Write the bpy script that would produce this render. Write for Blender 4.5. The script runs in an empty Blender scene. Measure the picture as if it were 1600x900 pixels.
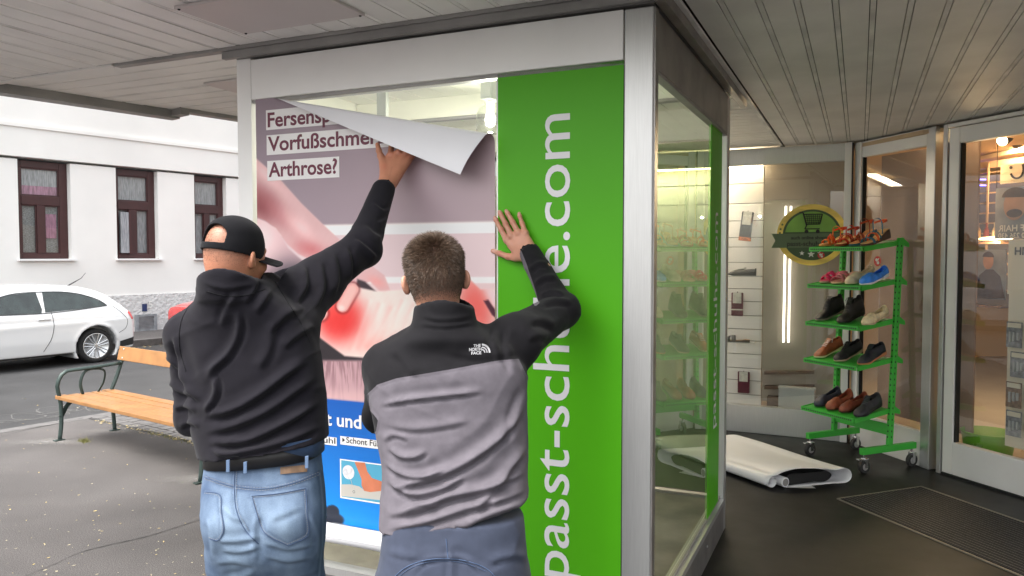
import bpy, math, random
import numpy as np
from mathutils import Vector, Matrix
from mathutils.bvhtree import BVHTree

random.seed(7); np.random.seed(7)
SC = bpy.context.scene
COL = SC.collection

# ------------------------------------------------------------------ camera
H = 1.60
PITCH = math.atan(51/1200)
cam_d = bpy.data.cameras.new('camera')
cam_d.sensor_width = 36; cam_d.lens = 27.0; cam_d.clip_end = 400; cam_d.clip_start = 0.05
cam = bpy.data.objects.new('camera', cam_d); COL.objects.link(cam)
cam.location = (0, 0, H); cam.rotation_euler = (math.pi/2 - PITCH, 0, 0)
SC.camera = cam

# ------------------------------------------------------------------ world, sun, exposure
SUN_EL, SUN_ROT = math.radians(60), math.radians(235)   # soft sun behind an overcast
w = bpy.data.worlds.new('World'); SC.world = w; w.use_nodes = True
nt = w.node_tree; nt.nodes.clear()
wo = nt.nodes.new('ShaderNodeOutputWorld'); bg = nt.nodes.new('ShaderNodeBackground')
sky = nt.nodes.new('ShaderNodeTexSky'); sky.sky_type = 'NISHITA'; sky.sun_disc = False
sky.sun_elevation = SUN_EL; sky.sun_rotation = SUN_ROT
sky.air_density = 1.6; sky.dust_density = 6.0; sky.ozone_density = 1.0
hs = nt.nodes.new('ShaderNodeHueSaturation'); hs.inputs['Saturation'].default_value = 0.22
nt.links.new(sky.outputs[0], hs.inputs['Color']); nt.links.new(hs.outputs[0], bg.inputs[0])
bg.inputs[1].default_value = 0.15
nt.links.new(bg.outputs[0], wo.inputs[0])
sun_d = bpy.data.lights.new('sun', 'SUN'); sun_d.energy = 0.5; sun_d.angle = math.radians(28)
sun_d.color = (1.0, 0.965, 0.92)
sun = bpy.data.objects.new('sun', sun_d); COL.objects.link(sun)
_d = Vector((math.sin(SUN_ROT)*math.cos(SUN_EL), math.cos(SUN_ROT)*math.cos(SUN_EL), math.sin(SUN_EL)))
sun.rotation_euler = _d.to_track_quat('Z', 'Y').to_euler()
SC.view_settings.view_transform = 'Standard'; SC.view_settings.look = 'None'
SC.view_settings.gamma = 1.0; SC.view_settings.exposure = 1.80
SC.render.engine = 'CYCLES'
SC.cycles.max_bounces = 10; SC.cycles.transparent_max_bounces = 16
SC.cycles.diffuse_bounces = 5; SC.cycles.glossy_bounces = 4

# ------------------------------------------------------------------ measuring helpers (real-world points)
_f = np.array([0, math.cos(PITCH), -math.sin(PITCH)]); _u = np.array([0, math.sin(PITCH), math.cos(PITCH)])
_r = np.array([1.0, 0, 0]); _o = np.array([0, 0, H])
def ray(px, py): return _f + _r*(px-800)/1200 + _u*(450-py)/1200
def at(px, py, Y):
    d = ray(px, py); return _o + d*(Y/d[1])
def gp(px, py, z=0.0):
    d = ray(px, py); return _o + d*((z-H)/d[2])
def hit(px, py, P, N):
    d = ray(px, py); P = np.array(P, float); N = np.array(N, float)
    return _o + d*(np.dot(P-_o, N)/np.dot(d, N))
def proj(V):
    V = np.asarray(V, float) - _o
    dz = V@_f; return np.stack([800+1200*(V@_r)/dz, 450-1200*(V@_u)/dz], -1)

# ------------------------------------------------------------------ colour / material helpers
def lin(c):
    c = np.asarray(c, float)/255.0
    return np.where(c <= .04045, c/12.92, ((c+.055)/1.055)**2.4)
def hexc(r, g, b, k=1.0):
    v = np.clip(lin((r, g, b))*k, 0, .9); return (float(v[0]), float(v[1]), float(v[2]))
MATS = {}
def mat(name, color=(.5,.5,.5), rough=.6, metal=0.0, noise=None, bump=None, spec=None, emis=None, coat=0,
        stretch=(1,1,1), trans=None, rnoise=None, sss=0):
    """noise=(scale, amount[, detail]) colour mottling; bump=(scale, strength, distance)"""
    m = bpy.data.materials.new(name); m.use_nodes = True; MATS[name] = m
    n = m.node_tree.nodes; l = m.node_tree.links
    b = n['Principled BSDF']
    b.inputs['Base Color'].default_value = (*color, 1); b.inputs['Roughness'].default_value = rough
    b.inputs['Metallic'].default_value = metal
    if spec is not None: b.inputs['Specular IOR Level'].default_value = spec
    if coat: b.inputs['Coat Weight'].default_value = coat; b.inputs['Coat Roughness'].default_value = .05
    if emis: b.inputs['Emission Color'].default_value = (*emis[0], 1); b.inputs['Emission Strength'].default_value = emis[1]
    if trans: b.inputs['Alpha'].default_value = trans
    if sss: b.inputs['Subsurface Weight'].default_value = sss; b.inputs['Subsurface Radius'].default_value = (.012, .005, .003)
    tc = n.new('ShaderNodeTexCoord'); mp = n.new('ShaderNodeMapping'); mp.inputs['Scale'].default_value = stretch
    l.new(tc.outputs['Object'], mp.inputs[0])
    if noise:
        t = n.new('ShaderNodeTexNoise'); t.inputs['Scale'].default_value = noise[0]
        t.inputs['Detail'].default_value = noise[2] if len(noise) > 2 else 5
        l.new(mp.outputs[0], t.inputs[0])
        r = n.new('ShaderNodeMapRange'); r.inputs['From Min'].default_value = .3; r.inputs['From Max'].default_value = .7
        r.inputs['To Min'].default_value = 1-noise[1]; r.inputs['To Max'].default_value = 1+noise[1]
        l.new(t.outputs[0], r.inputs[0])
        x = n.new('ShaderNodeVectorMath'); x.operation = 'SCALE'; x.inputs[0].default_value = color
        l.new(r.outputs[0], x.inputs['Scale']); l.new(x.outputs[0], b.inputs['Base Color'])
        m['mul'] = x.name
        if rnoise:
            q = n.new('ShaderNodeMapRange'); q.inputs['From Min'].default_value = .3; q.inputs['From Max'].default_value = .7
            q.inputs['To Min'].default_value = rough-rnoise; q.inputs['To Max'].default_value = rough+rnoise
            l.new(t.outputs[0], q.inputs[0]); l.new(q.outputs[0], b.inputs['Roughness'])
    if bump:
        t = n.new('ShaderNodeTexNoise'); t.inputs['Scale'].default_value = bump[0]; t.inputs['Detail'].default_value = 6
        l.new(mp.outputs[0], t.inputs[0])
        k = n.new('ShaderNodeBump'); k.inputs['Strength'].default_value = bump[1]; k.inputs['Distance'].default_value = bump[2]
        l.new(t.outputs[0], k.inputs['Height']); l.new(k.outputs[0], b.inputs['Normal'])
    return m
def attr_mat(name, rough=.6, attr='col', noise=None, bump=None, sss=0, spec=None, coat=0):
    m = mat(name, (1,1,1), rough, noise=noise, bump=bump, sss=sss, spec=spec, coat=coat)
    n = m.node_tree.nodes; l = m.node_tree.links
    a = n.new('ShaderNodeAttribute'); a.attribute_name = attr
    if noise: l.new(a.outputs['Color'], n[m['mul']].inputs[0])
    else: l.new(a.outputs['Color'], n['Principled BSDF'].inputs['Base Color'])
    return m
def glass_mat(name, tint=(1,1,1), base=0.04, refl=1.0, rough=0.0, fmax=1.0):
    m = bpy.data.materials.new(name); m.use_nodes = True; n = m.node_tree.nodes; l = m.node_tree.links
    n.clear(); o = n.new('ShaderNodeOutputMaterial'); mx = n.new('ShaderNodeMixShader')
    t = n.new('ShaderNodeBsdfTransparent'); t.inputs[0].default_value = (*tint, 1)
    g = n.new('ShaderNodeBsdfGlossy'); g.inputs['Roughness'].default_value = rough; g.inputs[0].default_value = (refl,)*3+(1,)
    fr = n.new('ShaderNodeLayerWeight'); fr.inputs[0].default_value = .5
    pw = n.new('ShaderNodeMath'); pw.operation = 'POWER'; pw.inputs[1].default_value = 4.5
    mr = n.new('ShaderNodeMapRange'); mr.inputs['To Min'].default_value = base; mr.inputs['To Max'].default_value = fmax
    l.new(fr.outputs['Facing'], pw.inputs[0]); l.new(pw.outputs[0], mr.inputs[0]); l.new(mr.outputs[0], mx.inputs[0])
    l.new(t.outputs[0], mx.inputs[1]); l.new(g.outputs[0], mx.inputs[2]); l.new(mx.outputs[0], o.inputs[0])
    return m

M = {}
M['alu'] = mat('brushed_aluminium', (.58,.58,.575), .42, .8, noise=(14,.07), bump=(9,.05,.002), stretch=(40,40,.6))
M['alu_panel'] = mat('aluminium_panel', (.84,.83,.815), .5, .25, noise=(2.2,.05), bump=(30,.03,.001))
M['alu_dark'] = mat('weathered_dark_aluminium', (.30,.285,.275), .42, .7, noise=(6,.25))
M['trim'] = mat('grey_trim', (.30,.29,.28), .5, .3, noise=(5,.15))
M['black_gap'] = mat('black_gasket', (.015,.015,.015), .7)
M['board'] = mat('soffit_board_paint', (.80,.78,.755), .55, noise=(1.7,.13,7), bump=(25,.04,.001), stretch=(1,1,1))
M['board_n'] = mat('soffit_joint_paint', (.78,.76,.735), .6, noise=(4,.2))
M['plate'] = mat('soffit_plate_paint', (.60,.545,.53), .5, noise=(1.2,.08))
M['glass'] = glass_mat('clear_glass', (.97,.985,.97), .05)
M['glass_green'] = glass_mat('greenish_showcase_glass', (.955,.965,.945), .15, .9, fmax=.9)
M['glass_soft'] = glass_mat('shop_window_glass', (.95,.96,.95), .09, 1, fmax=.8)
M['cream'] = mat('cream_paint', (.80,.79,.69), .6, noise=(2,.07), bump=(12,.04,.002))
M['stucco'] = mat('white_render', (.79,.785,.76), .85, noise=(.8,.05,10), bump=(18,.12,.01))
M['plinth'] = mat('rough_white_render', (.62,.615,.61), .9, noise=(4,.08,8), bump=(14,.9,.05))
M['brown_frame'] = mat('brown_window_frame', hexc(62,32,33,1.0), .4, noise=(8,.12))
M['curtain'] = mat('net_curtain', (.30,.31,.33), .9, noise=(6,.35), stretch=(9,9,1))
M['curtain_p'] = mat('pink_curtain', (.34,.17,.25), .9, noise=(6,.35), stretch=(6,6,1))
M['curtain_k'] = mat('lace_curtain', (.22,.23,.235), .95, noise=(40,.55), stretch=(1,1,3))
M['dark_room'] = mat('dark_room', (.03,.03,.035), .9)
M['white_paint'] = mat('white_metal_sill', (.8,.8,.8), .5)
M['asphalt'] = mat('road_asphalt', (.042,.042,.0435), .85, noise=(1.3,.22,14), bump=(90,.5,.006))
M['pave'] = mat('pavement_asphalt', (.086,.079,.077), .9, noise=(1.6,.17,14), bump=(120,.35,.004))
def speckle(m, scale=260, lo=.62, hi=.74, amt=.55):
    n = m.node_tree.nodes; l = m.node_tree.links; mul = n[m['mul']]
    src = mul.inputs['Scale'].links[0].from_socket
    v = n.new('ShaderNodeTexNoise'); v.inputs['Scale'].default_value = scale; v.inputs['Detail'].default_value = 2
    tc = n.new('ShaderNodeTexCoord'); l.new(tc.outputs['Object'], v.inputs[0])
    r = n.new('ShaderNodeMapRange'); r.inputs['From Min'].default_value = .35; r.inputs['From Max'].default_value = .65; r.inputs['To Min'].default_value = 1-amt; r.inputs['To Max'].default_value = 1+amt
    v2 = n.new('ShaderNodeTexNoise'); v2.inputs['Scale'].default_value = .35; v2.inputs['Detail'].default_value = 9; v2.inputs['Roughness'].default_value = .62; l.new(tc.outputs['Object'], v2.inputs[0])
    r2 = n.new('ShaderNodeMapRange'); r2.inputs['From Min'].default_value = .35; r2.inputs['From Max'].default_value = .65; r2.inputs['To Min'].default_value = .84; r2.inputs['To Max'].default_value = 1.14
    a = n.new('ShaderNodeMath'); a.operation = 'MULTIPLY'; b = n.new('ShaderNodeMath'); b.operation = 'MULTIPLY'
    l.new(v.outputs[0], r.inputs[0]); l.new(v2.outputs[0], r2.inputs[0]); l.new(r.outputs[0], a.inputs[0]); l.new(r2.outputs[0], a.inputs[1]); l.new(a.outputs[0], b.inputs[0]); l.new(src, b.inputs[1]); l.new(b.outputs[0], mul.inputs['Scale'])
speckle(M['pave'], 190); speckle(M['asphalt'], 120, amt=.45)
M['pave2'] = mat('darker_pavement_asphalt', (.055,.053,.052), .9, noise=(2,.15,10), bump=(100,.4,.005))
M['kerb'] = mat('granite_kerb', (.125,.12,.118), .8, noise=(12,.25,9), bump=(40,.3,.004))
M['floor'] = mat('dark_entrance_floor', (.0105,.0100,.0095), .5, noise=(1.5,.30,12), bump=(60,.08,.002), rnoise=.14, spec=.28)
M['leaf'] = mat('dry_yellow_leaf', (.55,.42,.16), .8, noise=(3,.4))
M['chalk'] = mat('white_chalk_dust', (.12,.118,.115), .95, noise=(14,.1))

def add_ramp_detail(m, scale, lo, hi, c_lo, c_hi, stretch=None):
    pass

# ------------------------------------------------------------------ mesh helpers
class MB:
    def __init__(s): s.v = []; s.f = []; s.m = []
    def add(s, vs, fs, mi=0):
        b = len(s.v); s.v += [tuple(map(float, p)) for p in vs]
        s.f += [tuple(b+i for i in f) for f in fs]; s.m += [mi]*len(fs); return s
    def box(s, c, ax, ay, az, mi=0):
        """centre, three half-axis vectors"""
        c, ax, ay, az = [np.array(a, float) for a in (c, ax, ay, az)]
        vs = [c+i*ax+j*ay+k*az for k in (-1, 1) for j in (-1, 1) for i in (-1, 1)]
        return s.add(vs, [(0,2,3,1),(4,5,7,6),(0,1,5,4),(2,6,7,3),(0,4,6,2),(1,3,7,5)], mi)
    def bx(s, x0, x1, y0, y1, z0, z1, mi=0):
        return s.box(((x0+x1)/2,(y0+y1)/2,(z0+z1)/2), ((x1-x0)/2,0,0), (0,(y1-y0)/2,0), (0,0,(z1-z0)/2), mi)
    def prism(s, poly, z0, z1, mi=0):
        n = len(poly); vs = [(p[0], p[1], z0) for p in poly]+[(p[0], p[1], z1) for p in poly]
        fs = [tuple(range(n))[::-1], tuple(range(n, 2*n))]+[(i, (i+1) % n, n+(i+1) % n, n+i) for i in range(n)]
        return s.add(vs, fs, mi)
    def tube(s, pts, r, seg=8, mi=0, cap=True, flat=None):
        pts = [np.array(p, float) for p in pts]; n = len(pts)
        rs = r if hasattr(r, '__len__') else [r]*n
        b = len(s.v); pu = None
        for i, p in enumerate(pts):
            t = pts[min(i+1, n-1)]-pts[max(i-1, 0)]; t = t/(np.linalg.norm(t)+1e-9)
            if pu is None:
                a = np.array([0, 0, 1.]) if abs(t[2]) < .9 else np.array([1., 0, 0])
                pu = np.cross(t, a)
            pu = pu-t*np.dot(pu, t); pu /= np.linalg.norm(pu)+1e-9; pv = np.cross(t, pu)
            k1, k2 = (1, 1) if flat is None else flat
            for j in range(seg):
                a = 2*math.pi*j/seg
                s.v.append(tuple(p+rs[i]*(k1*math.cos(a)*pu+k2*math.sin(a)*pv)))
        for i in range(n-1):
            for j in range(seg):
                s.f.append((b+i*seg+j, b+i*seg+(j+1) % seg, b+(i+1)*seg+(j+1) % seg, b+(i+1)*seg+j)); s.m.append(mi)
        if cap:
            s.f.append(tuple(b+j for j in range(seg))[::-1]); s.m.append(mi)
            s.f.append(tuple(b+(n-1)*seg+j for j in range(seg))); s.m.append(mi)
        return s
    def grid(s, fn, nu, nv, mi=0, wrap=False):
        b = len(s.v)
        for i in range(nu):
            for j in range(nv): s.v.append(tuple(fn(i/(nu-1), j/(nv-1))))
        for i in range(nu-1):
            for j in range(nv-1):
                s.f.append((b+i*nv+j, b+(i+1)*nv+j, b+(i+1)*nv+j+1, b+i*nv+j+1)); s.m.append(mi)
        return s
    def lathe(s, prof, c, ax=(0,0,1), seg=20, mi=0):
        """prof: list of (r, h) along axis ax from centre c"""
        c = np.array(c, float); ax = np.array(ax, float); ax /= np.linalg.norm(ax)
        a = np.array([1., 0, 0]) if abs(ax[0]) < .9 else np.array([0, 1., 0])
        p = np.cross(ax, a); p /= np.linalg.norm(p); q = np.cross(ax, p); b = len(s.v)
        for (r, h) in prof:
            for j in range(seg):
                t = 2*math.pi*j/seg; s.v.append(tuple(c+ax*h+r*(math.cos(t)*p+math.sin(t)*q)))
        for i in range(len(prof)-1):
            for j in range(seg):
                s.f.append((b+i*seg+j, b+i*seg+(j+1) % seg, b+(i+1)*seg+(j+1) % seg, b+(i+1)*seg+j)); s.m.append(mi)
        s.f.append(tuple(b+j for j in range(seg))[::-1]); s.m.append(mi)
        e = b+(len(prof)-1)*seg; s.f.append(tuple(e+j for j in range(seg))); s.m.append(mi)
        return s
    def build(s, name, mats, parent=None, smooth=False, bevel=0, **tags):
        me = bpy.data.meshes.new(name); me.from_pydata(s.v, [], s.f)
        mats = mats if isinstance(mats, (list, tuple)) else [mats]
        for m_ in mats: me.materials.append(M[m_] if isinstance(m_, str) else m_)
        if len(mats) > 1: me.polygons.foreach_set('material_index', s.m)
        if smooth: me.polygons.foreach_set('use_smooth', [True]*len(s.f))
        me.update()
        o = bpy.data.objects.new(name, me); COL.objects.link(o)
        if parent is not None: o.parent = parent
        if bevel:
            b = o.modifiers.new('bevel', 'BEVEL'); b.width = bevel; b.segments = 2; b.limit_method = 'ANGLE'
        if smooth and smooth != 1:
            pass
        for k, v_ in tags.items(): o[k] = v_
        return o
def smooth_by_angle(o, deg=40):
    me = o.data
    me.polygons.foreach_set('use_smooth', [True]*len(me.polygons))
    try: me.set_sharp_from_angle(angle=math.radians(deg))
    except Exception: pass
def thing(name, label, cat, group=None, loc=None):
    o = bpy.data.objects.new(name, None); COL.objects.link(o); o.empty_display_size = .1
    o['label'] = label; o['category'] = cat
    if group: o['group'] = group
    if loc is not None: o.location = loc; ROOTS.append(o)
    return o
ROOTS = []
def tag(o, label, cat, group=None):
    o['label'] = label; o['category'] = cat
    if group: o['group'] = group
    return o
def struct(o): o['kind'] = 'structure'; return o
def raw_mesh(name, V, F, mats, parent=None, smooth=True, attrs=None, fattrs=None, uvs=None):
    me = bpy.data.meshes.new(name)
    V = np.asarray(V, np.float32); F = np.asarray(F, np.int32)
    me.vertices.add(len(V)); me.vertices.foreach_set('co', V.ravel())
    k = F.shape[1]
    me.loops.add(F.size); me.loops.foreach_set('vertex_index', F.ravel())
    me.polygons.add(len(F)); me.polygons.foreach_set('loop_start', np.arange(0, F.size, k, dtype=np.int32))
    try: me.polygons.foreach_set('loop_total', np.full(len(F), k, np.int32))
    except Exception: pass
    for m_ in (mats if isinstance(mats, (list, tuple)) else [mats]): me.materials.append(M[m_] if isinstance(m_, str) else m_)
    me.update(calc_edges=True)
    if smooth: me.polygons.foreach_set('use_smooth', np.ones(len(F), bool))
    for an, av in (attrs or {}).items():
        if av.ndim == 2:
            a = me.attributes.new(an, 'FLOAT_COLOR', 'POINT')
            c = np.ones((len(V), 4), np.float32); c[:, :3] = av; a.data.foreach_set('color', c.ravel())
        else:
            a = me.attributes.new(an, 'FLOAT', 'POINT'); a.data.foreach_set('value', av.astype(np.float32))
    me.validate(); me.update()
    o = bpy.data.objects.new(name, me); COL.objects.link(o)
    if parent is not None: o.parent = parent
    return o
def clip_poly(poly, P, N):
    """keep side where dot(x-P, N) >= 0"""
    out = []; n = len(poly)
    for i in range(n):
        a, b = np.array(poly[i]), np.array(poly[(i+1) % n])
        da, db = np.dot(a-P, N), np.dot(b-P, N)
        if da >= 0: out.append(a)
        if (da >= 0) != (db >= 0): out.append(a+(b-a)*da/(da-db))
    return out
_font_cache = {}
def text_mesh(body, size=1.0, weight=0.0, align='LEFT', depth=0.0, sx=1.0, space=1.0):
    cu = bpy.data.curves.new('tmp_text', 'FONT'); cu.body = body; cu.size = size; cu.offset = weight
    cu.align_x = align; cu.extrude = depth; cu.resolution_u = 4; cu.space_character = space
    o = bpy.data.objects.new('tmp_text', cu); COL.objects.link(o)
    dg = bpy.context.evaluated_depsgraph_get(); ev = o.evaluated_get(dg); me = ev.to_mesh()
    V = np.array([v.co[:] for v in me.vertices]).reshape(-1, 3); F = [tuple(p.vertices) for p in me.polygons]
    ev.to_mesh_clear(); bpy.data.objects.remove(o); bpy.data.curves.remove(cu)
    V[:, 0] *= sx
    return V, F
def place_text(name, V, F, O, ex, ey, en, material, parent=None, off=0.0015):
    O, ex, ey, en = [np.array(a, float) for a in (O, ex, ey, en)]
    W = O+V[:, :1]*ex+V[:, 1:2]*ey+(V[:, 2:3]+off)*en
    return MB().add(W, F).build(name, material, parent)

# ------------------------------------------------------------------ smooth implicit surfaces
def surface_nets(f, org, h):
    s = f < 0
    nx, ny, nz = f.shape
    c = np.zeros((nx-1, ny-1, nz-1), np.int8)
    for dx in (0, 1):
        for dy in (0, 1):
            for dz in (0, 1): c += s[dx:nx-1+dx, dy:ny-1+dy, dz:nz-1+dz]
    act = (c > 0) & (c < 8)
    I = np.argwhere(act)
    idx = np.full(act.shape, -1, np.int64); idx[act] = np.arange(len(I))
    acc = np.zeros((len(I), 3)); cnt = np.zeros(len(I))
    cor = [(a, b, d) for a in (0, 1) for b in (0, 1) for d in (0, 1)]
    vals = {k: f[I[:, 0]+k[0], I[:, 1]+k[1], I[:, 2]+k[2]] for k in cor}
    for a in cor:
        for ax in range(3):
            if a[ax] == 1: continue
            b = list(a); b[ax] = 1; b = tuple(b)
            va, vb = vals[a], vals[b]; m = (va < 0) != (vb < 0)
            t = np.where(m, va/np.where(np.abs(va-vb) < 1e-12, 1, va-vb), 0)
            p = np.tile(np.array(a, float), (len(I), 1)); p[:, ax] = t
            acc[m] += p[m]; cnt[m] += 1
    V = np.array(org)+(I+acc/np.maximum(cnt, 1)[:, None])*h
    Q = []
    for ax in range(3):
        sl0 = [slice(1, -1)]*3; sl1 = [slice(1, -1)]*3
        sl0[ax] = slice(0, -1); sl1[ax] = slice(1, None)
        A = s[tuple(sl0)]; B = s[tuple(sl1)]
        for (cond, flip) in ((A & ~B, False), (~A & B, True)):
            E = np.argwhere(cond)
            if not len(E): continue
            E = E.copy()
            o = [1, 1, 1]; o[ax] = 0; E += np.array(o)
            u_, v_ = [(1, 2), (2, 0), (0, 1)][ax]
            def cell(du, dv):
                C = E.copy(); C[:, u_] += du; C[:, v_] += dv
                return idx[C[:, 0], C[:, 1], C[:, 2]]
            q = np.stack([cell(-1, -1), cell(0, -1), cell(0, 0), cell(-1, 0)], 1)
            if flip: q = q[:, ::-1]
            Q.append(q)
    Q = np.concatenate(Q); Q = Q[(Q >= 0).all(1)]
    return V, Q
def vnormals(V, Q):
    d1 = V[Q[:, 2]]-V[Q[:, 0]]; d2 = V[Q[:, 3]]-V[Q[:, 1]]; n = np.cross(d1, d2)
    N = np.zeros_like(V)
    for k in range(4): np.add.at(N, Q[:, k], n)
    return N/(np.linalg.norm(N, axis=1)[:, None]+1e-12)
def smooth_mesh(V, Q, it=2, lam=.5):
    E = np.concatenate([Q[:, [0, 1]], Q[:, [1, 2]], Q[:, [2, 3]], Q[:, [3, 0]]])
    for _ in range(it):
        S = np.zeros_like(V); c = np.zeros(len(V))
        np.add.at(S, E[:, 0], V[E[:, 1]]); np.add.at(S, E[:, 1], V[E[:, 0]])
        np.add.at(c, E[:, 0], 1); np.add.at(c, E[:, 1], 1)
        V = V*(1-lam)+lam*S/np.maximum(c, 1)[:, None]
    return V
class Grid:
    def __init__(s, lo, hi, h):
        s.lo = np.array(lo, float); s.h = h
        n = np.ceil((np.array(hi)-s.lo)/h).astype(int)+1
        s.X = (s.lo[0]+h*np.arange(n[0], dtype=np.float32)).astype(np.float32)[:, None, None]
        s.Y = (s.lo[1]+h*np.arange(n[1], dtype=np.float32)).astype(np.float32)[None, :, None]
        s.Z = (s.lo[2]+h*np.arange(n[2], dtype=np.float32)).astype(np.float32)[None, None, :]
        s.f = np.full(tuple(n), 9.0, np.float32)
    def cone(s, a, b, ra, rb, k=0.0, sub=False):
        a, b = np.array(a, np.float32), np.array(b, np.float32); d = b-a; L = float(d@d)+1e-9
        px, py, pz = s.X-a[0], s.Y-a[1], s.Z-a[2]
        t = np.clip((px*d[0]+py*d[1]+pz*d[2])/L, 0, 1)
        g = np.sqrt((px-t*d[0])**2+(py-t*d[1])**2+(pz-t*d[2])**2)-(ra+(rb-ra)*t)
        s.mix(g, k, sub)
    def ell(s, c, r, k=0.0, R=None, sub=False):
        px, py, pz = s.X-c[0], s.Y-c[1], s.Z-c[2]
        if R is not None:
            R = np.array(R)
            px, py, pz = (px*R[0][0]+py*R[1][0]+pz*R[2][0], px*R[0][1]+py*R[1][1]+pz*R[2][1], px*R[0][2]+py*R[1][2]+pz*R[2][2])
        q = np.sqrt((px/r[0])**2+(py/r[1])**2+(pz/r[2])**2)
        q2 = np.sqrt((px/r[0]**2)**2+(py/r[1]**2)**2+(pz/r[2]**2)**2)
        s.mix(q*(q-1)/(q2+1e-6), k, sub)
    def loft(s, tab, k=0.0, ex=2.4, sub=False, z0=None, z1=None):
        """tab rows: z, cx, cy, rx, ry"""
        tab = sorted(tab); T = np.array(tab, float); z = s.Z[0, 0]
        zi = np.interp
        c = [catmull(z, T[:, 0], T[:, i]) for i in range(1, 5)]
        cx, cy, rx, ry = [a.astype(np.float32)[None, None, :] for a in c]
        q = (np.abs((s.X-cx)/rx)**ex+np.abs((s.Y-cy)/ry)**ex)**(1/ex)
        g = (q-1)*np.minimum(rx, ry)
        g = np.maximum(g, np.maximum(s.Z-(z1 if z1 is not None else T[-1, 0]), (z0 if z0 is not None else T[0, 0])-s.Z))
        s.mix(g, k, sub)
    def plane(s, P, N):
        """cut away where dot(x-P,N) > 0"""
        N = np.array(N, float); N /= np.linalg.norm(N)
        g = (s.X-P[0])*N[0]+(s.Y-P[1])*N[1]+(s.Z-P[2])*N[2]
        s.f = np.maximum(s.f, g.astype(np.float32))
    def mix(s, g, k, sub):
        g = g.astype(np.float32)
        if sub:
            if k > 0:
                hh = np.clip(.5-.5*(s.f+g)/k, 0, 1); s.f = s.f*(1-hh)-g*hh+k*hh*(1-hh)
            else: s.f = np.maximum(s.f, -g)
        elif k > 0:
            hh = np.clip(.5+.5*(s.f-g)/k, 0, 1); s.f = s.f*(1-hh)+g*hh-k*hh*(1-hh)
        else: s.f = np.minimum(s.f, g)
    def mesh(s, it=1):
        V, Q = surface_nets(s.f, s.lo, s.h)
        return (smooth_mesh(V, Q, it), Q) if it else (V, Q)
def catmull(x, xp, fp):
    xp = np.asarray(xp, float); fp = np.asarray(fp, float)
    m = np.gradient(fp, xp) if len(xp) > 2 else np.full(len(xp), (fp[-1]-fp[0])/(xp[-1]-xp[0]))
    x = np.clip(x, xp[0], xp[-1]); i = np.clip(np.searchsorted(xp, x)-1, 0, len(xp)-2)
    hh = xp[i+1]-xp[i]; t = (x-xp[i])/hh
    return ((2*t**3-3*t**2+1)*fp[i]+(t**3-2*t**2+t)*hh*m[i]+(-2*t**3+3*t**2)*fp[i+1]+(t**3-t**2)*hh*m[i+1])
def seg_dist(P, line):
    """P (n,2); line list of (x,y). returns signed distance (positive on left side), and arclength fraction"""
    line = np.array(line, float); best = np.full(len(P), 1e9); sg = np.zeros(len(P)); fr = np.zeros(len(P))
    L = np.concatenate([[0], np.cumsum(np.linalg.norm(np.diff(line, axis=0), axis=1))])
    for i in range(len(line)-1):
        a, b = line[i], line[i+1]; d = b-a; t = np.clip(((P-a)@d)/(d@d), 0, 1)
        q = P-a-t[:, None]*d; ds = np.linalg.norm(q, axis=1); m = ds < best
        best[m] = ds[m]; sg[m] = np.sign(d[0]*q[m, 1]-d[1]*q[m, 0]); fr[m] = (L[i]+t[m]*(L[i+1]-L[i]))/L[-1]
    return best, sg, fr
def curve_pts(line, n=24):
    line = np.array(line, float)
    if len(line) < 3: t = np.linspace(0, 1, n)[:, None]; return line[0]*(1-t)+line[-1]*t
    s_ = np.concatenate([[0], np.cumsum(np.linalg.norm(np.diff(line, axis=0), axis=1))])
    x = np.linspace(0, s_[-1], n)
    return np.stack([catmull(x, s_, line[:, i]) for i in range(line.shape[1])], 1)
def smoothstep(a, b, x):
    t = np.clip((x-a)/(b-a), 0, 1); return t*t*(3-2*t)
def pnoise(P, scale, seed=0, oct=3):
    """cheap smooth 3d noise from sums of sines"""
    rs = np.random.RandomState(seed); out = np.zeros(len(P)); amp = 1; tot = 0
    for o_ in range(oct):
        for _ in range(5):
            d = rs.normal(size=3); d /= np.linalg.norm(d); ph = rs.rand()*6.28
            out += amp*np.sin(P@d*scale*(2**o_)*(.7+.6*rs.rand())+ph)/5
        tot += amp; amp *= .5
    return out/tot*1.6

# ================================================================== FRAMES OF REFERENCE
U = np.array([-.911, .412, 0]); U /= np.linalg.norm(U)      # along the showcase front, leftwards
VD = np.array([.412, .911, 0]); VD /= np.linalg.norm(VD)    # along the showcase side, away
ZZ = np.array([0, 0, 1.0])
C0 = np.array([.511, 2.808, 0.0])                           # front right corner of the showcase
def sc(s, b, z): return C0+U*s+VD*b+ZZ*z                    # showcase coordinates
def front(px, py, off=0.0):
    return hit(px, py, C0-VD*off, VD)
def fs(px, py):
    p = hit(px, py, C0, VD); return float((p-C0)@U), float(p[2])
FA = np.array([.591, .806, 0]); FA /= np.linalg.norm(FA)    # along the street
GA = np.array([-FA[1], FA[0], 0])                           # across the street
def st(a, g, z): return FA*a+GA*g+ZZ*z

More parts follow.
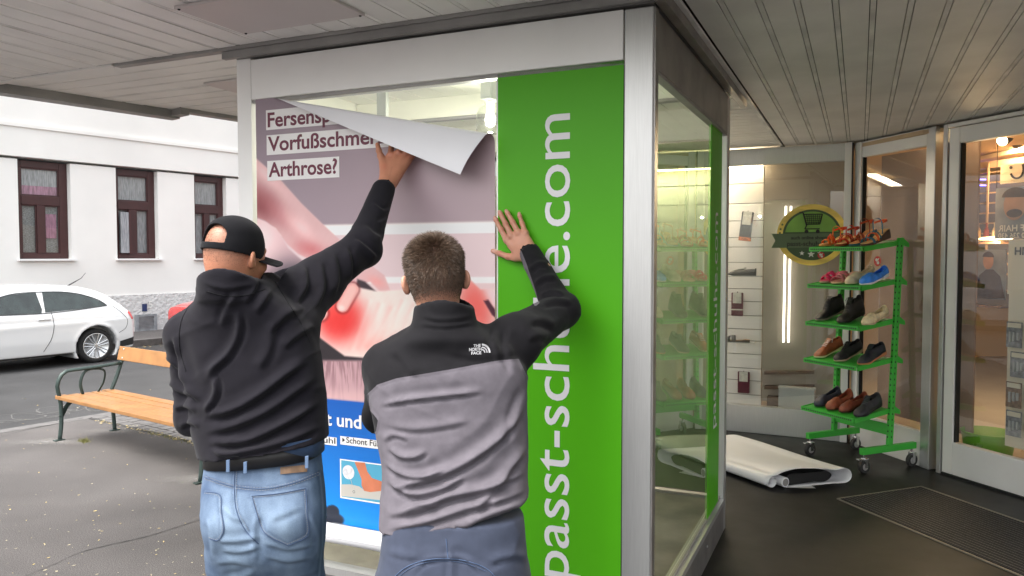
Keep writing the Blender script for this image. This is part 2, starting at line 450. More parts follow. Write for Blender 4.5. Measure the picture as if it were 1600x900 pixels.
# ================================================================== GROUND
G_K1, G_K2, G_F = 7.93, 14.25, 15.95                        # near kerb, far kerb, facade
def sheet(name, poly, z, material, thick=.0):
    mb = MB(); n = len(poly)
    if thick: mb.prism([(p[0], p[1]) for p in poly], z-thick, z)
    else: mb.add([(p[0], p[1], z) for p in poly], [tuple(range(n))])
    return struct(mb.build(name, material))
sheet('road', [(-90,-60),(90,-60),(90,110),(-90,110)], -.125, 'asphalt')
near = [st(-40, G_K1-.16, 0), st(-40, G_K1-40, 0), st(60, G_K1-40, 0), st(60, G_K1-.16, 0)]
pavement = sheet('pavement', near, 0, 'pave', .2)
far = [st(-60, G_K2+.15, 0), st(80, G_K2+.15, 0), st(80, G_F+.3, 0), st(-60, G_F+.3, 0)]
farp = sheet('far_pavement', [far[0], far[1], far[2], far[3]], .0, 'pave', .2)
for nm, g0, a0, a1 in (('kerb', G_K1-.155, -4, 14), ('far_kerb', G_K2, 0, 16)):
    base = struct(MB().box(st((a0+a1)/2, g0+.075, -.11), FA*((a1-a0)/2+20), GA*.07, ZZ*.1).build(nm, 'kerb'))
    a = a0
    while a < a1:
        L = random.uniform(.85, 1.1)
        MB().box(st(a+L/2, g0+.075+random.uniform(-.003,.003), -.06+random.uniform(-.002,.002)), FA*(L/2-.005), GA*.075, ZZ*.0625).build('kerb_stone', 'kerb', base, bevel=.006)
        a += L
# entrance floor under the canopy
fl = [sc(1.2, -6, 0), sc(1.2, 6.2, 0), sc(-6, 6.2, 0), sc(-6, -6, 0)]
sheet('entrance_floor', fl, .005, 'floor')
# darker paving beyond the bench, with a rough joint
J1, J2 = gp(128, 652), gp(330, 699)
jd = (J2-J1)/np.linalg.norm(J2-J1); jn = np.array([-jd[1], jd[0], 0])
P2 = [J1, J1+jd*9, J1+jd*9+jn*4, J1+jn*3.2]
P2c = []
pts = [np.array(p[:2]) for p in P2]
P2c = clip_poly(pts, (GA*(G_K1-.16))[:2], -GA[:2])
struct(MB().add([(p[0], p[1], .004) for p in P2c], [tuple(range(len(P2c)))]).build('paved_strip', 'pave2'))
# sett rows in the strip near the joint
setts = MB()
for r in range(3):
    q = 0.0
    while q < 3.2:
        L = random.uniform(.1, .16)
        c = J1+jd*(q+L/2)+jn*(.07+r*.11)
        if c@GA < G_K1-.2:
            setts.box(c+ZZ*.006, jd*(L/2-.006), jn*.05, ZZ*random.uniform(.004,.008))
        q += L
o = setts.build('cobble_edging', 'kerb'); o['kind'] = 'stuff'
# joint crack across the pavement
cr = [gp(30, 905), gp(80, 884), gp(130, 862), gp(180, 850), gp(232, 838), gp(280, 823), gp(330, 808), gp(420, 785)]
cp = curve_pts([c[:2] for c in cr], 60)
mb = MB(); V_ = []
for i, c in enumerate(cp):
    wv = .0045+.0022*math.sin(i*1.7)+random.uniform(-.001, .001); j = random.uniform(-.004, .004)
    V_ += [(c[0]+j, c[1]-wv, .002), (c[0]+j, c[1]+wv, .002)]
M['crack'] = mat('tar_joint', (.025,.024,.023), .8, noise=(30,.3))
mb.add(V_, [(2*i, 2*i+2, 2*i+3, 2*i+1) for i in range(len(cp)-1)]).build('joint', 'crack', pavement)
cr2 = [gp(0, 684), gp(40, 672), gp(90, 662), gp(130, 653)]
cp = curve_pts([c[:2] for c in cr2], 30); V_ = []
for i, c in enumerate(cp):
    wv = .012+random.uniform(-.004, .004); V_ += [(c[0], c[1]-wv, .002), (c[0], c[1]+wv, .002)]
MB().add(V_, [(2*i, 2*i+2, 2*i+3, 2*i+1) for i in range(len(cp)-1)]).build('joint', 'crack', pavement)

# leaf litter
lf = MB()
def leaf(x, y, z, s):
    a = random.uniform(0, 6.28); c, sn = math.cos(a), math.sin(a); k = random.uniform(.25, .5)
    t = [random.uniform(.1, .5)*s for _ in range(4)]
    P = [(s, 0, t[0]), (0, s*k, t[1]), (-s, 0, t[2]*.3), (0, -s*k, t[3]*.2)]
    lf.add([(x+c*p[0]-sn*p[1], y+sn*p[0]+c*p[1], z+.003+p[2]*.5) for p in P], [(0, 1, 2, 3)], random.randint(0, 1))
for _ in range(150):
    p = gp(random.uniform(-20, 330), 670+230*random.random()**.8)
    leaf(p[0], p[1], 0, random.uniform(.004, .013))
for _ in range(330):                                           # along the joint behind the bench
    q = random.uniform(.3, 3.2)+random.gauss(0, .1); e = random.gauss(0, .035)
    p = J1+jd*q+jn*e; leaf(p[0], p[1], .008, random.uniform(.008, .018))
for _ in range(420):                                           # in the far gutter under the cars
    p = st(random.uniform(3, 15), G_K2-abs(random.gauss(0, .25)), 0); leaf(p[0], p[1], -.125, random.uniform(.015, .035))
for _ in range(80):
    p = st(random.uniform(2, 12), random.uniform(G_K1+.3, G_K2), 0); leaf(p[0], p[1], -.125, random.uniform(.012, .025))
M['leaf2'] = mat('dry_pale_leaf', (.42,.37,.25), .8)
o = lf.build('leaf_litter', ['leaf', 'leaf2']); o['kind'] = 'stuff'
gr = MB()
for _ in range(700):
    q = random.uniform(1.2, 3.2) if random.random() < .75 else None
    p = J1+jd*q+jn*random.gauss(0, .02) if q else gp(132+random.gauss(0,4), 690+random.gauss(0,1.5))
    a = random.uniform(0, 6.28); h_ = random.uniform(.01, .035)
    dx, dy = math.cos(a)*.002, math.sin(a)*.002
    gr.add([(p[0]-dx, p[1]-dy, 0), (p[0]+dx, p[1]+dy, 0), (p[0]+random.gauss(0,.012), p[1]+random.gauss(0,.012), h_)], [(0, 1, 2)])
M['grass'] = mat('dry_grass', (.20,.20,.06), .9, noise=(30,.3))
o = gr.build('grass_tufts', 'grass'); o['kind'] = 'stuff'
# pale dust round the bench feet and chalk squiggles on the road
M['dust'] = mat('pale_cement_dust', (.24,.23,.22), .95, noise=(9,.1))
def dust_mat():
    m = M['dust']; n = m.node_tree.nodes; l = m.node_tree.links
    a = n.new('ShaderNodeAttribute'); a.attribute_name = 'fade'
    t = n.new('ShaderNodeTexNoise'); t.inputs['Scale'].default_value = 22; t.inputs['Detail'].default_value = 8
    tc = n.new('ShaderNodeTexCoord'); l.new(tc.outputs['Object'], t.inputs[0])
    mu = n.new('ShaderNodeMath'); mu.operation = 'MULTIPLY'; l.new(a.outputs['Fac'], mu.inputs[0]); l.new(t.outputs[0], mu.inputs[1])
    l.new(mu.outputs[0], n['Principled BSDF'].inputs['Alpha'])
dust_mat()
for (px, py, rx, ry, k) in ((85, 690, .42, .17, 1.5), (188, 674, .4, .16, .9), (300, 748, .34, .2, 1.1)):
    c = gp(px, py); V_, fa = [], []; n_ = 28; R_ = 8
    for i in range(R_+1):
        for j in range(n_):
            a = 6.283*j/n_; r = i/R_*(1+.18*math.sin(3*a+px)+.1*math.sin(7*a))
            V_.append((c[0]+r*rx*math.cos(a), c[1]+r*ry*math.sin(a), .0025)); fa.append(k*max(0, 1-i/R_)**1.3)
    F_ = [(i*n_+j, i*n_+(j+1) % n_, (i+1)*n_+(j+1) % n_, (i+1)*n_+j) for i in range(R_) for j in range(n_)]
    raw_mesh('dust_patch', V_, F_, 'dust', pavement, attrs={'fade': np.array(fa)})
sq = MB()
for k in range(5):
    c = gp(20+38*k, 650-4*k+random.uniform(-4, 4), -.125); pts = []
    for i in range(26):
        a = i/26*6.28*random.uniform(.9, 1.3)
        pts.append(c+np.array([.28*math.cos(a)*(1+.2*math.sin(3*a)), .22*math.sin(a), .003]))
    sq.tube(curve_pts(pts, 40), .006, 4, flat=(1, .1))
sq.build('chalk_squiggle', 'chalk', bpy.data.objects['road'])

# ================================================================== CANOPY
ZS = 2.56
can = thing('canopy', 'wide flat canopy with narrow grey painted metal boards over the pavement', 'canopy')
E1, E2 = gp(0, 147, ZS-.05), gp(275, 187, ZS-.05)
ed = (E2-E1)/np.linalg.norm(E2-E1); en = np.array([ed[1], -ed[0], 0])          # en points inward
if en@np.array([1, 0, 0]) < 0: en = -en
def loc(p): return np.array([(p-C0)@(-U), (p-C0)@VD])
e_p, e_n = loc(E1), np.array([en@(-U), en@VD])
def boards(rects, pitch_dir):
    pass
def add_board(x0, x1, y0, y1, z, narrow):
    poly = clip_poly([np.array(p) for p in ((x0, y0), (x1, y0), (x1, y1), (x0, y1))], e_p+e_n*.03, e_n)
    if len(poly) < 3: return
    W = [C0-U*p[0]+VD*p[1] for p in poly]
    j = random.uniform(-.0012, .0012)
    n = len(W); mb = MB()
    mb.prism([(p[0], p[1]) for p in W], z+j, z+.02)
    mb.build('joint_strip' if narrow else 'soffit_board', 'board_n' if narrow else 'board', can)
PIT = .132
def near_edge(a): return -1.02-2.4*float(smoothstep(.3, 2.2, a))  # unseen near edge shaped for light: cut back at left, longer at right
a = -5.6
while a < 3.6:
    wide = .105
    ymax = -.045 if a+.1 < .06 else 5.2
    if a > -.09 and a < .06: ymax = -.045
    ymin = near_edge(a)
    add_board(a, a+wide, ymin, ymax, ZS, False)
    add_board(a+wide+.0035, a+PIT-.0035, ymin, ymax, ZS+.0012, True)
    a += PIT
b = .02
while b < 5.2:
    add_board(-6.4, .045, b, b+.105, ZS+.004, False)
    add_board(-6.4, .045, b+.1085, b+PIT-.0035, ZS+.0052, True)
    b += PIT
# slab above, fascia and trims
slab = [C0-U*p[0]+VD*p[1] for p in clip_poly([np.array(q) for q in ((-6.5,-1.02),(.3,-1.02),(1.25,-2.2),(2.2,-3.4),(3.6,-3.4),(3.6,5.2),(-6.5,5.2))], e_p+e_n*.02, e_n)]
MB().prism([(p[0], p[1]) for p in slab], ZS+.021, ZS+.32).build('slab', 'black_gap', can)
mid = (E1+E2)/2; L1 = 9.0
mb = MB(); cc = E2-ed*L1/2; cc[2] = ZS+.10
mb.box(cc+en*.0, ed*(L1/2), en*.05, ZZ*.15)
mb.build('fascia', 'trim', can)
cc = E2+ed*2.5+en*.13; cc[2] = ZS+.13
MB().box(cc, ed*2.5, en*.04, ZZ*.15).build('fascia', 'trim', can)
cc = E2+en*.08-ed*.03; cc[2] = ZS+.10
MB().box(cc, ed*.03, en*.09, ZZ*.14).build('fascia_return', 'trim', can)
MB().box(sc(.98, -.022, ZS-.006), U*1.75, VD*.02, ZZ*.008).build('seam_trim', 'trim', can)
MB().box(sc(4.6, -.022, ZS-.004), U*1.85, VD*.02, ZZ*.005).build('seam_trim', 'board', can)
MB().box(sc(-.052, 2.6, ZS-.004), U*.012, VD*2.65, ZZ*.006).build('seam_trim', 'board_n', can)
# service plates on the soffit
def plate(pxs, z):
    P = [gp(px, py, z) for px, py in pxs]
    mb = MB(); mb.prism([(p[0], p[1]) for p in P][::1], z, z+.012)
    o = mb.build('service_plate', 'plate', can)
    for p in P:
        c = sum(P)/len(P); q = p+(c-p)*.06
        MB().lathe([(.004, -.003), (.006, 0), (.006, .004)], (q[0], q[1], z-.001), seg=8).build('screw', 'black_gap', o)
A_, B_ = gp(272, 14, ZS-.012), gp(380, 54, ZS-.012)
pw = (B_-A_)@VD; pl = .62
P = [A_, A_+VD*pw, A_+VD*pw-U*pl, A_-U*pl]
mb = MB().prism([(p[0], p[1]) for p in P], ZS-.012, ZS-.001); o = mb.build('service_plate', 'plate', can)
for p in P:
    c = sum(P)/4; q = p+(c-p)*.05
    MB().lathe([(.004, -.003), (.006, 0), (.006, .004)], (q[0], q[1], ZS-.013), seg=8).build('screw', 'black_gap', o)
A_ = gp(318, 133, ZS-.012)
P = [A_, A_+VD*.42, A_+VD*.42-U*.5, A_-U*.5]
MB().prism([(p[0], p[1]) for p in P], ZS-.008, ZS+.002).build('service_plate', 'plate', can)

# ================================================================== SHOWCASE
W_, D_, HT = 1.97, 1.80, 2.50
show = thing('showcase', 'free standing aluminium and glass display kiosk the two men stand at', 'display case')
def sbox(name, s0, s1, b0, b1, z0, z1, m, parent=None, **k):
    return MB().box(sc((s0+s1)/2, (b0+b1)/2, (z0+z1)/2), U*((s1-s0)/2), VD*((b1-b0)/2), ZZ*((z1-z0)/2)).build(name, m, parent or show, **k)
sbox('post', 0, .108, 0, .06, 0, HT, 'alu', bevel=.004)
sbox('post_edge', -.006, .0, .008, .052, 0, HT-.002, 'alu_dark')
sbox('post', W_-.085, W_, 0, .06, 0, HT+.01, 'alu_panel', bevel=.003)
sbox('post', .0, .045, D_-.08, D_, 0, HT, 'alu', bevel=.004)
sbox('post', W_-.06, W_, D_-.06, D_, 0, HT, 'alu_panel')
sbox('header', .112, W_-.089, -.003, .045, 2.318, HT, 'alu_panel', bevel=.003)
sbox('header_lip', .112, W_-.089, .006, .05, 2.302, 2.3165, 'trim')
sbox('side_header', .001, .05, .0625, D_-.083, 2.29, HT, 'alu_dark', bevel=.003)
sbox('side_header_lip', .004, .04, .0625, D_-.083, 2.275, 2.288, 'trim')
sbox('back_header', .05, W_-.065, D_-.05, D_-.005, 2.27, HT, 'cream')
sbox('side_header', W_-.05, W_-.004, .0625, D_-.065, 2.29, HT, 'cream')
sbox('sill', .112, W_-.089, -.004, .06, .16, .195, 'alu')
sbox('side_sill', -.004, .06, .0625, D_-.083, .165, .195, 'alu')
sbox('side_sill_lip', .018, .035, .0625, D_-.083, .196, .212, 'trim')
sbox('base', .03, W_-.03, .03, D_-.03, .012, .163, 'alu_dark')
sbox('base_panel', -.001, .02, .0625, D_-.083, .006, .163, 'alu_dark')
sbox('sill', W_-.06, W_-.004, .0625, D_-.065, .165, .195, 'alu')
sbox('back_sill', .05, W_-.065, D_-.05, D_-.005, .165, .195, 'alu')
M['stone_floor'] = mat('stained_concrete', (.36,.33,.27), .85, noise=(3.5,.38,10), bump=(20,.3,.01))
sbox('inner_floor', .055, W_-.06, .065, D_-.055, .1645, .18, 'stone_floor')
# small pale block inside at the bottom seen through the gap between the men
sbox('inner_block', 1.18, 1.28, .5, .9, .181, .42, 'cream')
sbox('inner_block', .55, 1.12, .55, .62, .181, .50, 'cream')
# ceiling of the case: white boards
c0 = sbox('inner_ceiling', .05, W_-.055, .05, D_-.055, 2.46, 2.475, 'cream')
for i in range(13):
    s0 = .06+i*.141
    sbox('ceiling_board', s0, s0+.134, .06, D_-.06, 2.448+random.uniform(-.001,.001), 2.459, 'cream', show)
sbox('crossbeam', .05, W_-.055, .86, .90, 2.34, 2.447, 'cream')
sbox('crossbeam_lip', .05, W_-.055, .855, .905, 2.325, 2.3385, 'trim')
sbox('roof', -.0, W_, .0, D_, HT+.011, HT+.03, 'trim')
# front trim under the soffit
sbox('top_trim', -.03, W_+.06, -.03, -.004, HT+.012, ZS-.015, 'trim')
sbox('top_trim', -.045, -.008, -.03, D_+.35, HT+.006, ZS-.012, 'alu_dark')
# panes
def pane(name, P, m, parent, t=.008):
    P = [np.array(p, float) for p in P]; n = np.cross(P[1]-P[0], P[2]-P[0]); n /= np.linalg.norm(n)
    return MB().add(P, [(0, 1, 2, 3)]).build(name, m, parent)
pane('front_pane', [sc(.108, .014, .195), sc(W_-.085, .014, .195), sc(W_-.085, .014, 2.303), sc(.108, .014, 2.303)], 'glass', show)
pane('side_pane', [sc(.022, .06, .212), sc(.022, D_-.08, .212), sc(.022, D_-.08, 2.277), sc(.022, .06, 2.277)], 'glass_green', show)
pane('side_pane', [sc(W_-.03, .06, .195), sc(W_-.03, D_-.06, .195), sc(W_-.03, D_-.06, 2.29), sc(W_-.03, .06, 2.29)], 'glass', show)
pane('back_pane', [sc(.05, D_-.03, .195), sc(W_-.06, D_-.03, .195), sc(W_-.06, D_-.03, 2.27), sc(.05, D_-.03, 2.27)], 'glass', show)
# dark rubber seal beside the right post, and beside the rear one
sbox('seal', .006, .020, .0605, .085, .2, 2.275, 'black_gap')
sbox('seal', .112-.004, .112, .005, .02, .2, 2.30, 'black_gap')
# screws on side base
for b_ in (.55, 1.2):
    MB().lathe([(.006,0),(.006,.003),(.003,.004)], sc(-.001, b_, .10), -U, seg=10).build('screw', 'alu', show)

# hanging lamp unit inside
LC = sc(.86, .42, 0)
lamp = thing('ceiling_lamp', 'clear glass dome lamp hanging from a small grey box inside the kiosk', 'lamp')
M['galv'] = mat('grey_conduit_box', (.42,.44,.42), .45, .4, noise=(9,.12))
MB().box(LC+ZZ*2.375, U*.03, VD*.045, ZZ*.07).build('junction_box', 'galv', lamp, bevel=.008)
MB().box(LC+ZZ*2.375-VD*.0465, U*.024, VD*.0015, ZZ*.055).build('cover', 'galv', lamp)
MB().tube([LC+ZZ*2.447, LC+ZZ*2.49], .012, 8).build('conduit', 'galv', lamp)
M['dome'] = glass_mat('clear_dome_glass', (.86,.88,.84), .12)
MB().lathe([(.012,.0),(.03,-.005),(.052,-.025),(.064,-.055),(.066,-.09),(.064,-.14)], LC+ZZ*2.30, seg=28).build('glass_dome', 'dome', lamp, smooth=True)
MB().tube([LC+ZZ*2.305, LC+ZZ*2.26], [.02, .016], 12).build('socket', 'cream', lamp)
M['bulb'] = mat('frosted_bulb', (.9,.9,.85), .5, emis=((1,.96,.84), .4))  # faint glow added to a bulb that is unlit
MB().lathe([(.012,0),(.022,-.02),(.026,-.045),(.018,-.068),(.004,-.075)], LC+ZZ*2.262, seg=16).build('bulb', 'bulb', lamp, smooth=True)
bl_ = bpy.data.lights.new('lamp_light', 'POINT'); bl_.energy = 7; bl_.color = (1,.965,.86); bl_.shadow_soft_size = .015  # fill light added to brighten the kiosk interior; the dome bulb is unlit
lo = bpy.data.objects.new('lamp_light', bl_); COL.objects.link(lo); lo.location = LC+ZZ*2.14; lo.parent = lamp
sbox('bracket', 1.36, 1.41, .32, .345, 2.20, 2.447, 'galv')

# ================================================================== GREEN VINYL BANNERS
GREEN = hexc(84, 160, 28, .98)
M['green'] = mat('green_vinyl', (.082,.40,.008), .42, noise=(1.2,.05), spec=.22)
M['white_vinyl'] = mat('white_vinyl_letters', (.74,.73,.75), .45)
ban = thing('green_banner', 'tall green vinyl banner with white vertical lettering, right of the poster', 'banner')
s0, s1 = .112, .625
MB().box(sc((s0+s1)/2, .008, (.205+2.317)/2), U*((s1-s0)/2), VD*.002, ZZ*((2.317-.205)/2)).build('sheet', 'green', ban)
MB().box(sc(s1+.003, .0075, (.205+2.3)/2), U*.003, VD*.001, ZZ*((2.3-.205)/2)).build('white_edge', 'white_vinyl', ban)
V_, F_ = text_mesh('passt-schuhe.com', 1.0, .004)
# along +Z (reads upward), letter tops point to the left (U)
L0, L1 = V_[:, 0].min(), V_[:, 0].max()
zt, zb = fs(870, 178)[1], fs(880, 905)[1]
k = (zt-zb)/(L1-L0); xh = .118/.54
bl = fs(889, 400)[0]
V_[:, 0] = (V_[:, 0]-L0)*k; V_[:, 1] *= xh*1.0
place_text('lettering', V_, F_, sc(bl, .006, zb), ZZ, U, -VD, 'white_vinyl', ban, .002)
# second banner strip on the right side
ban2 = thing('side_banner', 'narrow green banner with white lettering at the far end of the kiosk side glass', 'banner')
MB().box(sc(.017, 1.31+.15, (.21+2.276)/2), U*.0015, VD*.17, ZZ*((2.276-.21)/2)).build('sheet', 'green', ban2)
V_, F_ = text_mesh('passt-schuhe.com', 1.0, .004)
V_[:, 0] = (V_[:, 0]-L0)*((1.83-.66)/(L1-L0)); V_[:, 1] *= .16
place_text('lettering', V_, F_, sc(.0145, 1.50, .66), ZZ, -VD, -U, 'white_vinyl', ban2, .002)
# translucent green film on the rear glass
m = bpy.data.materials.new('green_film'); m.use_nodes = True; n = m.node_tree.nodes; l = m.node_tree.links; n.clear()
oo = n.new('ShaderNodeOutputMaterial'); mx = n.new('ShaderNodeMixShader'); mx.inputs[0].default_value = .42
t1 = n.new('ShaderNodeBsdfTransparent'); t1.inputs[0].default_value = (.62,.74,.52,1)
t2 = n.new('ShaderNodeBsdfDiffuse'); t2.inputs[0].default_value = (.30,.42,.20,1)
l.new(t1.outputs[0], mx.inputs[1]); l.new(t2.outputs[0], mx.inputs[2]); l.new(mx.outputs[0], oo.inputs[0]); M['film'] = m
ban3 = MB().add([sc(.09, D_-.034, .21), sc(.60, D_-.034, .21), sc(.60, D_-.034, 2.26), sc(.09, D_-.034, 2.26)], [(0,1,2,3)]).build('green_film', 'film')
tag(ban3, 'see-through green film on the back glass of the kiosk', 'window film')

# ================================================================== SHOPFRONT
SHZ = 2.545
Wp = [np.array(p) for p in ((-2.2, 8.55), (1.90, 7.0), (2.91, 6.50), (3.125, 5.66), (3.145, 5.60), (3.80, 3.75))]
shop = thing('shopfront', 'aluminium framed glazed shoe shop front curving round the entrance', 'shopfront')
def seg(i, a, b, z, off=0.0):
    p, q = Wp[i], Wp[i+1]; d = (q-p)/np.linalg.norm(q-p); n = np.array([-d[1], d[0]])   # n: outward? chosen toward camera below
    if n@(-p) < 0: n = -n
    return d, n
def wbox(name, i, t0, t1, o0, o1, z0, z1, m, parent=None, **k):
    """segment i, distance t0..t1 along it, offset o0..o1 toward the viewer"""
    p, q = Wp[i], Wp[i+1]; d, n = seg(i, 0, 0, 0)
    c = p+d*(t0+t1)/2+n*(o0+o1)/2
    return MB().box((c[0], c[1], (z0+z1)/2), (d[0]*(t1-t0)/2, d[1]*(t1-t0)/2, 0), (n[0]*(o1-o0)/2, n[1]*(o1-o0)/2, 0), (0, 0, (z1-z0)/2)).build(name, m, parent or shop, **k)
def wpt(i, t, o, z):
    p = Wp[i]; d, n = seg(i, 0, 0, 0); c = p+d*t+n*o; return np.array([c[0], c[1], z])
def wlen(i): return float(np.linalg.norm(Wp[i+1]-Wp[i]))
for i in (0, 1):
    L = wlen(i); e = 0 if i == 0 else .05
    wbox('base_panel', i, .0, L-e, -.03, .03, .006, .23, 'alu', bevel=.003)
    wbox('base_cap', i, .0, L-e, -.04, .04, .231, .25, 'alu')
    wbox('header', i, .0, L-e, -.03, .035, 2.40, SHZ, 'alu', bevel=.003)
    pane('pane', [wpt(i, 0, 0, .25), wpt(i, L-e, 0, .25), wpt(i, L-e, 0, 2.40), wpt(i, 0, 0, 2.40)], 'glass_soft', shop)
wbox('mullion', 0, 1.2, 1.26, -.04, .042, .006, SHZ, 'alu')
wbox('mullion', 0, 2.75, 2.81, -.04, .042, .006, SHZ, 'alu')
L1_ = wlen(1)
wbox('mullion', 1, L1_-.10, L1_-.045, -.05, .05, .006, SHZ+.002, 'alu_panel', bevel=.004)
wbox('gasket', 1, L1_-.044, L1_-.034, -.05, .046, .006, SHZ, 'black_gap')
L = wlen(2)
wbox('mullion', 2, .0, .075, -.03, .03, .006, SHZ-.003, 'alu_panel', bevel=.003)
wbox('base_panel', 2, .077, L-.09, -.03, .02, .006, .27, 'alu_panel', bevel=.003)
wbox('header', 2, .077, L-.09, -.03, .02, 2.415, SHZ-.002, 'alu_panel', bevel=.003)
wbox('gasket', 2, .077, .083, -.02, .012, .271, 2.414, 'black_gap')
pane('pane', [wpt(2, .08, -.005, .27), wpt(2, L-.09, -.005, .27), wpt(2, L-.09, -.005, 2.415), wpt(2, .08, -.005, 2.415)], 'glass_soft', shop)
wbox('post', 2, L-.088, L+.0, -.05, .03, .006, SHZ-.001, 'alu', bevel=.004)
L4 = wlen(4)
wbox('door_post', 4, .0, .035, -.05, .03, .006, SHZ-.004, 'alu', bevel=.003)
wbox('door_head', 4, .036, L4, -.05, .028, 2.515, SHZ-.005, 'alu_panel')
wbox('threshold', 4, .036, L4, -.05, .02, .006, .018, 'black_gap')
# the door leaf
door = thing('shop_door', 'wide aluminium framed glass shop door at the right edge', 'door')
DT0, DT1 = .045, 1.95
wbox('door_stile', 4, DT0, DT0+.082, -.04, .022, .022, 2.508, 'alu_panel', door, bevel=.004)
wbox('bottom_rail', 4, DT0+.084, DT1, -.04, .022, .022, .255, 'alu_panel', door, bevel=.004)
wbox('top_rail', 4, DT0+.084, DT1, -.04, .022, 2.395, 2.508, 'alu_panel', door, bevel=.004)
wbox('glazing_bead', 4, DT0+.084, DT0+.093, -.03, .010, .256, 2.394, 'black_gap', door)
pane('door_pane', [wpt(4, DT0+.08, -.01, .25), wpt(4, DT1, -.01, .25), wpt(4, DT1, -.01, 2.40), wpt(4, DT0+.08, -.01, 2.40)], 'glass_soft', door)

# ------------------------------------------------------------------ shop interior shell
M['warm_wall'] = mat('warm_beige_wall', (.58,.43,.27), .8, noise=(1,.05))
M['dark_int'] = mat('dark_interior_wall', (.07,.06,.065), .8, noise=(3,.3))
M['int_floor'] = mat('shop_floor', (.30,.26,.22), .4, noise=(2,.1))
inter = thing('shop_interior', 'warm lit room seen through the shop glass', 'shop room')
MB().prism([(-2.4,8.75),(1.9,7.2),(2.85,6.7),(3.05,5.75),(3.2,5.58),(3.85,3.75),(9,3.75),(9,12),(-2.4,12)], 2.50, 2.53).build('ceiling', 'warm_wall', inter)
MB().prism([(-2.4,8.65),(1.9,7.1),(2.95,6.57),(3.17,5.68),(3.2,5.56),(3.85,3.75),(9,3.75),(9,12),(-2.4,12)], .01, .03).build('shop_floor', 'int_floor', inter)
MB().bx(-2.4, 9, 11.9, 12, .03, 2.5).build('back_wall', 'warm_wall', inter)
MB().bx(8.9, 9, 3.75, 11.9, .03, 2.5).build('side_wall', 'warm_wall', inter)
MB().bx(-2.5, -2.4, 8.7, 12, .03, 2.5).build('side_wall', 'warm_wall', inter)
MB().bx(3.9, 9, 3.65, 3.74, .03, 2.5).build('side_wall', 'warm_wall', inter)

# slat wall of the left display
M['slat'] = mat('white_slatwall', (.76,.75,.73), .5, noise=(2,.04))
slw = thing('slat_wall', 'white slatted display board with socks and shoes, left of the blind', 'display wall')
d1, n1 = seg(1, 0, 0, 0)
def off_pt(px, py, off):
    """point on the plane parallel to shopfront segment 1, off metres behind the glass"""
    P = np.array([Wp[1][0]-n1[0]*off, Wp[1][1]-n1[1]*off, 0]); return hit(px, py, P, (n1[0], n1[1], 0))
def tt(p): return float((p[:2]-Wp[1])@d1)
tL, tR = tt(off_pt(1100, 450, .30))-1.6, tt(off_pt(1191, 450, .30))
zs = [off_pt(1160, y, .30)[2] for y in (262, 287, 318, 345, 371, 386, 410, 432, 451, 471, 493, 514, 532, 553, 575, 594, 616, 637)]
for k in range(len(zs)-1):
    z1, z0 = zs[k]-.004, zs[k+1]+.004
    p = wpt(1, (tL+tR)/2, -.31, 0)
    o = MB().box((p[0], p[1], (z0+z1)/2), np.array([d1[0], d1[1], 0])*(tR-tL)/2, np.array([n1[0], n1[1], -.09])*.008, ZZ*(z1-z0)/2).build('slat', 'slat', slw, bevel=.002)
p = wpt(1, (tL+tR)/2, -.34, 1.35)
MB().box(p, np.array([d1[0], d1[1], 0])*(tR-tL)/2, np.array([n1[0], n1[1], 0])*.01, ZZ*1.12).build('backing', 'alu_dark', slw)
# strip light over it
M['strip'] = mat('warm_strip_light', (1,.9,.7), .5, emis=((1,.82,.52), 9))
p = wpt(1, (tL+tR)/2, -.2, 2.42)
tag(MB().box(p, np.array([d1[0], d1[1], 0])*(tR-tL)/2, np.array([n1[0], n1[1], 0])*.015, ZZ*.012).build('strip_light', 'strip'),
    'warm light strip along the top of the left shop window', 'strip light')
# blind panel
M['blind'] = mat('taupe_window_panel', (.33,.29,.245), .55, noise=(.7,.08))
tB0, tB1 = tR+.012, L1_-.06
p = wpt(1, (tB0+tB1)/2, -.28, 1.36)
tag(MB().box(p, np.array([d1[0], d1[1], 0])*(tB1-tB0)/2, np.array([n1[0], n1[1], 0])*.008, ZZ*1.11).build('window_panel', 'blind'),
    'plain taupe panel closing the shop window behind the round sign', 'panel')
# two upright reflections of light tubes, put in as glowing rods
M['tube'] = mat('light_tube', (1,1,.95), .4, emis=((1,.93,.80), 1.0))
for k_, px in enumerate((1227, 1235)):
    a_, b_ = off_pt(px+1, 322, .22), off_pt(px-3, 535, .22)
    tag(MB().tube([a_, b_], .009, 10).build('light_tube', 'tube'),
        ['left of the two thin upright light tubes beside the round sign', 'right of the two thin upright light tubes beside the round sign'][k_], 'light tube', 'light tubes behind the shop window')
# brown strips at the bottom of the panel and a glass box
M['wood_dk'] = mat('dark_brown_wood', (.10,.055,.035), .5, noise=(6,.3), stretch=(1,8,8))
shelf = thing('low_shelf', 'low dark shelf unit behind the shop window near the floor', 'shelf')
for y in (582, 605):
    a_, b_ = off_pt(1195, y, .20), off_pt(1272, y-1, .20); c = (a_+b_)/2
    MB().box(c, (b_-a_)/2, np.array([n1[0], n1[1], 0])*.04, ZZ*.014).build('shelf_board', 'wood_dk', shelf)
a_, b_ = off_pt(1198, 640, .20), off_pt(1240, 616, .20); c = (a_+b_)/2
MB().box(c, np.array([d1[0], d1[1], 0])*.11, np.array([n1[0], n1[1], 0])*.04, ZZ*.05).build('drawer', 'wood_dk', shelf)
M['frost'] = mat('frosted_plastic', (.62,.66,.66), .4, trans=.55)
a_ = off_pt(1245, 622, .12); c = a_
boxt = thing('plastic_box', 'translucent storage box on the window floor beneath the round sign', 'box')
MB().box(c+ZZ*.0, np.array([d1[0], d1[1], 0])*.15, np.array([n1[0], n1[1], 0])*.05, ZZ*.085).build('box_body', 'frost', boxt)
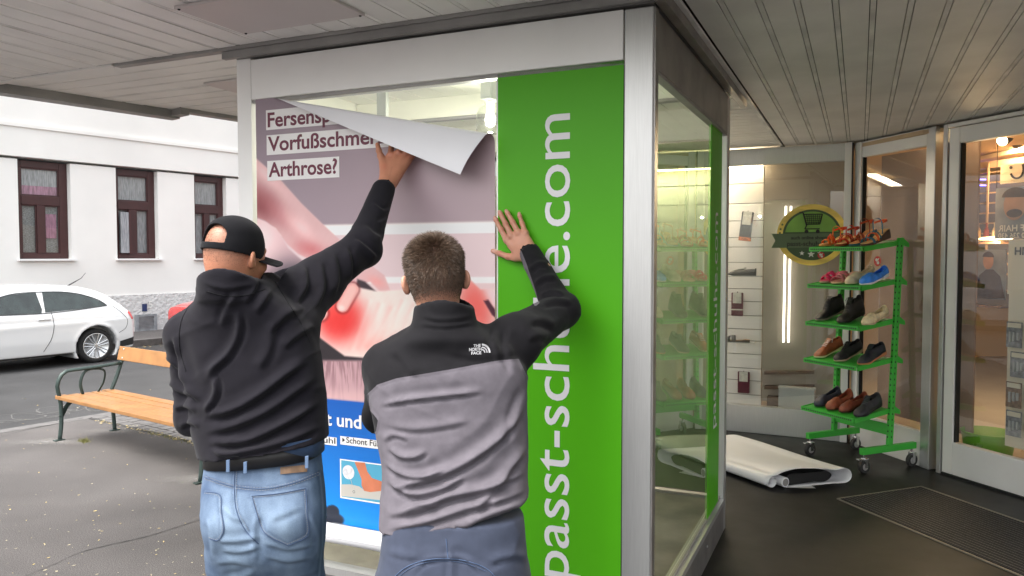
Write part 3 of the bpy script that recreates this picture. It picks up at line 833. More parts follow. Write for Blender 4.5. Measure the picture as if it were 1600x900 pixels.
MB().box(c+ZZ*.093, np.array([d1[0], d1[1], 0])*.155, np.array([n1[0], n1[1], 0])*.053, ZZ*.007).build('lid', 'frost', boxt)

# ------------------------------------------------------------------ round badge on the window
badge = thing('round_sign', 'round gold rimmed green sticker with shopping cart and stars on the window', 'sign')
bc = off_pt(1268, 367, -.012); bd = np.array([d1[0], d1[1], 0]); bn = np.array([n1[0], n1[1], 0])
mpx = 6.75/1200*1.0
R_ = 47*mpx
def disk(r0, r1, off, m, name, squash=1.0, seg_=56, th=.004, c=None):
    c = bc if c is None else c
    mb = MB(); V_ = []; 
    for rr, oo_ in ((r0, off), (r1, off)):
        for j in range(seg_):
            a = 2*math.pi*j/seg_; V_.append(c+bd*rr*math.cos(a)*1.08+ZZ*rr*math.sin(a)+bn*oo_)
    if r0 < 1e-4:
        mb.add(V_[seg_:], [tuple(range(seg_))])
    else: mb.add(V_, [(j, (j+1) % seg_, seg_+(j+1) % seg_, seg_+j) for j in range(seg_)])
    return mb.build(name, m, badge)
M['gold'] = mat('gold_print', (.80,.58,.13), .38, .2, noise=(3,.35), stretch=(1,1,4))
M['badge_dk'] = mat('badge_dark_green', (.04,.085,.03), .4)
M['badge_gr'] = mat('badge_green', (.20,.42,.06), .4, noise=(5,.2))
M['ink'] = mat('black_ink', (.012,.012,.012), .5)
M['white_ink'] = mat('white_ink', (.75,.75,.72), .5)
M['red_ink'] = mat('red_sticker', (.62,.03,.03), .4)
disk(R_*.83, R_*1.0, .003, 'gold', 'rim')
disk(0, R_*.84, .002, 'badge_dk', 'face')
V_ = []
seg_ = 40
for j in range(seg_+1):
    a = math.pi*(.04+.92*j/seg_); V_.append(bc+bd*R_*.76*1.08*math.cos(a)+ZZ*(R_*.76*math.sin(a)+.0)+bn*.0035)
MB().add(V_, [tuple(range(len(V_)))]).build('green_field', 'badge_gr', badge)
# ribbon
rb = MB(); 
rb.add([bc+bd*x*R_+ZZ*z*R_+bn*.005 for x, z in ((-1.25,.05),(.98,.05),(.98,-.42),(-1.25,-.42),(-1.12,-.18))], [(0,4,3,2,1)])
M['ribbon'] = mat('dark_ribbon_print', (.10,.15,.075), .45)
rb.build('ribbon', 'ribbon', badge)
for body, z, sz in (('auch online shoppen', -.14, .040), ('passt-schuhe.com', -.355, .056)):
    V_, F_ = text_mesh(body, sz, .001, 'CENTER')
    place_text('lettering', V_, F_, bc+ZZ*z*R_+bn*.006, bd, ZZ, bn, 'ink', badge, .001)
# cart
cart = MB(); s_ = R_*.0095
def cq(x, y): return bc+bd*(x*s_)+ZZ*(y*s_+R_*.10)+bn*.007
def bar(x0, y0, x1, y1, w=3.0): cart.tube([cq(x0, y0), cq(x1, y1)], w*s_*.5, 6)
bar(-40,68,-28,66,5); bar(-28,66,-16,22,5); bar(-24,60,34,60,4); bar(34,60,26,26,4); bar(-16,26,26,26,4); bar(-16,22,-22,10,4); bar(-22,10,26,10,4)
for k in range(1, 8): bar(-24+7.2*k, 60, -16+5.3*k, 26, 2)
for k in range(1, 5): bar(-22+1.5*k, 60-7*k, 33-1.5*k, 60-7*k, 2)
for x in (-16, 20):
    cart.lathe([(0.01,0),(6.5*s_,0),(6.5*s_,.002)], cq(x, 1), bn, 14)
cart.build('cart_symbol', 'ink', badge)
def star(c, r, m, name='star'):
    P = []
    for j in range(10):
        a = math.pi/2+j*math.pi/5; rr = r if j % 2 == 0 else r*.42
        P.append(c+bd*rr*math.cos(a)+ZZ*rr*math.sin(a)+bn*.007)
    P.append(c+bn*.007)
    MB().add(P, [(j, (j+1) % 10, 10) for j in range(10)]).build(name, m, badge)
star(bc-bd*.075-ZZ*R_*.60, .022, 'white_ink'); star(bc-ZZ*R_*.63, .032, 'white_ink'); star(bc+bd*.07-ZZ*R_*.60, .022, 'white_ink')
for a in (2.75, 2.92, 3.06): star(bc+bd*R_*.91*1.08*math.cos(a)+ZZ*R_*.91*math.sin(a), .014, 'badge_dk', 'rim_star')

# percent stickers
def percent(c, n_, d_, r, label):
    t = thing('percent_sticker', label, 'sticker')
    V_ = [c+d_*r*math.cos(6.283*j/32)+ZZ*r*math.sin(6.283*j/32) for j in range(32)]
    MB().add(V_, [tuple(range(32))]).build('disc', 'red_ink', t)
    V2, F2 = text_mesh('%', r*1.5, .004*r/.04, 'CENTER')
    place_text('lettering', V2, F2, c-ZZ*r*.55, d_, ZZ, n_, 'white_ink', t, .002)
d2, n2 = seg(2, 0, 0, 0)
n2v, d2v = np.array([n2[0], n2[1], 0]), np.array([d2[0], d2[1], 0])
P2p = np.array([Wp[2][0], Wp[2][1], 0])+n2v*.004
pc = hit(1371, 408, P2p, n2v); pc2 = off_pt(1283, 399, -.02)
percent(pc, n2v, d2v, .040, 'small round red percent sticker on the glass behind the rack')
percent(pc2, bn, bd, .028, 'small red percent sticker overlapping the stars of the round sign')

# ------------------------------------------------------------------ behind segment 2: brownish panel with pale posters
M['brown_panel'] = mat('brown_display_panel', (.29,.205,.16), .6, noise=(2.2,.16,6))
p2 = wpt(2, wlen(2)/2, -.3, 1.35)
tag(MB().box(p2, d2v*.50, n2v*.008, ZZ*1.1).build('display_panel', 'brown_panel'), 'brown display panel behind the narrow window beside the door', 'panel')

# ------------------------------------------------------------------ door interior
d4, n4 = seg(4, 0, 0, 0); n4v, d4v = np.array([n4[0], n4[1], 0]), np.array([d4[0], d4[1], 0])
def dpt(px, py, off):
    return hit(px, py, np.array([Wp[4][0], Wp[4][1], 0])-n4v*off, n4v)
def dbox(name, px0, py0, px1, py1, off, m, parent=None, th=.006, **k):
    c00, c10 = dpt(px0, (py0+py1)/2, off), dpt(px1, (py0+py1)/2, off)
    zt_, zb_ = dpt((px0+px1)/2, py0, off)[2], dpt((px0+px1)/2, py1, off)[2]
    c = (c00+c10)/2; hv = (c10-c00)/2; hv[2] = 0; c[2] = (zt_+zb_)/2
    return MB().box(c, hv, n4v*th, ZZ*(zt_-zb_)/2).build(name, m, parent, **k)
M['packet'] = mat('cream_card', (.70,.66,.55), .6)
M['blue_tube'] = mat('violet_neon', (.1,.1,1), .5, emis=((.12,.09,1), 3))
M['blindslat'] = mat('copper_blind_slat', (.40,.26,.16), .35, .5)
M['lampglow'] = mat('lamp_glow', (1,.8,.5), .5, emis=((1,.72,.38), 14))
M['lampbody'] = mat('spot_body', (.05,.045,.04), .5)
dw = dbox('dark_wall', 1485, 268, 1720, 480, 1.7, 'dark_int', inter)
bl = thing('venetian_blind', 'open copper coloured blind across the back of the shop', 'blind')
for k in range(11):
    y = 263+k*16.5
    dbox('blind_slat', 1495, y, 1700, y+2.2, 1.35, 'blindslat', bl, .012)
dbox('ladder_cord', 1541, 255, 1543.5, 430, 1.33, 'blindslat', bl)
dbox('head_rail', 1494, 246, 1700, 257, 1.36, 'blindslat', bl, .02)
M['jar'] = mat('assorted_jar', (.25,.10,.07), .3)
for k, (y, lab) in enumerate(((281, 'upper violet neon line behind the copper blind'), (290, 'lower violet neon line behind the copper blind'))):
    a_, b_ = dpt(1494, y, 1.5), dpt(1540, y-.5, 1.5)
    tag(MB().tube([a_, b_], .006, 8).build('neon_tube', 'blue_tube'), lab, 'neon light', 'neon lines in the shop')
# spot lamps
def spot(px, py, off, lab, dirv, r):
    t = thing('spot_lamp', lab, 'spotlight'); c = dpt(px, py, off); dirv = np.array(dirv, float); dirv /= np.linalg.norm(dirv)
    MB().lathe([(r*.6,-.12),(r*.8,-.10),(r,-.03),(r,0)], c, dirv, 20).build('housing', 'lampbody', t, smooth=False)
    MB().lathe([(.001,.001),(r*.88,.001),(r*.7,.006)], c, dirv, 20).build('bulb_face', 'lampglow', t)
    MB().tube([c-dirv*.08, c-dirv*.08+ZZ*.12], .008, 6).build('stem', 'lampbody', t)
    lp = bpy.data.lights.new('spot_light', 'SPOT'); lp.energy = 55; lp.color = (1,.74,.42); lp.spot_size = math.radians(110); lp.spot_blend = .6; lp.shadow_soft_size = .04
    lo = bpy.data.objects.new('lamp_light', lp); COL.objects.link(lo); lo.location = c+dirv*.03
    lo.rotation_euler = (-Vector(dirv)).to_track_quat('Z', 'Y').to_euler(); lo.parent = t
spot(1566, 220, .7, 'lit ceiling spotlight shining towards the street, behind the door glass', -d4v*.0+np.array([-.75,-.45,-.3]), .043)
spot(1590, 226, 1.2, 'second ceiling spotlight just right of the lit one, turned away', (.6,.6,-.5), .04)
# pendant disc lamp
pen = thing('pendant_lamp', 'flat glowing saucer lamp hanging among the bottles', 'pendant lamp')
pc_ = dpt(1555, 373, 1.0)
M['saucer'] = mat('saucer_glow', (1,.75,.4), .4, emis=((1,.62,.26), 2.4))
MB().lathe([(.02,.02),(.09,.012),(.125,0),(.11,-.008)], pc_, seg=28).build('saucer', 'saucer', pen, smooth=True)
MB().tube([pc_, pc_+ZZ*.9], .003, 6).build('cord', 'ink', pen)
pl_ = bpy.data.lights.new('pendant_light', 'POINT'); pl_.energy = 12; pl_.color = (1,.7,.38); pl_.shadow_soft_size = .08
lo = bpy.data.objects.new('lamp_light', pl_); COL.objects.link(lo); lo.location = pc_-ZZ*.06; lo.parent = pen
# ceiling light that warms the room (shop's own light)
al = bpy.data.lights.new('room_light', 'AREA'); al.energy = 30; al.size = 1.6; al.color = (1,.76,.48)
lo = bpy.data.objects.new('lamp_light', al); COL.objects.link(lo); lo.location = (5.0, 7.2, 2.44)
cl = thing('ceiling_light', 'warm square ceiling light inside the shop', 'ceiling light'); lo.parent = cl
MB().bx(4.2, 5.8, 6.4, 8.0, 2.455, 2.49).build('light_panel', 'warm_wall', cl)
al = bpy.data.lights.new('window_light', 'AREA'); al.energy = 9; al.size = 1.6; al.size_y = .1; al.shape = 'RECTANGLE'; al.color = (1,.86,.66)
lo = bpy.data.objects.new('lamp_light', al); COL.objects.link(lo); p = wpt(1, tL+.9, -.12, 2.40); lo.location = p; lo.parent = bpy.data.objects['strip_light']
lo.rotation_euler = (0, 0, math.atan2(d1[1], d1[0]))
# cards and posters behind the door glass
card = thing('smiley_card', 'pale card with a black hand drawn smile high behind the door glass', 'card')
dbox('card_sheet', 1564, 254, 1640, 284, .5, 'packet', card)
sc_ = dpt(1585, 268, .49); k_ = 5.4/1200
pts = [sc_+d4v*k_*x-ZZ*k_*y for x, y in ((14,-10),(15,0),(11,9),(2,11),(-4,7),(-6,3))]
MB().tube(curve_pts(pts, 16), .007, 6).build('smile_line', 'ink', card)
MB().lathe([(.001,0),(.012,0),(.012,.003)], sc_+d4v*k_*(-6)+ZZ*k_*7, n4v, 12).build('eye_dot', 'ink', card)
pst = thing('hair_salon_poster', 'poster of a face with mirrored lettering below, at the right edge', 'poster')
M['poster_bl'] = mat('blue_grey_print', (.20,.25,.32), .5, noise=(6,.3))
M['face_pr'] = mat('printed_skin', (.42,.25,.17), .5, noise=(5,.2))
M['hair_pr'] = mat('printed_dark_hair', (.05,.035,.03), .5, noise=(12,.4))
dbox('poster_sheet', 1556, 290, 1660, 372, .42, 'poster_bl', pst)
c = dpt(1586, 320, .41)
def ellipse_plate(c, rx, rz, m, name, parent, off=.002, a0=0, a1=6.2832):
    V_ = [c+d4v*rx*math.cos(a0+(a1-a0)*j/28)+ZZ*rz*math.sin(a0+(a1-a0)*j/28)+n4v*off for j in range(28)]
    MB().add(V_, [tuple(range(28))]).build(name, m, parent)
ellipse_plate(c, .085, .11, 'face_pr', 'face_print', pst, .004)
ellipse_plate(c+ZZ*.05, .10, .075, 'hair_pr', 'hair_print', pst, .006, 0, 3.1416)
ellipse_plate(c-ZZ*.06, .06, .03, 'hair_pr', 'beard_print', pst, .006)
for body, y, sz in (('PART OF HAIR', 358, .066), ('0660 236 430', 368, .05)):  # lettering reflected in the glass, put on the sheet as mirrored print
    V_, F_ = text_mesh(body, sz, .001); V_[:, 0] *= -1; F_ = [f[::-1] for f in F_]
    V_[:, 0] -= V_[:, 0].min()
    place_text('lettering', V_, F_, dpt(1560, y+4, .405), d4v, ZZ, n4v, 'white_ink' if sz < .06 else 'white_ink', pst, .002)
hp = thing('hair_advert', 'cream poster starting with the letters HI, low at the right edge', 'poster')
dbox('poster_sheet', 1576, 373, 1680, 462, .25, 'packet', hp)
V_, F_ = text_mesh('HILFE', .075, .002)
place_text('lettering', V_, F_, dpt(1585, 398, .24), d4v, ZZ, n4v, 'ink', hp, .003)
# portrait print
por = thing('portrait_poster', 'poster of a standing man in front of shelves behind the door glass', 'poster')
dbox('poster_sheet', 1493, 390, 1572, 466, .8, 'poster_bl', por)
c = dpt(1545, 408, .79)
ellipse_plate(c, .045, .065, 'face_pr', 'face_print', por, .006); ellipse_plate(c+ZZ*.03, .05, .045, 'hair_pr', 'hair_print', por, .008, 0, 3.1416)
V_ = [dpt(x, y, .785) for x, y in ((1522,466),(1530,430),(1541,421),(1552,421),(1563,432),(1570,466))]
MB().add(V_, [tuple(range(6))]).build('torso_print', 'hair_pr', por)
M['shelfgoods'] = mat('dark_shelf_goods', (.10,.07,.06), .5, noise=(20,.7))
sh = thing('bottle_shelf', 'dark shelves with bottles behind the door glass', 'shelf')
for y in (378, 452, 476):
    dbox('shelf_board', 1494, y, 1574, y+3, 1.1, 'wood_dk', sh, .08)
bt = dpt(1500, 377, 1.05)
cols = [(.3,.1,.06), (.12,.14,.16), (.35,.22,.1), (.2,.05,.05), (.4,.36,.3)]
for k in range(5): M['bt%d' % k] = mat('bottle_glass_%s' % ['red','smoke','amber','wine','pale'][k], cols[k], .2)
labs = ['red bottle standing first from the left on the upper shelf', 'smoky bottle second from the left on the upper shelf', 'amber bottle third from the left on the upper shelf', 'dark wine bottle fourth from the left on the upper shelf', 'pale bottle rightmost on the upper shelf']
for k in range(5):
    c = dpt(1502+k*13, 377, 1.08)
    tag(MB().lathe([(.02,0),(.022,.02),(.022,.09),(.008,.12),(.008,.15),(.01,.155)], c, seg=12).build('bottle', 'bt%d' % k), labs[k], 'bottle', 'bottles on the shop shelf')
# packets hanging on a board
pg = thing('packet_board', 'cream board with hanging accessories behind the door glass', 'display board')
dbox('board_sheet', 1574, 455, 1700, 712, .22, 'packet', pg)
M['blister'] = mat('blister_pack', (.22,.23,.25), .25, noise=(30,.5))
M['blister2'] = mat('brown_pack', (.22,.15,.11), .3, noise=(30,.5))
labs = ['grey blister pack, topmost on the board', 'grey blister pack below the topmost one', 'brown blister pack in the third row of the board', 'grey blister pack in the bottom row of the board']
for k, (x, y) in enumerate(((1573, 503), (1579, 550), (1572, 597), (1572, 642))):
    t = thing('blister_pack', labs[k], 'packet', 'hanging packets')
    dbox('card', x, y, x+24, y+40, .14, 'blister2' if k % 3 == 2 else 'blister', t, .004)
    dbox('header_card', x+2, y+2, x+22, y+9, .132, 'packet', t, .004)
    for q in range(3): dbox('item', x+4+q*6, y+15+q, x+7+q*6, y+31-q, .130, 'frost', t, .007)
# green bin
gb = thing('green_bin', 'bright green tub on the floor behind the door glass', 'tub')
c = dpt(1545, 655, .32); c[2] = .03
M['binplastic'] = mat('green_plastic', (.16,.42,.03), .4)
MB().lathe([(.13,0),(.135,.01),(.175,.27),(.185,.28),(.175,.285),(.13,.02)], c, seg=32).build('tub_body', 'binplastic', gb, smooth=True)

# ------------------------------------------------------------------ floor mat
matt = thing('door_mat', 'dark ribbed entrance mat with metal edge in front of the door', 'door mat')
A_ = gp(1310, 782); B_ = gp(1440, 763); ml = np.array([.314, -.95, 0]); ml /= np.linalg.norm(ml)
mw = B_-A_; mw[2] = 0; MW = np.linalg.norm(mw); mw /= MW
ML = 1.9
M['mat_edge'] = mat('brass_edge', (.30,.27,.22), .4, .5)
M['mat_rib'] = mat('mat_carpet_rib', (.018,.017,.017), .95, noise=(40,.3))
M['mat_metal'] = mat('mat_metal_line', (.26,.25,.24), .35, .6)
def mq(u, v, z): return A_+mw*u+ml*v+ZZ*z
MB().add([mq(0,0,.006+.001), mq(MW,0,.007), mq(MW,ML,.007), mq(0,ML,.007)], [(0,1,2,3)]).build('mat_backing', 'mat_rib', matt)
for (u0, u1, v0, v1) in ((-.008,.0,-.008,ML), (MW,MW+.008,-.008,ML), (0,MW,-.008,0)):
    MB().box(mq((u0+u1)/2, (v0+v1)/2, .010), mw*(u1-u0)/2, ml*(v1-v0)/2, ZZ*.004).build('edge_strip', 'mat_edge', matt)
nr = 22
for k in range(nr):
    u0 = .012+k*(MW-.02)/nr; wv = (MW-.02)/nr
    MB().box(mq(u0+wv*.45, ML/2, .0105), mw*wv*.36, ml*(ML/2-.004), ZZ*.0028).build('carpet_rib', 'mat_rib', matt)
    MB().box(mq(u0+wv*.93, ML/2, .0095), mw*.0018, ml*(ML/2-.004), ZZ*.0024).build('metal_line', 'mat_metal', matt)

# ================================================================== STREET: BUILDING
bld = thing('white_building', 'plain white rendered house across the street with brown windows', 'house')
Fp = GA*G_F
def fh(px, py, off=0.0):
    p = hit(px, py, Fp-GA*off, GA); return float(p@FA), float(p[2])
a_min, a_max = -16.0, 26.0
WN = [((29, 111), (250, 401)), ((182, 247), (266, 403)), ((304, 354), (277, 403))]
wins = []
ztop = [fh(70, 251)[1], fh(215, 265)[1], fh(330, 277)[1]]
zsill = [fh(70, 403)[1], fh(215, 405)[1], fh(330, 404)[1]]
ZT, ZB = float(np.mean(ztop)), float(np.mean(zsill))
for (x0, x1), _ in WN: wins.append((fh(x0, 330)[0], fh(x1, 330)[0]))
zl1, zl2 = fh(185, 214)[1], fh(185, 259)[1]
zp = fh(200, 461)[1]
def fb(name, a0, a1, g0, g1, z0, z1, m, parent=bld, **k):
    return MB().box(st((a0+a1)/2, (g0+g1)/2, (z0+z1)/2), FA*(a1-a0)/2, GA*(g1-g0)/2, ZZ*(z1-z0)/2).build(name, m, parent, **k)
GW = G_F
# wall with openings
xs = sorted(sum([[a, b] for a, b in wins], []))
edges = [a_min]+xs+[a_max]
for k in range(0, len(edges), 2): fb('wall_pier', edges[k], edges[k+1], GW, GW+.4, zp, ZT, 'stucco')
for a, b in wins: fb('wall_below_window', a, b, GW, GW+.4, zp, ZB, 'stucco')
fb('wall_upper', a_min, a_max, GW-.045, GW+.4, max(zl2, ZT+.002), zl1, 'stucco')
fb('wall_upper', a_min, a_max, GW-.02, GW+.4, zl1+.001, 11, 'stucco')
fb('string_course', a_min, a_max, GW-.075, GW-.046, zl1-.045, zl1+.02, 'stucco')
fb('plinth', a_min, a_max, GW-.03, GW+.4, -.05, zp, 'plinth')
fb('back', a_min, a_max, GW+2.5, GW+2.6, 0, 10.9, 'dark_room')
for k, (a, b) in enumerate(wins):
    w_ = b-a; hh_ = ZT-ZB; g = GW+.17
    wf = fb('window', a+.001, b-.001, g+.05, g+.06, ZB, ZT, ['curtain_k', 'curtain', 'curtain'][k])
    zt_ = ZB+hh_*.60; f_ = .085*w_/1.1+.03
    M_ = 'brown_frame'
    for nm, (x0, x1, z0, z1, gg) in dict(left=(a, a+f_, ZB, ZT, 0), right=(b-f_*1.5, b, ZB, ZT, 0), top=(a+f_, b-f_*1.5, ZT-f_*1.3, ZT, 0),
                    bottom=(a+f_, b-f_*1.5, ZB, ZB+f_, 0), transom=(a+f_, b-f_*1.5, zt_-.09, zt_+.09, -.01), mullion=(a+w_*.47-.07, a+w_*.47+.07, ZB+f_, zt_-.09, -.008)).items():
        fb('frame_'+nm if False else 'frame_bar', x0, x1, g-.03+gg, g+.04, z0+.0005, z1-.0005, M_, wf, bevel=.008)
    for (x0, x1, z0, z1) in ((a+f_, b-f_*1.5, zt_+.09, ZT-f_*1.3), (a+f_, a+w_*.47-.07, ZB+f_, zt_-.09), (a+w_*.47+.07, b-f_*1.5, ZB+f_, zt_-.09)):
        P = [st(x0, g+.01, z0), st(x1, g+.01, z0), st(x1, g+.01, z1), st(x0, g+.01, z1)]
        MB().add(P, [(0,1,2,3)]).build('pane', 'glass_soft', wf)
        t_ = .022
        for q in ((x0, x0+t_, z0, z1), (x1-t_, x1, z0, z1), (x0+t_, x1-t_, z1-t_, z1), (x0+t_, x1-t_, z0, z0+t_)):
            fb('sash', q[0], q[1], g-.012, g+.008, q[2], q[3], M_, wf)
    if k == 0:
        fb('curtain', a+f_, b-f_*1.5, g+.03, g+.035, zt_+.09, zt_+.28, 'curtain_p', wf)
        fb('curtain', a+w_*.5, b-f_*1.9, g+.03, g+.035, ZB+.4, zt_-.25, 'curtain_p', wf)
        fb('curtain', a+f_, b-f_*1.5, g+.028, g+.03, zt_+.28, ZT-f_*1.3, 'curtain', wf)
    if k == 1:
        fb('tilted_sash', a+f_+.02, a+w_*.47-.09, g-.10, g-.07, ZB+f_+.02, zt_-.15, 'curtain', wf)
        fb('sash', a+w_*.47-.13, a+w_*.47-.07, g-.11, g-.02, ZB+f_, zt_-.1, M_, wf)
    fb('sill', a-.04, b+.06, GW-.09, GW+.13, ZB-.035, ZB-.001, 'white_paint', wf)
# vent and number plate on the plinth
a0, z1_ = fh(209, 492); a1, z0_ = fh(243, 516)
vent = thing('wall_vent', 'grey framed ventilation grille low in the white wall', 'vent')
M['vent_m'] = mat('grey_vent_metal', (.32,.34,.36), .5, .3, noise=(9,.2))
fb('vent_back', a0, a1, GW-.045, GW-.032, z0_, z1_, 'trim', vent)
fr_ = .07
for q in ((a0, a0+fr_, z0_, z1_), (a1-fr_, a1, z0_, z1_), (a0+fr_, a1-fr_, z1_-fr_*.7, z1_), (a0+fr_, a1-fr_, z0_, z0_+fr_*.7)):
    fb('frame_bar', q[0], q[1], GW-.075, GW-.046, q[2]+.001, q[3]-.001, 'vent_m', vent)
nl = 9
for k in range(nl):
    zc = z0_+fr_*.7+(k+.5)*(z1_-z0_-fr_*1.4)/nl
    fb('louvre', a0+fr_+.001, a1-fr_-.001, GW-.065, GW-.047, zc-.009, zc+.006, 'vent_m', vent)
a0, z1_ = fh(220.5, 475); a1, z0_ = fh(228, 486)
M['navy'] = mat('navy_enamel', (.03,.05,.13), .3)
num = thing('house_number', 'tiny dark blue enamel plate above the wall vent', 'sign')
fb('plate', a0, a1, GW-.05, GW-.032, z0_, z1_, 'navy', num)
V_, F_ = text_mesh('5', .2, .004)
place_text('lettering', V_, F_, st(a0+.13, GW-.05, z0_+.07), FA, ZZ, -GA, 'white_ink', num, .002)

# ================================================================== POSTER BEING APPLIED
poster = thing('large_poster', 'large foot pain advert poster with its top right corner folded over showing the white back', 'poster')
PA, PB = np.array(fs(404, 153)), np.array(fs(777, 226))
fd = (PB-PA)/np.linalg.norm(PB-PA); fnn = np.array([-fd[1], fd[0]])
if fnn[1] < 0: fnn = -fnn
PS0, PS1, PZ0, PZ1 = .632, 1.852, fs(555, 822)[1], 2.316
def bend(q, off):
    """q (n,2) sheet coordinates -> world, off = how far the printed face stands off the glass"""
    rel = q-PA; d_ = rel@fnn; l_ = np.clip(rel@fd, 0, None)
    r = .009+.026*(l_/1.28)
    th = 2.66
    a = np.clip(d_/r, 0, th)
    up = np.where(d_ > 0, r*np.sin(a), d_); ou = r*(1-np.cos(a))
    ex = np.clip(d_-r*th, 0, None)
    up = up+ex*np.cos(th)*np.cos(.0); ou = ou+ex*np.sin(th)*.55+.018*np.sin(np.clip(ex/.2, 0, 1)*3.14)*np.clip(l_, 0, 1)
    Q = PA+fd*(rel@fd)[:, None]+fnn*up[:, None]
    W = C0+U*Q[:, :1]+ZZ*Q[:, 1:2]-VD*(off+ou)[:, None]
    return W, d_
def inside(P, poly):
    poly = np.array(poly, float); c = np.zeros(len(P), bool); n = len(poly)
    for i in range(n):
        a, b = poly[i], poly[(i+1) % n]
        m = ((a[1] > P[:, 1]) != (b[1] > P[:, 1]))
        xx = (b[0]-a[0])*(P[:, 1]-a[1])/(b[1]-a[1]+1e-12)+a[0]
        c ^= m & (P[:, 0] < xx)
    return c
def soft(P, poly, w):
    d_, _, _ = seg_dist(P, list(poly)+[poly[0]])
    d_ = np.where(inside(P, poly), d_, -d_)
    return smoothstep(-w, w, d_)
def blob(P, c, rx, ry, rot=0, p=1.0):
    x, y = P[:, 0]-c[0], P[:, 1]-c[1]; ca, sa = math.cos(rot), math.sin(rot)
    return np.exp(-(((x*ca+y*sa)/rx)**2+((-x*sa+y*ca)/ry)**2)**p)
def paint(P, S):
    """P: pixel-like print coordinates, S: sheet coordinates"""
    n = len(P); C = np.zeros((n, 3))
    def put(mask, col): 
        m_ = mask[:, None]; C[:] = C*(1-m_)+np.asarray(col, float)*m_
    x, y = P[:, 0], P[:, 1]
    t = np.clip((x-400)/375, 0, 1)
    C[:] = np.stack([126+22*t, 112+18*t, 121+14*t], 1)
    C -= (8*smoothstep(320, 150, y))[:, None]
    put(smoothstep(349, 354, y+.02*(x-510)), (214, 205, 200)); put(smoothstep(367, 369, y+.015*(x-510)), (186, 166, 168))
    put(smoothstep(431, 434, y), (206, 194, 193)); put(smoothstep(441, 444, y), (190, 166, 166))
    # calf
    calf = [(398,338),(420,347),(436,360),(452,388),(475,408),(520,425),(540,460),(500,520),(398,480)]
    put(soft(P, calf, 2), (186, 152, 155)); put(soft(P, calf, 2)*blob(P, (455, 430), 46, 30), (74, 66, 74)); put(soft(P, calf, 2)*blob(P, (412, 375), 26, 40)*.7, (214, 190, 188))
    # forearm
    arm_ = [(398,244),(441,282),(473,318),(510,354),(545,386),(575,410),(602,430),(612,456),(598,458),(580,440),(560,446),(520,430),(487,406),(468,397),(450,381),(433,357),(416,345),(398,338)]
    m_ = soft(P, arm_, 1.6)
    put(m_, (184, 148, 148)); put(m_*blob(P, (410, 320), 32, 22, .8), (112, 54, 58)); put(m_*blob(P, (440, 335), 60, 15, .75)*.6, (150, 84, 88))
    put(m_*blob(P, (470, 355), 34, 13, .75)*.65, (218, 186, 184)); put(m_*blob(P, (420, 275), 40, 9, .78)*.8, (206, 168, 168)); put(m_*blob(P, (487, 390), 26, 13, .3)*.8, (168, 92, 94))
    put(m_*blob(P, (590, 440), 16, 8, .5)*.8, (196, 130, 126))
    put(soft(P, [(560,436),(572,440),(585,452),(592,458),(575,458),(558,446)], 2), (46, 34, 40))
    # dark ground below the foot
    put(smoothstep(505, 530, y), (36, 30, 34)); put(smoothstep(560, 566, y), (158, 126, 130))
    X3 = np.stack([x*1.0+.12*(y-560)*np.sin(x*.09), y*.10, x*0], 1); st_ = .75*pnoise(X3, 1.15, 21, 2)+.5*pnoise(X3, .28, 22, 2)
    put(smoothstep(560, 566, y)*smoothstep(.05, .6, st_)*(1-smoothstep(570, 622, y)*.75)*.8, (112, 82, 88))
    put(smoothstep(560, 566, y)*smoothstep(600, 622, y)*.4, (196, 160, 158))
    # foot
    foot = [(470,500),(492,462),(520,450),(548,446),(590,455),(640,452),(700,430),(735,436),(752,452),(775,452),(785,505),(775,520),(735,500),(700,540),(640,560),(585,560),(540,556),(505,530)]
    m_ = soft(P, foot, 2)
    put(m_, (204, 184, 177))
    put(m_*blob(P, (532, 498), 40, 40, 0, 1.6), (186, 40, 38)); put(m_*blob(P, (520, 478), 22, 18)*.4, (214, 84, 76))
    for k in range(7):
        a = (548+14*k, 545-2*k); b = (575+18*k, 470+6*(k % 3)); d_, _, _ = seg_dist(P, [a, ((a[0]+b[0])/2+4, (a[1]+b[1])/2+5), b])
        put(m_*np.exp(-(d_/(3.2+k%3))**2)*(.16+.05*(k%3)), (180, 118, 112)); d_, _, _ = seg_dist(P, [(a[0]+6, a[1]), (b[0]+6, b[1])])
        put(m_*np.exp(-(d_/3.5)**2)*.16, (240, 224, 216))
    put(m_*blob(P, (745, 478), 26, 52, -.3, 1.5), (206, 92, 86)); put(m_*blob(P, (774, 468), 8, 26, -.5)*.9, (206, 172, 176))
    put(soft(P, [(757,470),(764,468),(785,498),(785,504),(770,492)], 1.5), (66, 34, 46))
    put(m_*blob(P, (600, 540), 60, 16)*.5, (190, 120, 112))
    tex = .5*pnoise(np.stack([x, y, x*0], 1), .16, 31, 3)+.5*pnoise(np.stack([x+.6*y, (y-.6*x)*.3, x*0], 1), .5, 32, 3)
    C += (tex*5.5*soft(P, foot, 2))[:, None]*np.array([.6, 1, 1]); C += (tex*5*soft(P, arm_, 2))[:, None]*np.array([.6, 1, 1])
    # finger tips
    for ca_, cb_, r_ in (((462, 474), (502, 489), 11.5), ((552, 452), (537, 478), 9.5)):
        d_, _, _ = seg_dist(P, [ca_, cb_]); e = smoothstep(r_+1.2, r_-1.2, d_)
        put(np.exp(-((d_-r_-1.5)/2.2)**2)*.55, (96, 22, 24)); put(e, (190, 136, 130)); put(e*smoothstep(r_-1, r_-5, d_)*.5, (212, 170, 162))
        ux, uy = (cb_[0]-ca_[0])/math.hypot(cb_[0]-ca_[0], cb_[1]-ca_[1]), (cb_[1]-ca_[1])/math.hypot(cb_[0]-ca_[0], cb_[1]-ca_[1])
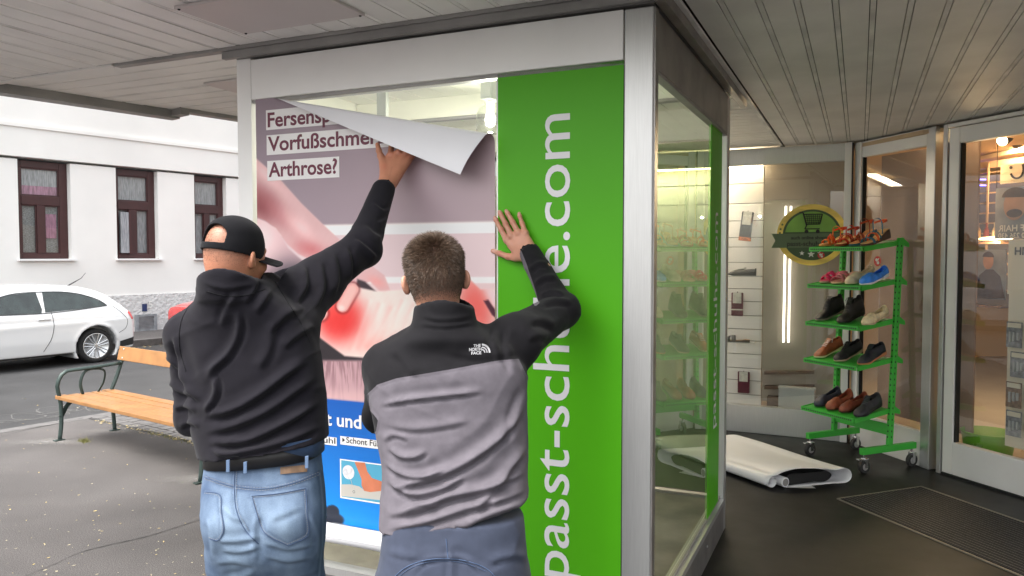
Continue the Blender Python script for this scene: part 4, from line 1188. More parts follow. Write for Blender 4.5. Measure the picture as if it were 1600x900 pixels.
        put(e*blob(P, (cb_[0]+ux*4, cb_[1]+uy*4), 5, 5, 0, 2)*.5, (226, 196, 190))
    # blue field
    zb = fs(540, 625)[1]
    u_ = np.clip((zb-S[:, 1])/.55, 0, 1)
    blue = np.stack([14+4*u_, 72+40*u_, 146+34*u_], 1); mb_ = smoothstep(zb+.0025, zb-.0025, S[:, 1])[:, None]
    C[:] = C*(1-mb_)+blue*mb_
    # dark shoe tip at the lower edge
    for c_, rx, ry in (((500, 812), 40, 16), ((520, 800), 12, 12)):
        put(1-smoothstep(.9, 1.05, np.sqrt(((x-c_[0])/rx)**2+((y-c_[1])/ry)**2)), (30, 34, 44))
    put((1-smoothstep(.9, 1.1, np.sqrt(((x-520)/22)**2+((y-821)/5)**2))), (120, 124, 132))
    return C
nu, nv = 250, 384
su = np.linspace(PS0, PS1, nu); zv = np.linspace(PZ0, PZ1, nv)
S_, Z_ = np.meshgrid(su, zv, indexing='ij'); q = np.stack([S_.ravel(), Z_.ravel()], 1)
q3 = np.concatenate([q, q[:, :1]*0], 1)
wav = .0008*pnoise(q3*np.array([1,.45,1]), 9, 3)+.0016*pnoise(q3, 13, 8)*smoothstep(-.30, .02, (q-PA)@fnn)
W, dd = bend(q, wav+.0068)
flat = C0+U*q[:, :1]+ZZ*q[:, 1:2]
PX = proj(flat)
colr = np.clip(lin(paint(PX, q))*1.55, 0, .85)
i_, j_ = np.meshgrid(np.arange(nu-1), np.arange(nv-1), indexing='ij')
i_, j_ = i_.ravel(), j_.ravel()
FQ = np.stack([i_*nv+j_, i_*nv+j_+1, (i_+1)*nv+j_+1, (i_+1)*nv+j_], 1)
attr_mat('poster_print', .38, noise=(3,.02), spec=.4); M['poster_print'] = MATS['poster_print']
M['paper'] = mat('white_poster_backing', (.82,.82,.85), .5, noise=(2.5,.035), spec=.35)
N_ = vnormals(W, FQ); sgn = -1 if (N_@VD).mean() > 0 else 1; N_ *= sgn
if sgn < 0: FQ = FQ[:, ::-1]
po = raw_mesh('printed_sheet', W, FQ, 'poster_print', poster, attrs={'col': colr})
raw_mesh('white_backing', W-N_*.0012, FQ[:, ::-1], 'paper', poster)
# text boxes and lettering (flat print kept a hair above the sheet)
M['maroon'] = mat('maroon_ink', hexc(96, 28, 52, 1.2), .45)
M['print_white'] = mat('print_white', (.82,.80,.79), .42)
OFF = .0078
def fpt(s, z, off=0): return C0+U*s+ZZ*z-VD*(OFF+off)
def print_poly(P, m, name, off=0, clipf=True):
    q = [np.array(p) for p in P]
    if clipf: q = clip_poly(q, PA-fnn*.004, -fnn)
    if len(q) < 3: return
    return MB().add([fpt(p[0], p[1], off) for p in q], [tuple(range(len(q)))]).build(name, m, poster)
def text_in(body, px0, py_base, px1, xh_px, weight, m, extra=0, off=.0016, slope=0.0, name='lettering'):
    """lettering fitted from px0 to px1 on the poster plane; base line through py_base"""
    V_, F_ = text_mesh(body, 1.0, weight)
    s0_, z0_ = fs(px0, py_base); s1_, _ = fs(px1, py_base)
    k = abs(s1_-s0_)/(V_[:, 0].max()-V_[:, 0].min()); kz = abs(fs(px0, py_base-xh_px)[1]-z0_)/.73
    V_[:, 0] = (V_[:, 0]-V_[:, 0].min())*k; V_[:, 1] *= kz
    return place_text(name, V_, F_, fpt(s0_, z0_, off), -U+ZZ*slope, ZZ, -VD, m, poster, 0)
def boxpx(x0, y0, x1, y1, m, name='text_box', off=.0008):
    s0_, zt_ = fs(x0, y0); _, zb_ = fs(x0, y1); s1_, _ = fs(x1, y0)
    return print_poly([(s0_, zt_), (s1_, zt_), (s1_, zb_), (s0_, zb_)], m, name, off)
boxpx(417.5, 173, 640, 204, 'print_white'); boxpx(418.5, 212, 640, 243, 'print_white'); boxpx(419.5, 252, 532, 283, 'print_white')
text_in('Fersensp', 420.5, 199, 519, 23, .022, 'maroon'); 
text_in('Vorfußschmerz', 421, 236.5, 606, 23, .022, 'maroon'); text_in('Arthrose?', 422, 276.5, 529, 23, .022, 'maroon')
text_in('t und en', 511, 663, 601, 21, .02, 'print_white')
boxpx(484, 678, 528, 690.5, 'print_white'); boxpx(533.5, 680.5, 640, 693.5, 'print_white')
text_in('gefühl', 487, 688, 526, 9.5, .008, 'ink'); text_in('Schont Füße und', 543, 691, 624, 9.5, .008, 'ink')
s_t, z_t = fs(537, 690); MB().add([fpt(s_t, z_t, .0016), fpt(s_t-.014, z_t+.010, .0016), fpt(s_t, z_t+.020, .0016)], [(0,1,2)]).build('arrow', 'ink', poster)
# small framed picture
boxpx(533, 716, 680, 777, 'print_white', 'picture_frame')
M['pic_teal'] = mat('picture_teal', hexc(80, 160, 190, 1.0), .45); M['pic_grey'] = mat('picture_grey', hexc(186, 182, 174, 1.0), .5)
M['pic_skin'] = mat('picture_skin', hexc(196, 116, 84, 1.0), .5, noise=(14,.12)); M['pic_disc'] = mat('picture_disc', hexc(196, 196, 200, 1.2), .6, noise=(60,.2)); M['pic_dark'] = mat('picture_ink', hexc(80, 84, 90), .5)
boxpx(535, 718, 680, 775, 'pic_teal', 'picture', .0012)
def ppoly(pts, m, name, off): return print_poly([fs(*p) for p in pts], m, name, off)
ppoly([(535,756),(550,756),(563,759),(570,764),(600,766),(680,772),(680,783),(600,781),(535,774)], 'pic_grey', 'cushion', .0015)
ppoly([(556,721),(572,722),(576,736),(583,746),(600,752),(620,757),(640,764),(600,766),(580,768),(571,766),(567,758),(567,748)], 'pic_skin', 'foot', .0018)
def ring(cx, cy, r0, r1, m, name, off):
    s_, z_ = fs(cx, cy); V_ = []
    for rr in (r0, r1):
        for j in range(28): V_.append(fpt(s_+rr*math.cos(6.283*j/28), z_+rr*math.sin(6.283*j/28), off))
    if r0 <= 0: MB().add(V_[28:], [tuple(range(28))]).build(name, m, poster)
    else: MB().add(V_, [(j, (j+1) % 28, 28+(j+1) % 28, 28+j) for j in range(28)]).build(name, m, poster)
ring(546.5, 737, 0, .0315, 'pic_disc', 'detail_disc', .002); ring(555, 767.5, .0045, .0065, 'pic_dark', 'marker_ring', .002)
a_, b_ = fs(550, 748), fs(555, 765)
MB().tube([fpt(a_[0], a_[1], .002), fpt(b_[0], b_[1], .002)], .0011, 5).build('pointer_line', 'pic_grey', poster)
# backing paper rolled up along the lower edge
def rollf(u_, v_):
    a = v_*6.283*2.2; r = .043-.006*v_+.0015*math.sin(u_*9)
    s_ = PS0+(PS1-PS0+.02)*u_-.01
    return C0+U*s_-VD*(.052+r*math.cos(a))+ZZ*(PZ0-.031+.004*math.sin(u_*3)+r*math.sin(a))
MB().grid(rollf, 40, 60).build('backing_roll', 'paper', poster, smooth=True)

# ================================================================== VINYL ROLL ON THE FLOOR
vin = thing('folded_vinyl_sheet', 'loosely rolled white vinyl sheet lying on the dark entrance floor', 'vinyl sheet')
EA, EB = gp(1202, 766), gp(1322, 756)
ew = (EB-EA); EWL = np.linalg.norm(ew); ew /= EWL
M['vinyl'] = mat('white_vinyl_sheet', (.78,.78,.80), .42, noise=(1.6,.03), spec=.5)
M['vinyl_in'] = mat('vinyl_dark_print', (.008,.008,.009), .5)
# cross-section in (x along ew, z): small roll at left, sheet over the top, curl at right, back underneath
def arc(cx, cz, r, a0, a1, n): return [(cx+r*math.cos(a), cz+r*math.sin(a)) for a in np.linspace(a0, a1, n)]
prof = arc(.0, .062, .030, -3.9, 1.9, 16)[::1]
prof = arc(.02, .048, .030, -6.5, 1.2, 22)+[(.075,.060),(.13,.030),(.15,.022)]
sheet1 = arc(.035, .05, .042, 3.6, 1.35, 10)
top = [(.10,.108),(.20,.122),(.32,.118),(.43,.108),(.52,.098)]
curl = arc(.60, .056, .050, 1.35, -1.35, 12)
under = [(.50,.007),(.38,.005),(.26,.004),(.16,.006)]
P1 = curve_pts(sheet1+top+curl+under, 70)
P0 = curve_pts(arc(.02, .047, .034, -7.2, -.6, 24), 50)
LA = np.array([-.45, .89, 0]); LA /= np.linalg.norm(LA); LB = np.array([-.335, .94, 0]); LB /= np.linalg.norm(LB)
LEN = 1.42
def sweep(Pp, name, m, scale_end=.55, off=0):
    def f(u_, v_):
        p = Pp[int(round(v_*(len(Pp)-1)))]; x_ = p[0]; z_ = p[1]
        t = u_; d_ = LA*(1-x_/.66)+LB*(x_/.66); d_ = d_/np.linalg.norm(d_)
        L = LEN*(1-.12*(x_/.66))
        zz = z_*(1-(1-scale_end)*t)+.006*math.sin(t*5+x_*6)*min(1, z_/.05)
        st_ = -.07*math.sin(min(1, max(0, x_/.6))*3.14)*0
        return EA+ew*x_+d_*(t*L+st_)+ZZ*max(zz, .004)+ZZ*.005
    return MB().grid(f, 30, len(Pp)).build(name, m, vin, smooth=True)
o_ = sweep(P1, 'sheet', 'vinyl'); md = o_.modifiers.new('th', 'SOLIDIFY'); md.thickness = .0012
o_ = sweep(P0, 'inner_roll', 'vinyl', .9); md = o_.modifiers.new('th', 'SOLIDIFY'); md.thickness = .0012
# dark printed inner layer
P2_ = curve_pts([(.11,.03),(.16,.088),(.26,.092),(.38,.094),(.47,.088),(.50,.06),(.48,.035),(.36,.028),(.22,.018),(.12,.014)], 60)
def dk(u_, v_):
    p = P2_[int(round(v_*59))]; return EA+ew*p[0]+LA*(.012+u_*.8)+ZZ*(p[1]*(1-.3*u_)+.006)
MB().grid(dk, 8, 60).build('dark_inner_layer', 'vinyl_in', vin, smooth=True)
MB().add([EA+ew*x+LA*.02+ZZ*z for x, z in [tuple(p) for p in P2_]], [tuple(range(60))]).build('inner_shadow_face', 'vinyl_in', vin)  # near-black face painting the shade inside the roll's opening
MB().add([EA+ew*x+LA*y_+ZZ*z for x, y_, z in ((.13,.0,.008),(.30,-.07,.010),(.34,.03,.008),(.17,.09,.012))], [(0,1,2,3)]).build('loose_corner', 'vinyl', vin)
st_ = MB()
for k in range(7):
    st_.add([EA+ew*(.30+k*.022)+LA*(-.02)+ZZ*.0085, EA+ew*(.306+k*.022)+LA*(-.02)+ZZ*.0085, EA+ew*(.330+k*.022)+LA*.05+ZZ*.0085, EA+ew*(.322+k*.022)+LA*.05+ZZ*.0085], [(0,1,2,3)])
st_.build('printed_stripes', 'ink', vin)
tubec = EA+ew*.125+ZZ*.045
MB().lathe([(.032,0),(.034,.002),(.034,.5),(.03,.5)], tubec, LA, 24).build('core_tube', 'paper', vin)
MB().lathe([(.026,-.001),(.026,.001)], tubec, LA, 20).build('core_hole', 'trim', vin)

# ================================================================== BENCH
M['bench_wood'] = mat('varnished_larch', (.31,.150,.052), .5, noise=(7,.16,8), stretch=(1,1,1), coat=.15)
M['bench_iron'] = mat('dark_green_iron', (.035,.055,.05), .45, .3, noise=(20,.2))
bench = thing('park_bench', 'wooden park bench with dark green bent iron legs on the pavement', 'bench')
F0, F1 = gp(96, 688), gp(316, 754)                 # front feet
ba = (F1-F0); BL = np.linalg.norm(ba); ba /= BL
bb = np.array([-ba[1], ba[0], 0])
if bb[1] < 0: bb = -bb
def bq(x, y, z): return F0+ba*x+bb*y+ZZ*z
for k, (y, z, tl) in enumerate(((.02,.372,0),(.125,.366,0),(.225,.362,0),(.325,.362,0),(.42,.366,0))):
    MB().box(bq(BL/2+.0, y, z), ba*(BL/2+.05), bb*.043, ZZ*.016).build('seat_plank', 'bench_wood', bench, bevel=.005)
tilt = np.array([0, .22, .975])
bt_ = bb*.22+ZZ*.975; bt_ /= np.linalg.norm(bt_); bnn = np.cross(ba, bt_)
MB().box(bq(BL/2, .545, .70), ba*(BL/2+.05), bnn*.014, bt_*.063).build('backrest_plank', 'bench_wood', bench, bevel=.005)
for x in (.0, BL):
    for yy in (.66, .74):
        MB().lathe([(.008,-.003),(.008,.002),(.004,.004)], bq(x+.04*(1 if x == 0 else -1), .545+(yy-.70)*.22, yy)-bnn*.015*(1 if bnn@bb > 0 else -1), -bnn if bnn@bb > 0 else bnn, 8).build('bolt', 'alu', bench)
    def flat(pts, name='leg', r=.019, n=22):
        P = curve_pts([bq(x, p[0], p[1]) for p in pts], n)
        MB().tube(P, r, 8, flat=(.42, 1)).build(name, 'bench_iron', bench, smooth=True)
    flat([(-.015,.0),(.0,.12),(.0,.34),(-.02,.50),(.03,.585),(.16,.60),(.34,.605),(.53,.615)], 'armrest')
    flat([(.46,.0),(.45,.16),(.43,.34),(.49,.50),(.56,.70)], 'leg')
    flat([(.0,.20),(.08,.32),(.2,.345),(.42,.34)], 'brace')
    flat([(.19,.36),(.17,.48),(.21,.575),(.30,.59),(.38,.56),(.375,.48),(.31,.36)], 'armrest_loop', .015, 26)
    for y in (-.02, .46):
        MB().box(bq(x, y, .006), ba*.025, bb*.04, ZZ*.005).build('foot_plate', 'bench_iron', bench, bevel=.003)
MB().tube([bq(0, .24, .33), bq(BL, .24, .33)], .010, 8).build('tie_rod', 'bench_iron', bench)

# ================================================================== CARS
M['car_white'] = mat('white_car_paint', (.74,.75,.76), .25, coat=.8)
M['car_red'] = mat('red_car_paint', (.50,.03,.03), .25, coat=.8)
M['car_glass'] = mat('dark_car_glass', (.02,.03,.028), .04, spec=.9, noise=(5,.6))
M['tyre'] = mat('tyre_rubber', (.018,.018,.018), .85)
M['rim'] = mat('alloy_rim', (.62,.63,.64), .3, .8)
M['plastic_blk'] = mat('black_plastic', (.02,.02,.021), .6)
M['tail_red'] = mat('tail_lamp_red', (.55,.02,.02), .15, coat=1)
M['lamp_clear'] = mat('headlamp_glass', (.55,.57,.6), .1, coat=1)
M['seam'] = mat('panel_gap', (.06,.06,.06), .8)
M['car_int'] = mat('car_interior_seat', (.16,.22,.19), .8)
CS = .885                                                # overall scale of the small hatchback
TOP = [(-2.02,.62),(-1.98,.78),(-1.86,.86),(-1.5,.95),(-1.05,1.03),(-.95,1.06),(-.45,1.34),(-.2,1.415),(.2,1.435),(.7,1.425),(1.15,1.36),(1.45,1.25),(1.66,1.10),(1.80,.98),(1.92,.86),(1.98,.70),(2.0,.55)]
WHF, WHR, WR = -1.27, 1.20, .31
TOPa = np.array(TOP)
def ztop(x): return np.interp(x, TOPa[:, 0], TOPa[:, 1])
def make_car(label, paint, O, dirf, dirl, mirror=1, group='cars parked along the far kerb'):
    """O: ground point under the rear axle centre; x axis forward (towards nose, -x in TOP) = dirf"""
    car = thing('parked_car', label, 'car', group)
    O = np.array(O, float)
    def w(x, y, z): return O+(-dirf*(x-WHR)*CS)+dirl*y*CS+ZZ*z*CS      # y>0 = side towards the viewer
    g = Grid((-2.1, -.95, .1), (2.1, .95, 1.5), .025)
    xx, yy, zz = g.X, g.Y, g.Z
    zt = np.interp(g.X[:, 0, 0], TOPa[:, 0], catmull(TOPa[:, 0], TOPa[:, 0], TOPa[:, 1])).astype(np.float32)[:, None, None]
    zt = catmull(g.X[:, 0, 0], TOPa[:, 0], TOPa[:, 1]).astype(np.float32)[:, None, None]
    belt = .90+.03*(xx+1)*.3
    hw = .84-.10*np.clip(np.abs(xx)-1.35, 0, 1)**1.5*2.2
    side = np.where(zz < belt, hw-.06*((zz-.62)/.35)**2*(zz > .62)-.10*np.clip(.45-zz, 0, 1)**1.2*2, hw-.045-.46*(zz-belt)-.0*zz)
    side = side-.012*np.exp(-((zz-.80)/.02)**2)+.012*np.exp(-((zz-.74-.03*xx)/.05)**2)
    f1 = np.abs(yy)-side; f2 = (zz-zt+.05*(yy/.8)**4)*.9; f3 = .22-zz
    k = .09
    def smax(a, b, k):
        h_ = np.clip(.5-.5*(b-a)/k, 0, 1); return b*(1-h_)+a*h_+k*h_*(1-h_)
    f = smax(f1, f2, k); f = np.maximum(f, f3)
    fe = np.maximum(-(xx+2.02)+.10*yy**2, (xx-2.0)+.14*yy**2)
    f = smax(f, fe, .06)
    for cx in (WHF, WHR):
        a = np.sqrt((xx-cx)**2+(zz-.315)**2)
        lip = np.maximum(np.abs(a-.385)-.022, np.abs(np.abs(yy)-(hw-.005))-.02)
        f = np.minimum(f, smax(f1-.014, np.abs(a-.385)-.03, .02))
        cut = np.maximum(a-.365, .52-np.abs(yy)); f = np.maximum(f, -cut)
    g.f = np.broadcast_to(f, g.f.shape).astype(np.float32)
    V, Q = g.mesh(2)
    bv = BVHTree.FromPolygons([Vector(v) for v in V], [tuple(q_) for q_ in Q.tolist()])
    raw_mesh('body', np.array([w(*v) for v in V]), Q, paint, car)
    def onside(x, z, sgn=1, off=.004):
        r = bv.ray_cast(Vector((x, sgn*1.5, z)), Vector((0, -sgn, 0)))
        y = r[0].y if r[0] else sgn*.7
        return w(x, y+sgn*off, z)
    def side_poly(pts, m, name, sgn=1, off=.004, n=26, parent=None, sharp=False):
        P = np.array(pts, float)
        if not sharp: P = curve_closed(P, 60)
        cx_, cz_ = P.mean(0); mb = MB(); V_ = []
        R__ = 7
        for i in range(R__+1):
            for p in P: V_.append(onside(cx_+(p[0]-cx_)*i/R__, cz_+(p[1]-cz_)*i/R__, sgn, off))
        m_ = len(P)
        F_ = [(i*m_+j, i*m_+(j+1) % m_, (i+1)*m_+(j+1) % m_, (i+1)*m_+j) for i in range(R__) for j in range(m_)]
        return mb.add(V_, F_).build(name, m, parent or car, smooth=True)
    for sgn in (1, -1):
        side_poly(dens([(-.78,.97),(-.42,1.20),(-.15,1.285),(.28,1.315),(.32,1.02),(.30,.955)]), 'car_glass', 'side_window', sgn, sharp=True)
        side_poly(dens([(.36,.965),(.38,1.315),(.75,1.30),(1.1,1.22),(1.36,1.09),(1.42,1.035),(1.1,1.0)]), 'car_glass', 'side_window', sgn, sharp=True)
        for ln in ([(.45,1.0),(.47,.75),(.42,.5),(.34,.36),(.30,.29)], [(-.82,.95),(-.93,.7),(-.92,.45),(-.86,.3)]):
            P = [onside(a_, b_, sgn, .0015) for a_, b_ in curve_pts(ln, 18)]
            MB().tube(P, .0045, 5).build('door_gap', 'seam', car)
        for wl in ([(-.78,.97),(-.42,1.20),(-.15,1.285),(.28,1.315),(.38,1.315),(.75,1.30),(1.1,1.22),(1.36,1.09),(1.42,1.035)], [(-.78,.965),(-.2,.955),(.30,.95),(.8,.975),(1.42,1.03)]):
            P = [onside(a_, b_, sgn, .004) for a_, b_ in curve_pts(wl, 40)]
            MB().tube(P, .006, 5).build('window_trim', 'plastic_blk', car)
        for ln in ([(1.52,1.02),(1.70,.86),(1.78,.74),(1.74,.60),(1.60,.52)], [(-.80,.235),(0,.225),(.80,.235)], [(-1.45,.85),(-1.62,.70),(-1.60,.55)]):
            P = [onside(a_, b_, sgn, .0015) for a_, b_ in curve_pts(ln, 18)]
            MB().tube(P, .0035, 5).build('panel_gap', 'seam', car)
        P = [onside(a_, b_, sgn, .012) for a_, b_ in curve_pts([(.22,.845),(.28,.85),(.38,.85),(.42,.845)], 8)]
        MB().tube(P, .014, 8, flat=(1, .8)).build('door_handle', paint, car, smooth=True)
        side_poly(dens([(1.80,.88),(1.86,.93),(1.93,.80),(1.93,.74),(1.86,.76)]), 'tail_red', 'tail_lamp', sgn, .006, sharp=True)
        side_poly(dens([(-1.93,.66),(-1.80,.76),(-1.60,.80),(-1.55,.76),(-1.75,.66)]), 'lamp_clear', 'headlamp', sgn, .006, sharp=True)
        side_poly(dens([(1.62,.36),(1.93,.42),(1.97,.36),(1.9,.27),(1.62,.25)]), 'plastic_blk', 'bumper_trim', sgn, .005, sharp=True)
        # mirrors
        m0 = onside(-.62, 1.0, sgn, .07)
        MB().box(m0, dirf*.05*CS, dirl*.075*CS, ZZ*.05*CS).build('mirror', paint, car, bevel=.02)
    # windscreen and rear window following the body
    def toppoly(x0, x1, y0, y1, name, off=.004):
        V_ = []; nx, ny = 14, 14
        for i in range(nx):
            for j in range(ny):
                x = x0+(x1-x0)*i/(nx-1); yl = y0+(y1-y0)*i/(nx-1); y = -yl+2*yl*j/(ny-1)
                r = bv.ray_cast(Vector((x, y, 2)), Vector((0, 0, -1))); z = r[0].z if r[0] else 1
                V_.append(w(x+(-.004 if x < 0 else .004), y, z+off))
        MB().add(V_, [(i*ny+j, (i+1)*ny+j, (i+1)*ny+j+1, i*ny+j+1) for i in range(nx-1) for j in range(ny-1)]).build(name, 'car_glass', car, smooth=True)
    toppoly(-.96, -.36, .66, .56, 'windscreen'); toppoly(1.40, 1.70, .50, .58, 'rear_window')
    MB().box(w(0,0,.25), dirf*1.75*CS, dirl*.74*CS, ZZ*.05).build('underbody', 'plastic_blk', car)
    for x in (-1.95, 1.95):
        MB().box(w(x, 0, .42), dirf*.035, dirl*.5, ZZ*.04).build('number_plate', 'white_paint', car)
    # aerial
    MB().tube([w(1.05,0,1.37), w(1.32,0,1.52), w(1.40,0,1.62)], [.012,.005,.003], 6).build('aerial', 'plastic_blk', car)
    for cx in (WHF, WHR):
        for sgn in (1, -1):
            c = w(cx, sgn*.78, WR); ax = dirl*sgn
            wh = MB().lathe([(.20*CS,-.17),(WR*CS-.015,-.17),(WR*CS,-.15),(WR*CS,-.03),(WR*CS-.02,.0),(.235*CS,.006),(.23*CS,-.02)], c, ax, 40).build('wheel', 'tyre', car, smooth=True)
            MB().lathe([(.232*CS,-.03),(.232*CS,.004),(.215*CS,.004),(.212*CS,-.012)], c, ax, 40).build('rim', 'rim', wh, smooth=True)
            MB().lathe([(.215*CS,-.07),(.215*CS,-.06),(.02,-.06)], c, ax, 24).build('brake_disc', 'plastic_blk', wh)
            for k in range(7):
                a = 6.283*k/7+.3; e = -dirf*math.cos(a)+ZZ*math.sin(a); t_ = -dirf*-math.sin(a)+ZZ*math.cos(a)
                for s_ in (-1, 1):
                    p0 = c+e*.035*CS+t_*.012*s_; p1 = c+e*.215*CS+t_*.028*s_
                    MB().tube([p0-ax*.004, p1+ax*.0], [.013*CS, .014*CS], 6, flat=(1,.8)).build('spoke', 'rim', wh)
            MB().lathe([(.045*CS,-.03),(.045*CS,.0),(.03*CS,.005)], c, ax, 16).build('hub', 'rim', wh)
    return car
def curve_closed(P, n):
    P = np.vstack([P, P[:1]]); return curve_pts(P, n+1)[:-1]
def dens(pts, n=9):
    out = []
    for i in range(len(pts)):
        a, b = np.array(pts[i]), np.array(pts[(i+1) % len(pts)])
        for k in range(n): out.append(tuple(a+(b-a)*k/n))
    return out
wc = gp(152, 567, -.125)
cg = float(wc@GA)+.80*CS; ca = float(wc@FA)
make_car('white three door hatchback parked by the far kerb, cut off by the left edge', 'car_white', st(ca, cg, -.125), -FA, -GA)
# nose of the red car shows left of the first man's shoulder
nz = hit(287, 500, GA*(cg), GA); a_n = float(nz@FA)
ra = a_n+(2.02+WHR)*CS
make_car('red car mostly hidden behind the man in the black fleece', 'car_red', st(ra, cg, -.125), -FA, -GA)

# ================================================================== SHOE RACK
M['rack_green'] = mat('green_powder_coat', (.045,.46,.045), .4, noise=(4,.06), spec=.5)
M['chrome'] = mat('chrome', (.7,.7,.7), .2, 1.0)
M['castor'] = mat('castor_rubber', (.03,.03,.03), .7)
rack = thing('shoe_rack', 'bright green rolling metal rack with five sloping shelves of shoes', 'shoe rack')
RW = np.array([.38, -.92, 0]); RW /= np.linalg.norm(RW); RE = np.array([.92, .38, 0]); RE /= np.linalg.norm(RE)
RL = np.array([2.60, 6.16, 0]); RWL = .535; RR = RL+RW*RWL              # uprights
LEAN = RE*.075+RW*.0
def rq(u_, e, z): return RL+RW*u_+RE*e+LEAN*(z/1.7)+ZZ*z
for u_ in (0, RWL):
    P0_, P1_ = rq(u_, 0, .19), rq(u_, 0, 1.73)
    ax = (P1_-P0_)/2
    up = MB().box((P0_+P1_)/2, RW*.014, RE*.022, ax).build('upright', 'rack_green', rack, bevel=.003)
    hl = MB()
    for k in range(34):
        p = rq(u_, 0, .25+k*.043)
        hl.box(p-RW*.0*1, RW*.0148, RE*.004, ZZ*.007)
        hl.box(p, RW*.005, RE*.0226, ZZ*.006)
    o_ = hl.build('slot', 'black_gap', up); o_['kind'] = 'stuff'
    MB().box(rq(u_, .0, .165)-LEAN*.1, RW*.018, RE*.27, ZZ*.024).build('foot', 'rack_green', rack, bevel=.003)
    for e in (-.24, .24):
        c = rq(u_, e, 0); c[2] = .052
        cst = MB().lathe([(.03,-.014),(.047,-.013),(.047,.013),(.03,.014)], c+ZZ*.0, RW, 24).build('castor_wheel', 'castor', rack, smooth=False)
        MB().lathe([(.026,-.0155),(.026,.0155)], c, RW, 16).build('castor_hub', 'alu', cst)
        MB().box(c+ZZ*.05+RE*.008, RW*.022, RE*.02, ZZ*.012).build('fork', 'chrome', cst, bevel=.004)
        for s_ in (-1, 1): MB().box(c+ZZ*.022+RW*.019*s_+RE*.004, RW*.0025, RE*.014, ZZ*.03).build('fork_arm', 'chrome', cst)
        MB().tube([c+ZZ*.06, c+ZZ*.10], .008, 8).build('stem', 'chrome', cst)
        if e < 0: MB().box(c+ZZ*.055-RE*.04, RW*.016, RE*.02, ZZ*.005).build('brake_pedal', 'chrome', cst, bevel=.002)
MB().box((rq(0,.0,.30)+rq(RWL,.0,.30))/2, RW*(RWL/2-.015), RE*.006, ZZ*.042).build('crossbeam', 'rack_green', rack, bevel=.002)
MB().box((rq(0,.0,1.70)+rq(RWL,.0,1.70))/2, RW*(RWL/2-.015), RE*.005, ZZ*.012).build('top_rail', 'rack_green', rack)
SHZS = [1.655, 1.37, 1.075, .785, .405]
SD = .36
def shp(k, u_, e, dz=0): 
    """shelf surface point: u along width, e = distance in front of the upright (0..SD)"""
    z = SHZS[k]+.055-.055*(e/SD)+dz
    b_ = rq(0, 0, SHZS[k]); b_[2] = 0
    return b_+RW*u_-RE*e+ZZ*z
for k in range(5):
    a_, b_, c_, d_ = shp(k, .02, SD), shp(k, RWL-.02, SD), shp(k, RWL-.02, .01), shp(k, .02, .01)
    th_ = ZZ*.004
    sf = MB().add([a_, b_, c_, d_, a_-th_, b_-th_, c_-th_, d_-th_], [(0,1,2,3),(7,6,5,4),(0,4,5,1),(1,5,6,2),(2,6,7,3),(3,7,4,0)]).build('shelf', 'rack_green', rack)
    MB().box((a_+b_)/2-ZZ*.008+RE*.0, (b_-a_)/2+RW*.012, RE*.004, ZZ*.016).build('shelf_lip', 'rack_green', rack)
    dots = MB()
    for j in range(26):
        p = a_+(b_-a_)*(j+.5)/26-ZZ*.008-RE*.0045; dots.box(p, RW*.0048, RE*.001, ZZ*.006)
    o_ = dots.build('perforation', 'black_gap', sf); o_['kind'] = 'stuff'
    for u_ in (.008, RWL-.008):
        p0, p1 = shp(k, u_, SD-.01, -.012), shp(k, u_, -.005, -.018)
        MB().box((p0+p1)/2, (p1-p0)/2, RW*.0025, ZZ*.018).build('shelf_bracket', 'rack_green', rack)
        p0 = shp(k, u_, -.03, -.01); p1 = shp(k, u_, -.10, -.035)
        MB().add([p0+ZZ*.03+RW*.003, p1+RW*.003, p1-ZZ*.03+RW*.003, p0-ZZ*.03+RW*.003, p0+ZZ*.03-RW*.003, p1-RW*.003, p1-ZZ*.03-RW*.003, p0-ZZ*.03-RW*.003],
                 [(0,1,2,3),(7,6,5,4),(0,4,5,1),(1,5,6,2),(2,6,7,3),(3,7,4,0)]).build('rear_bracket', 'rack_green', rack)

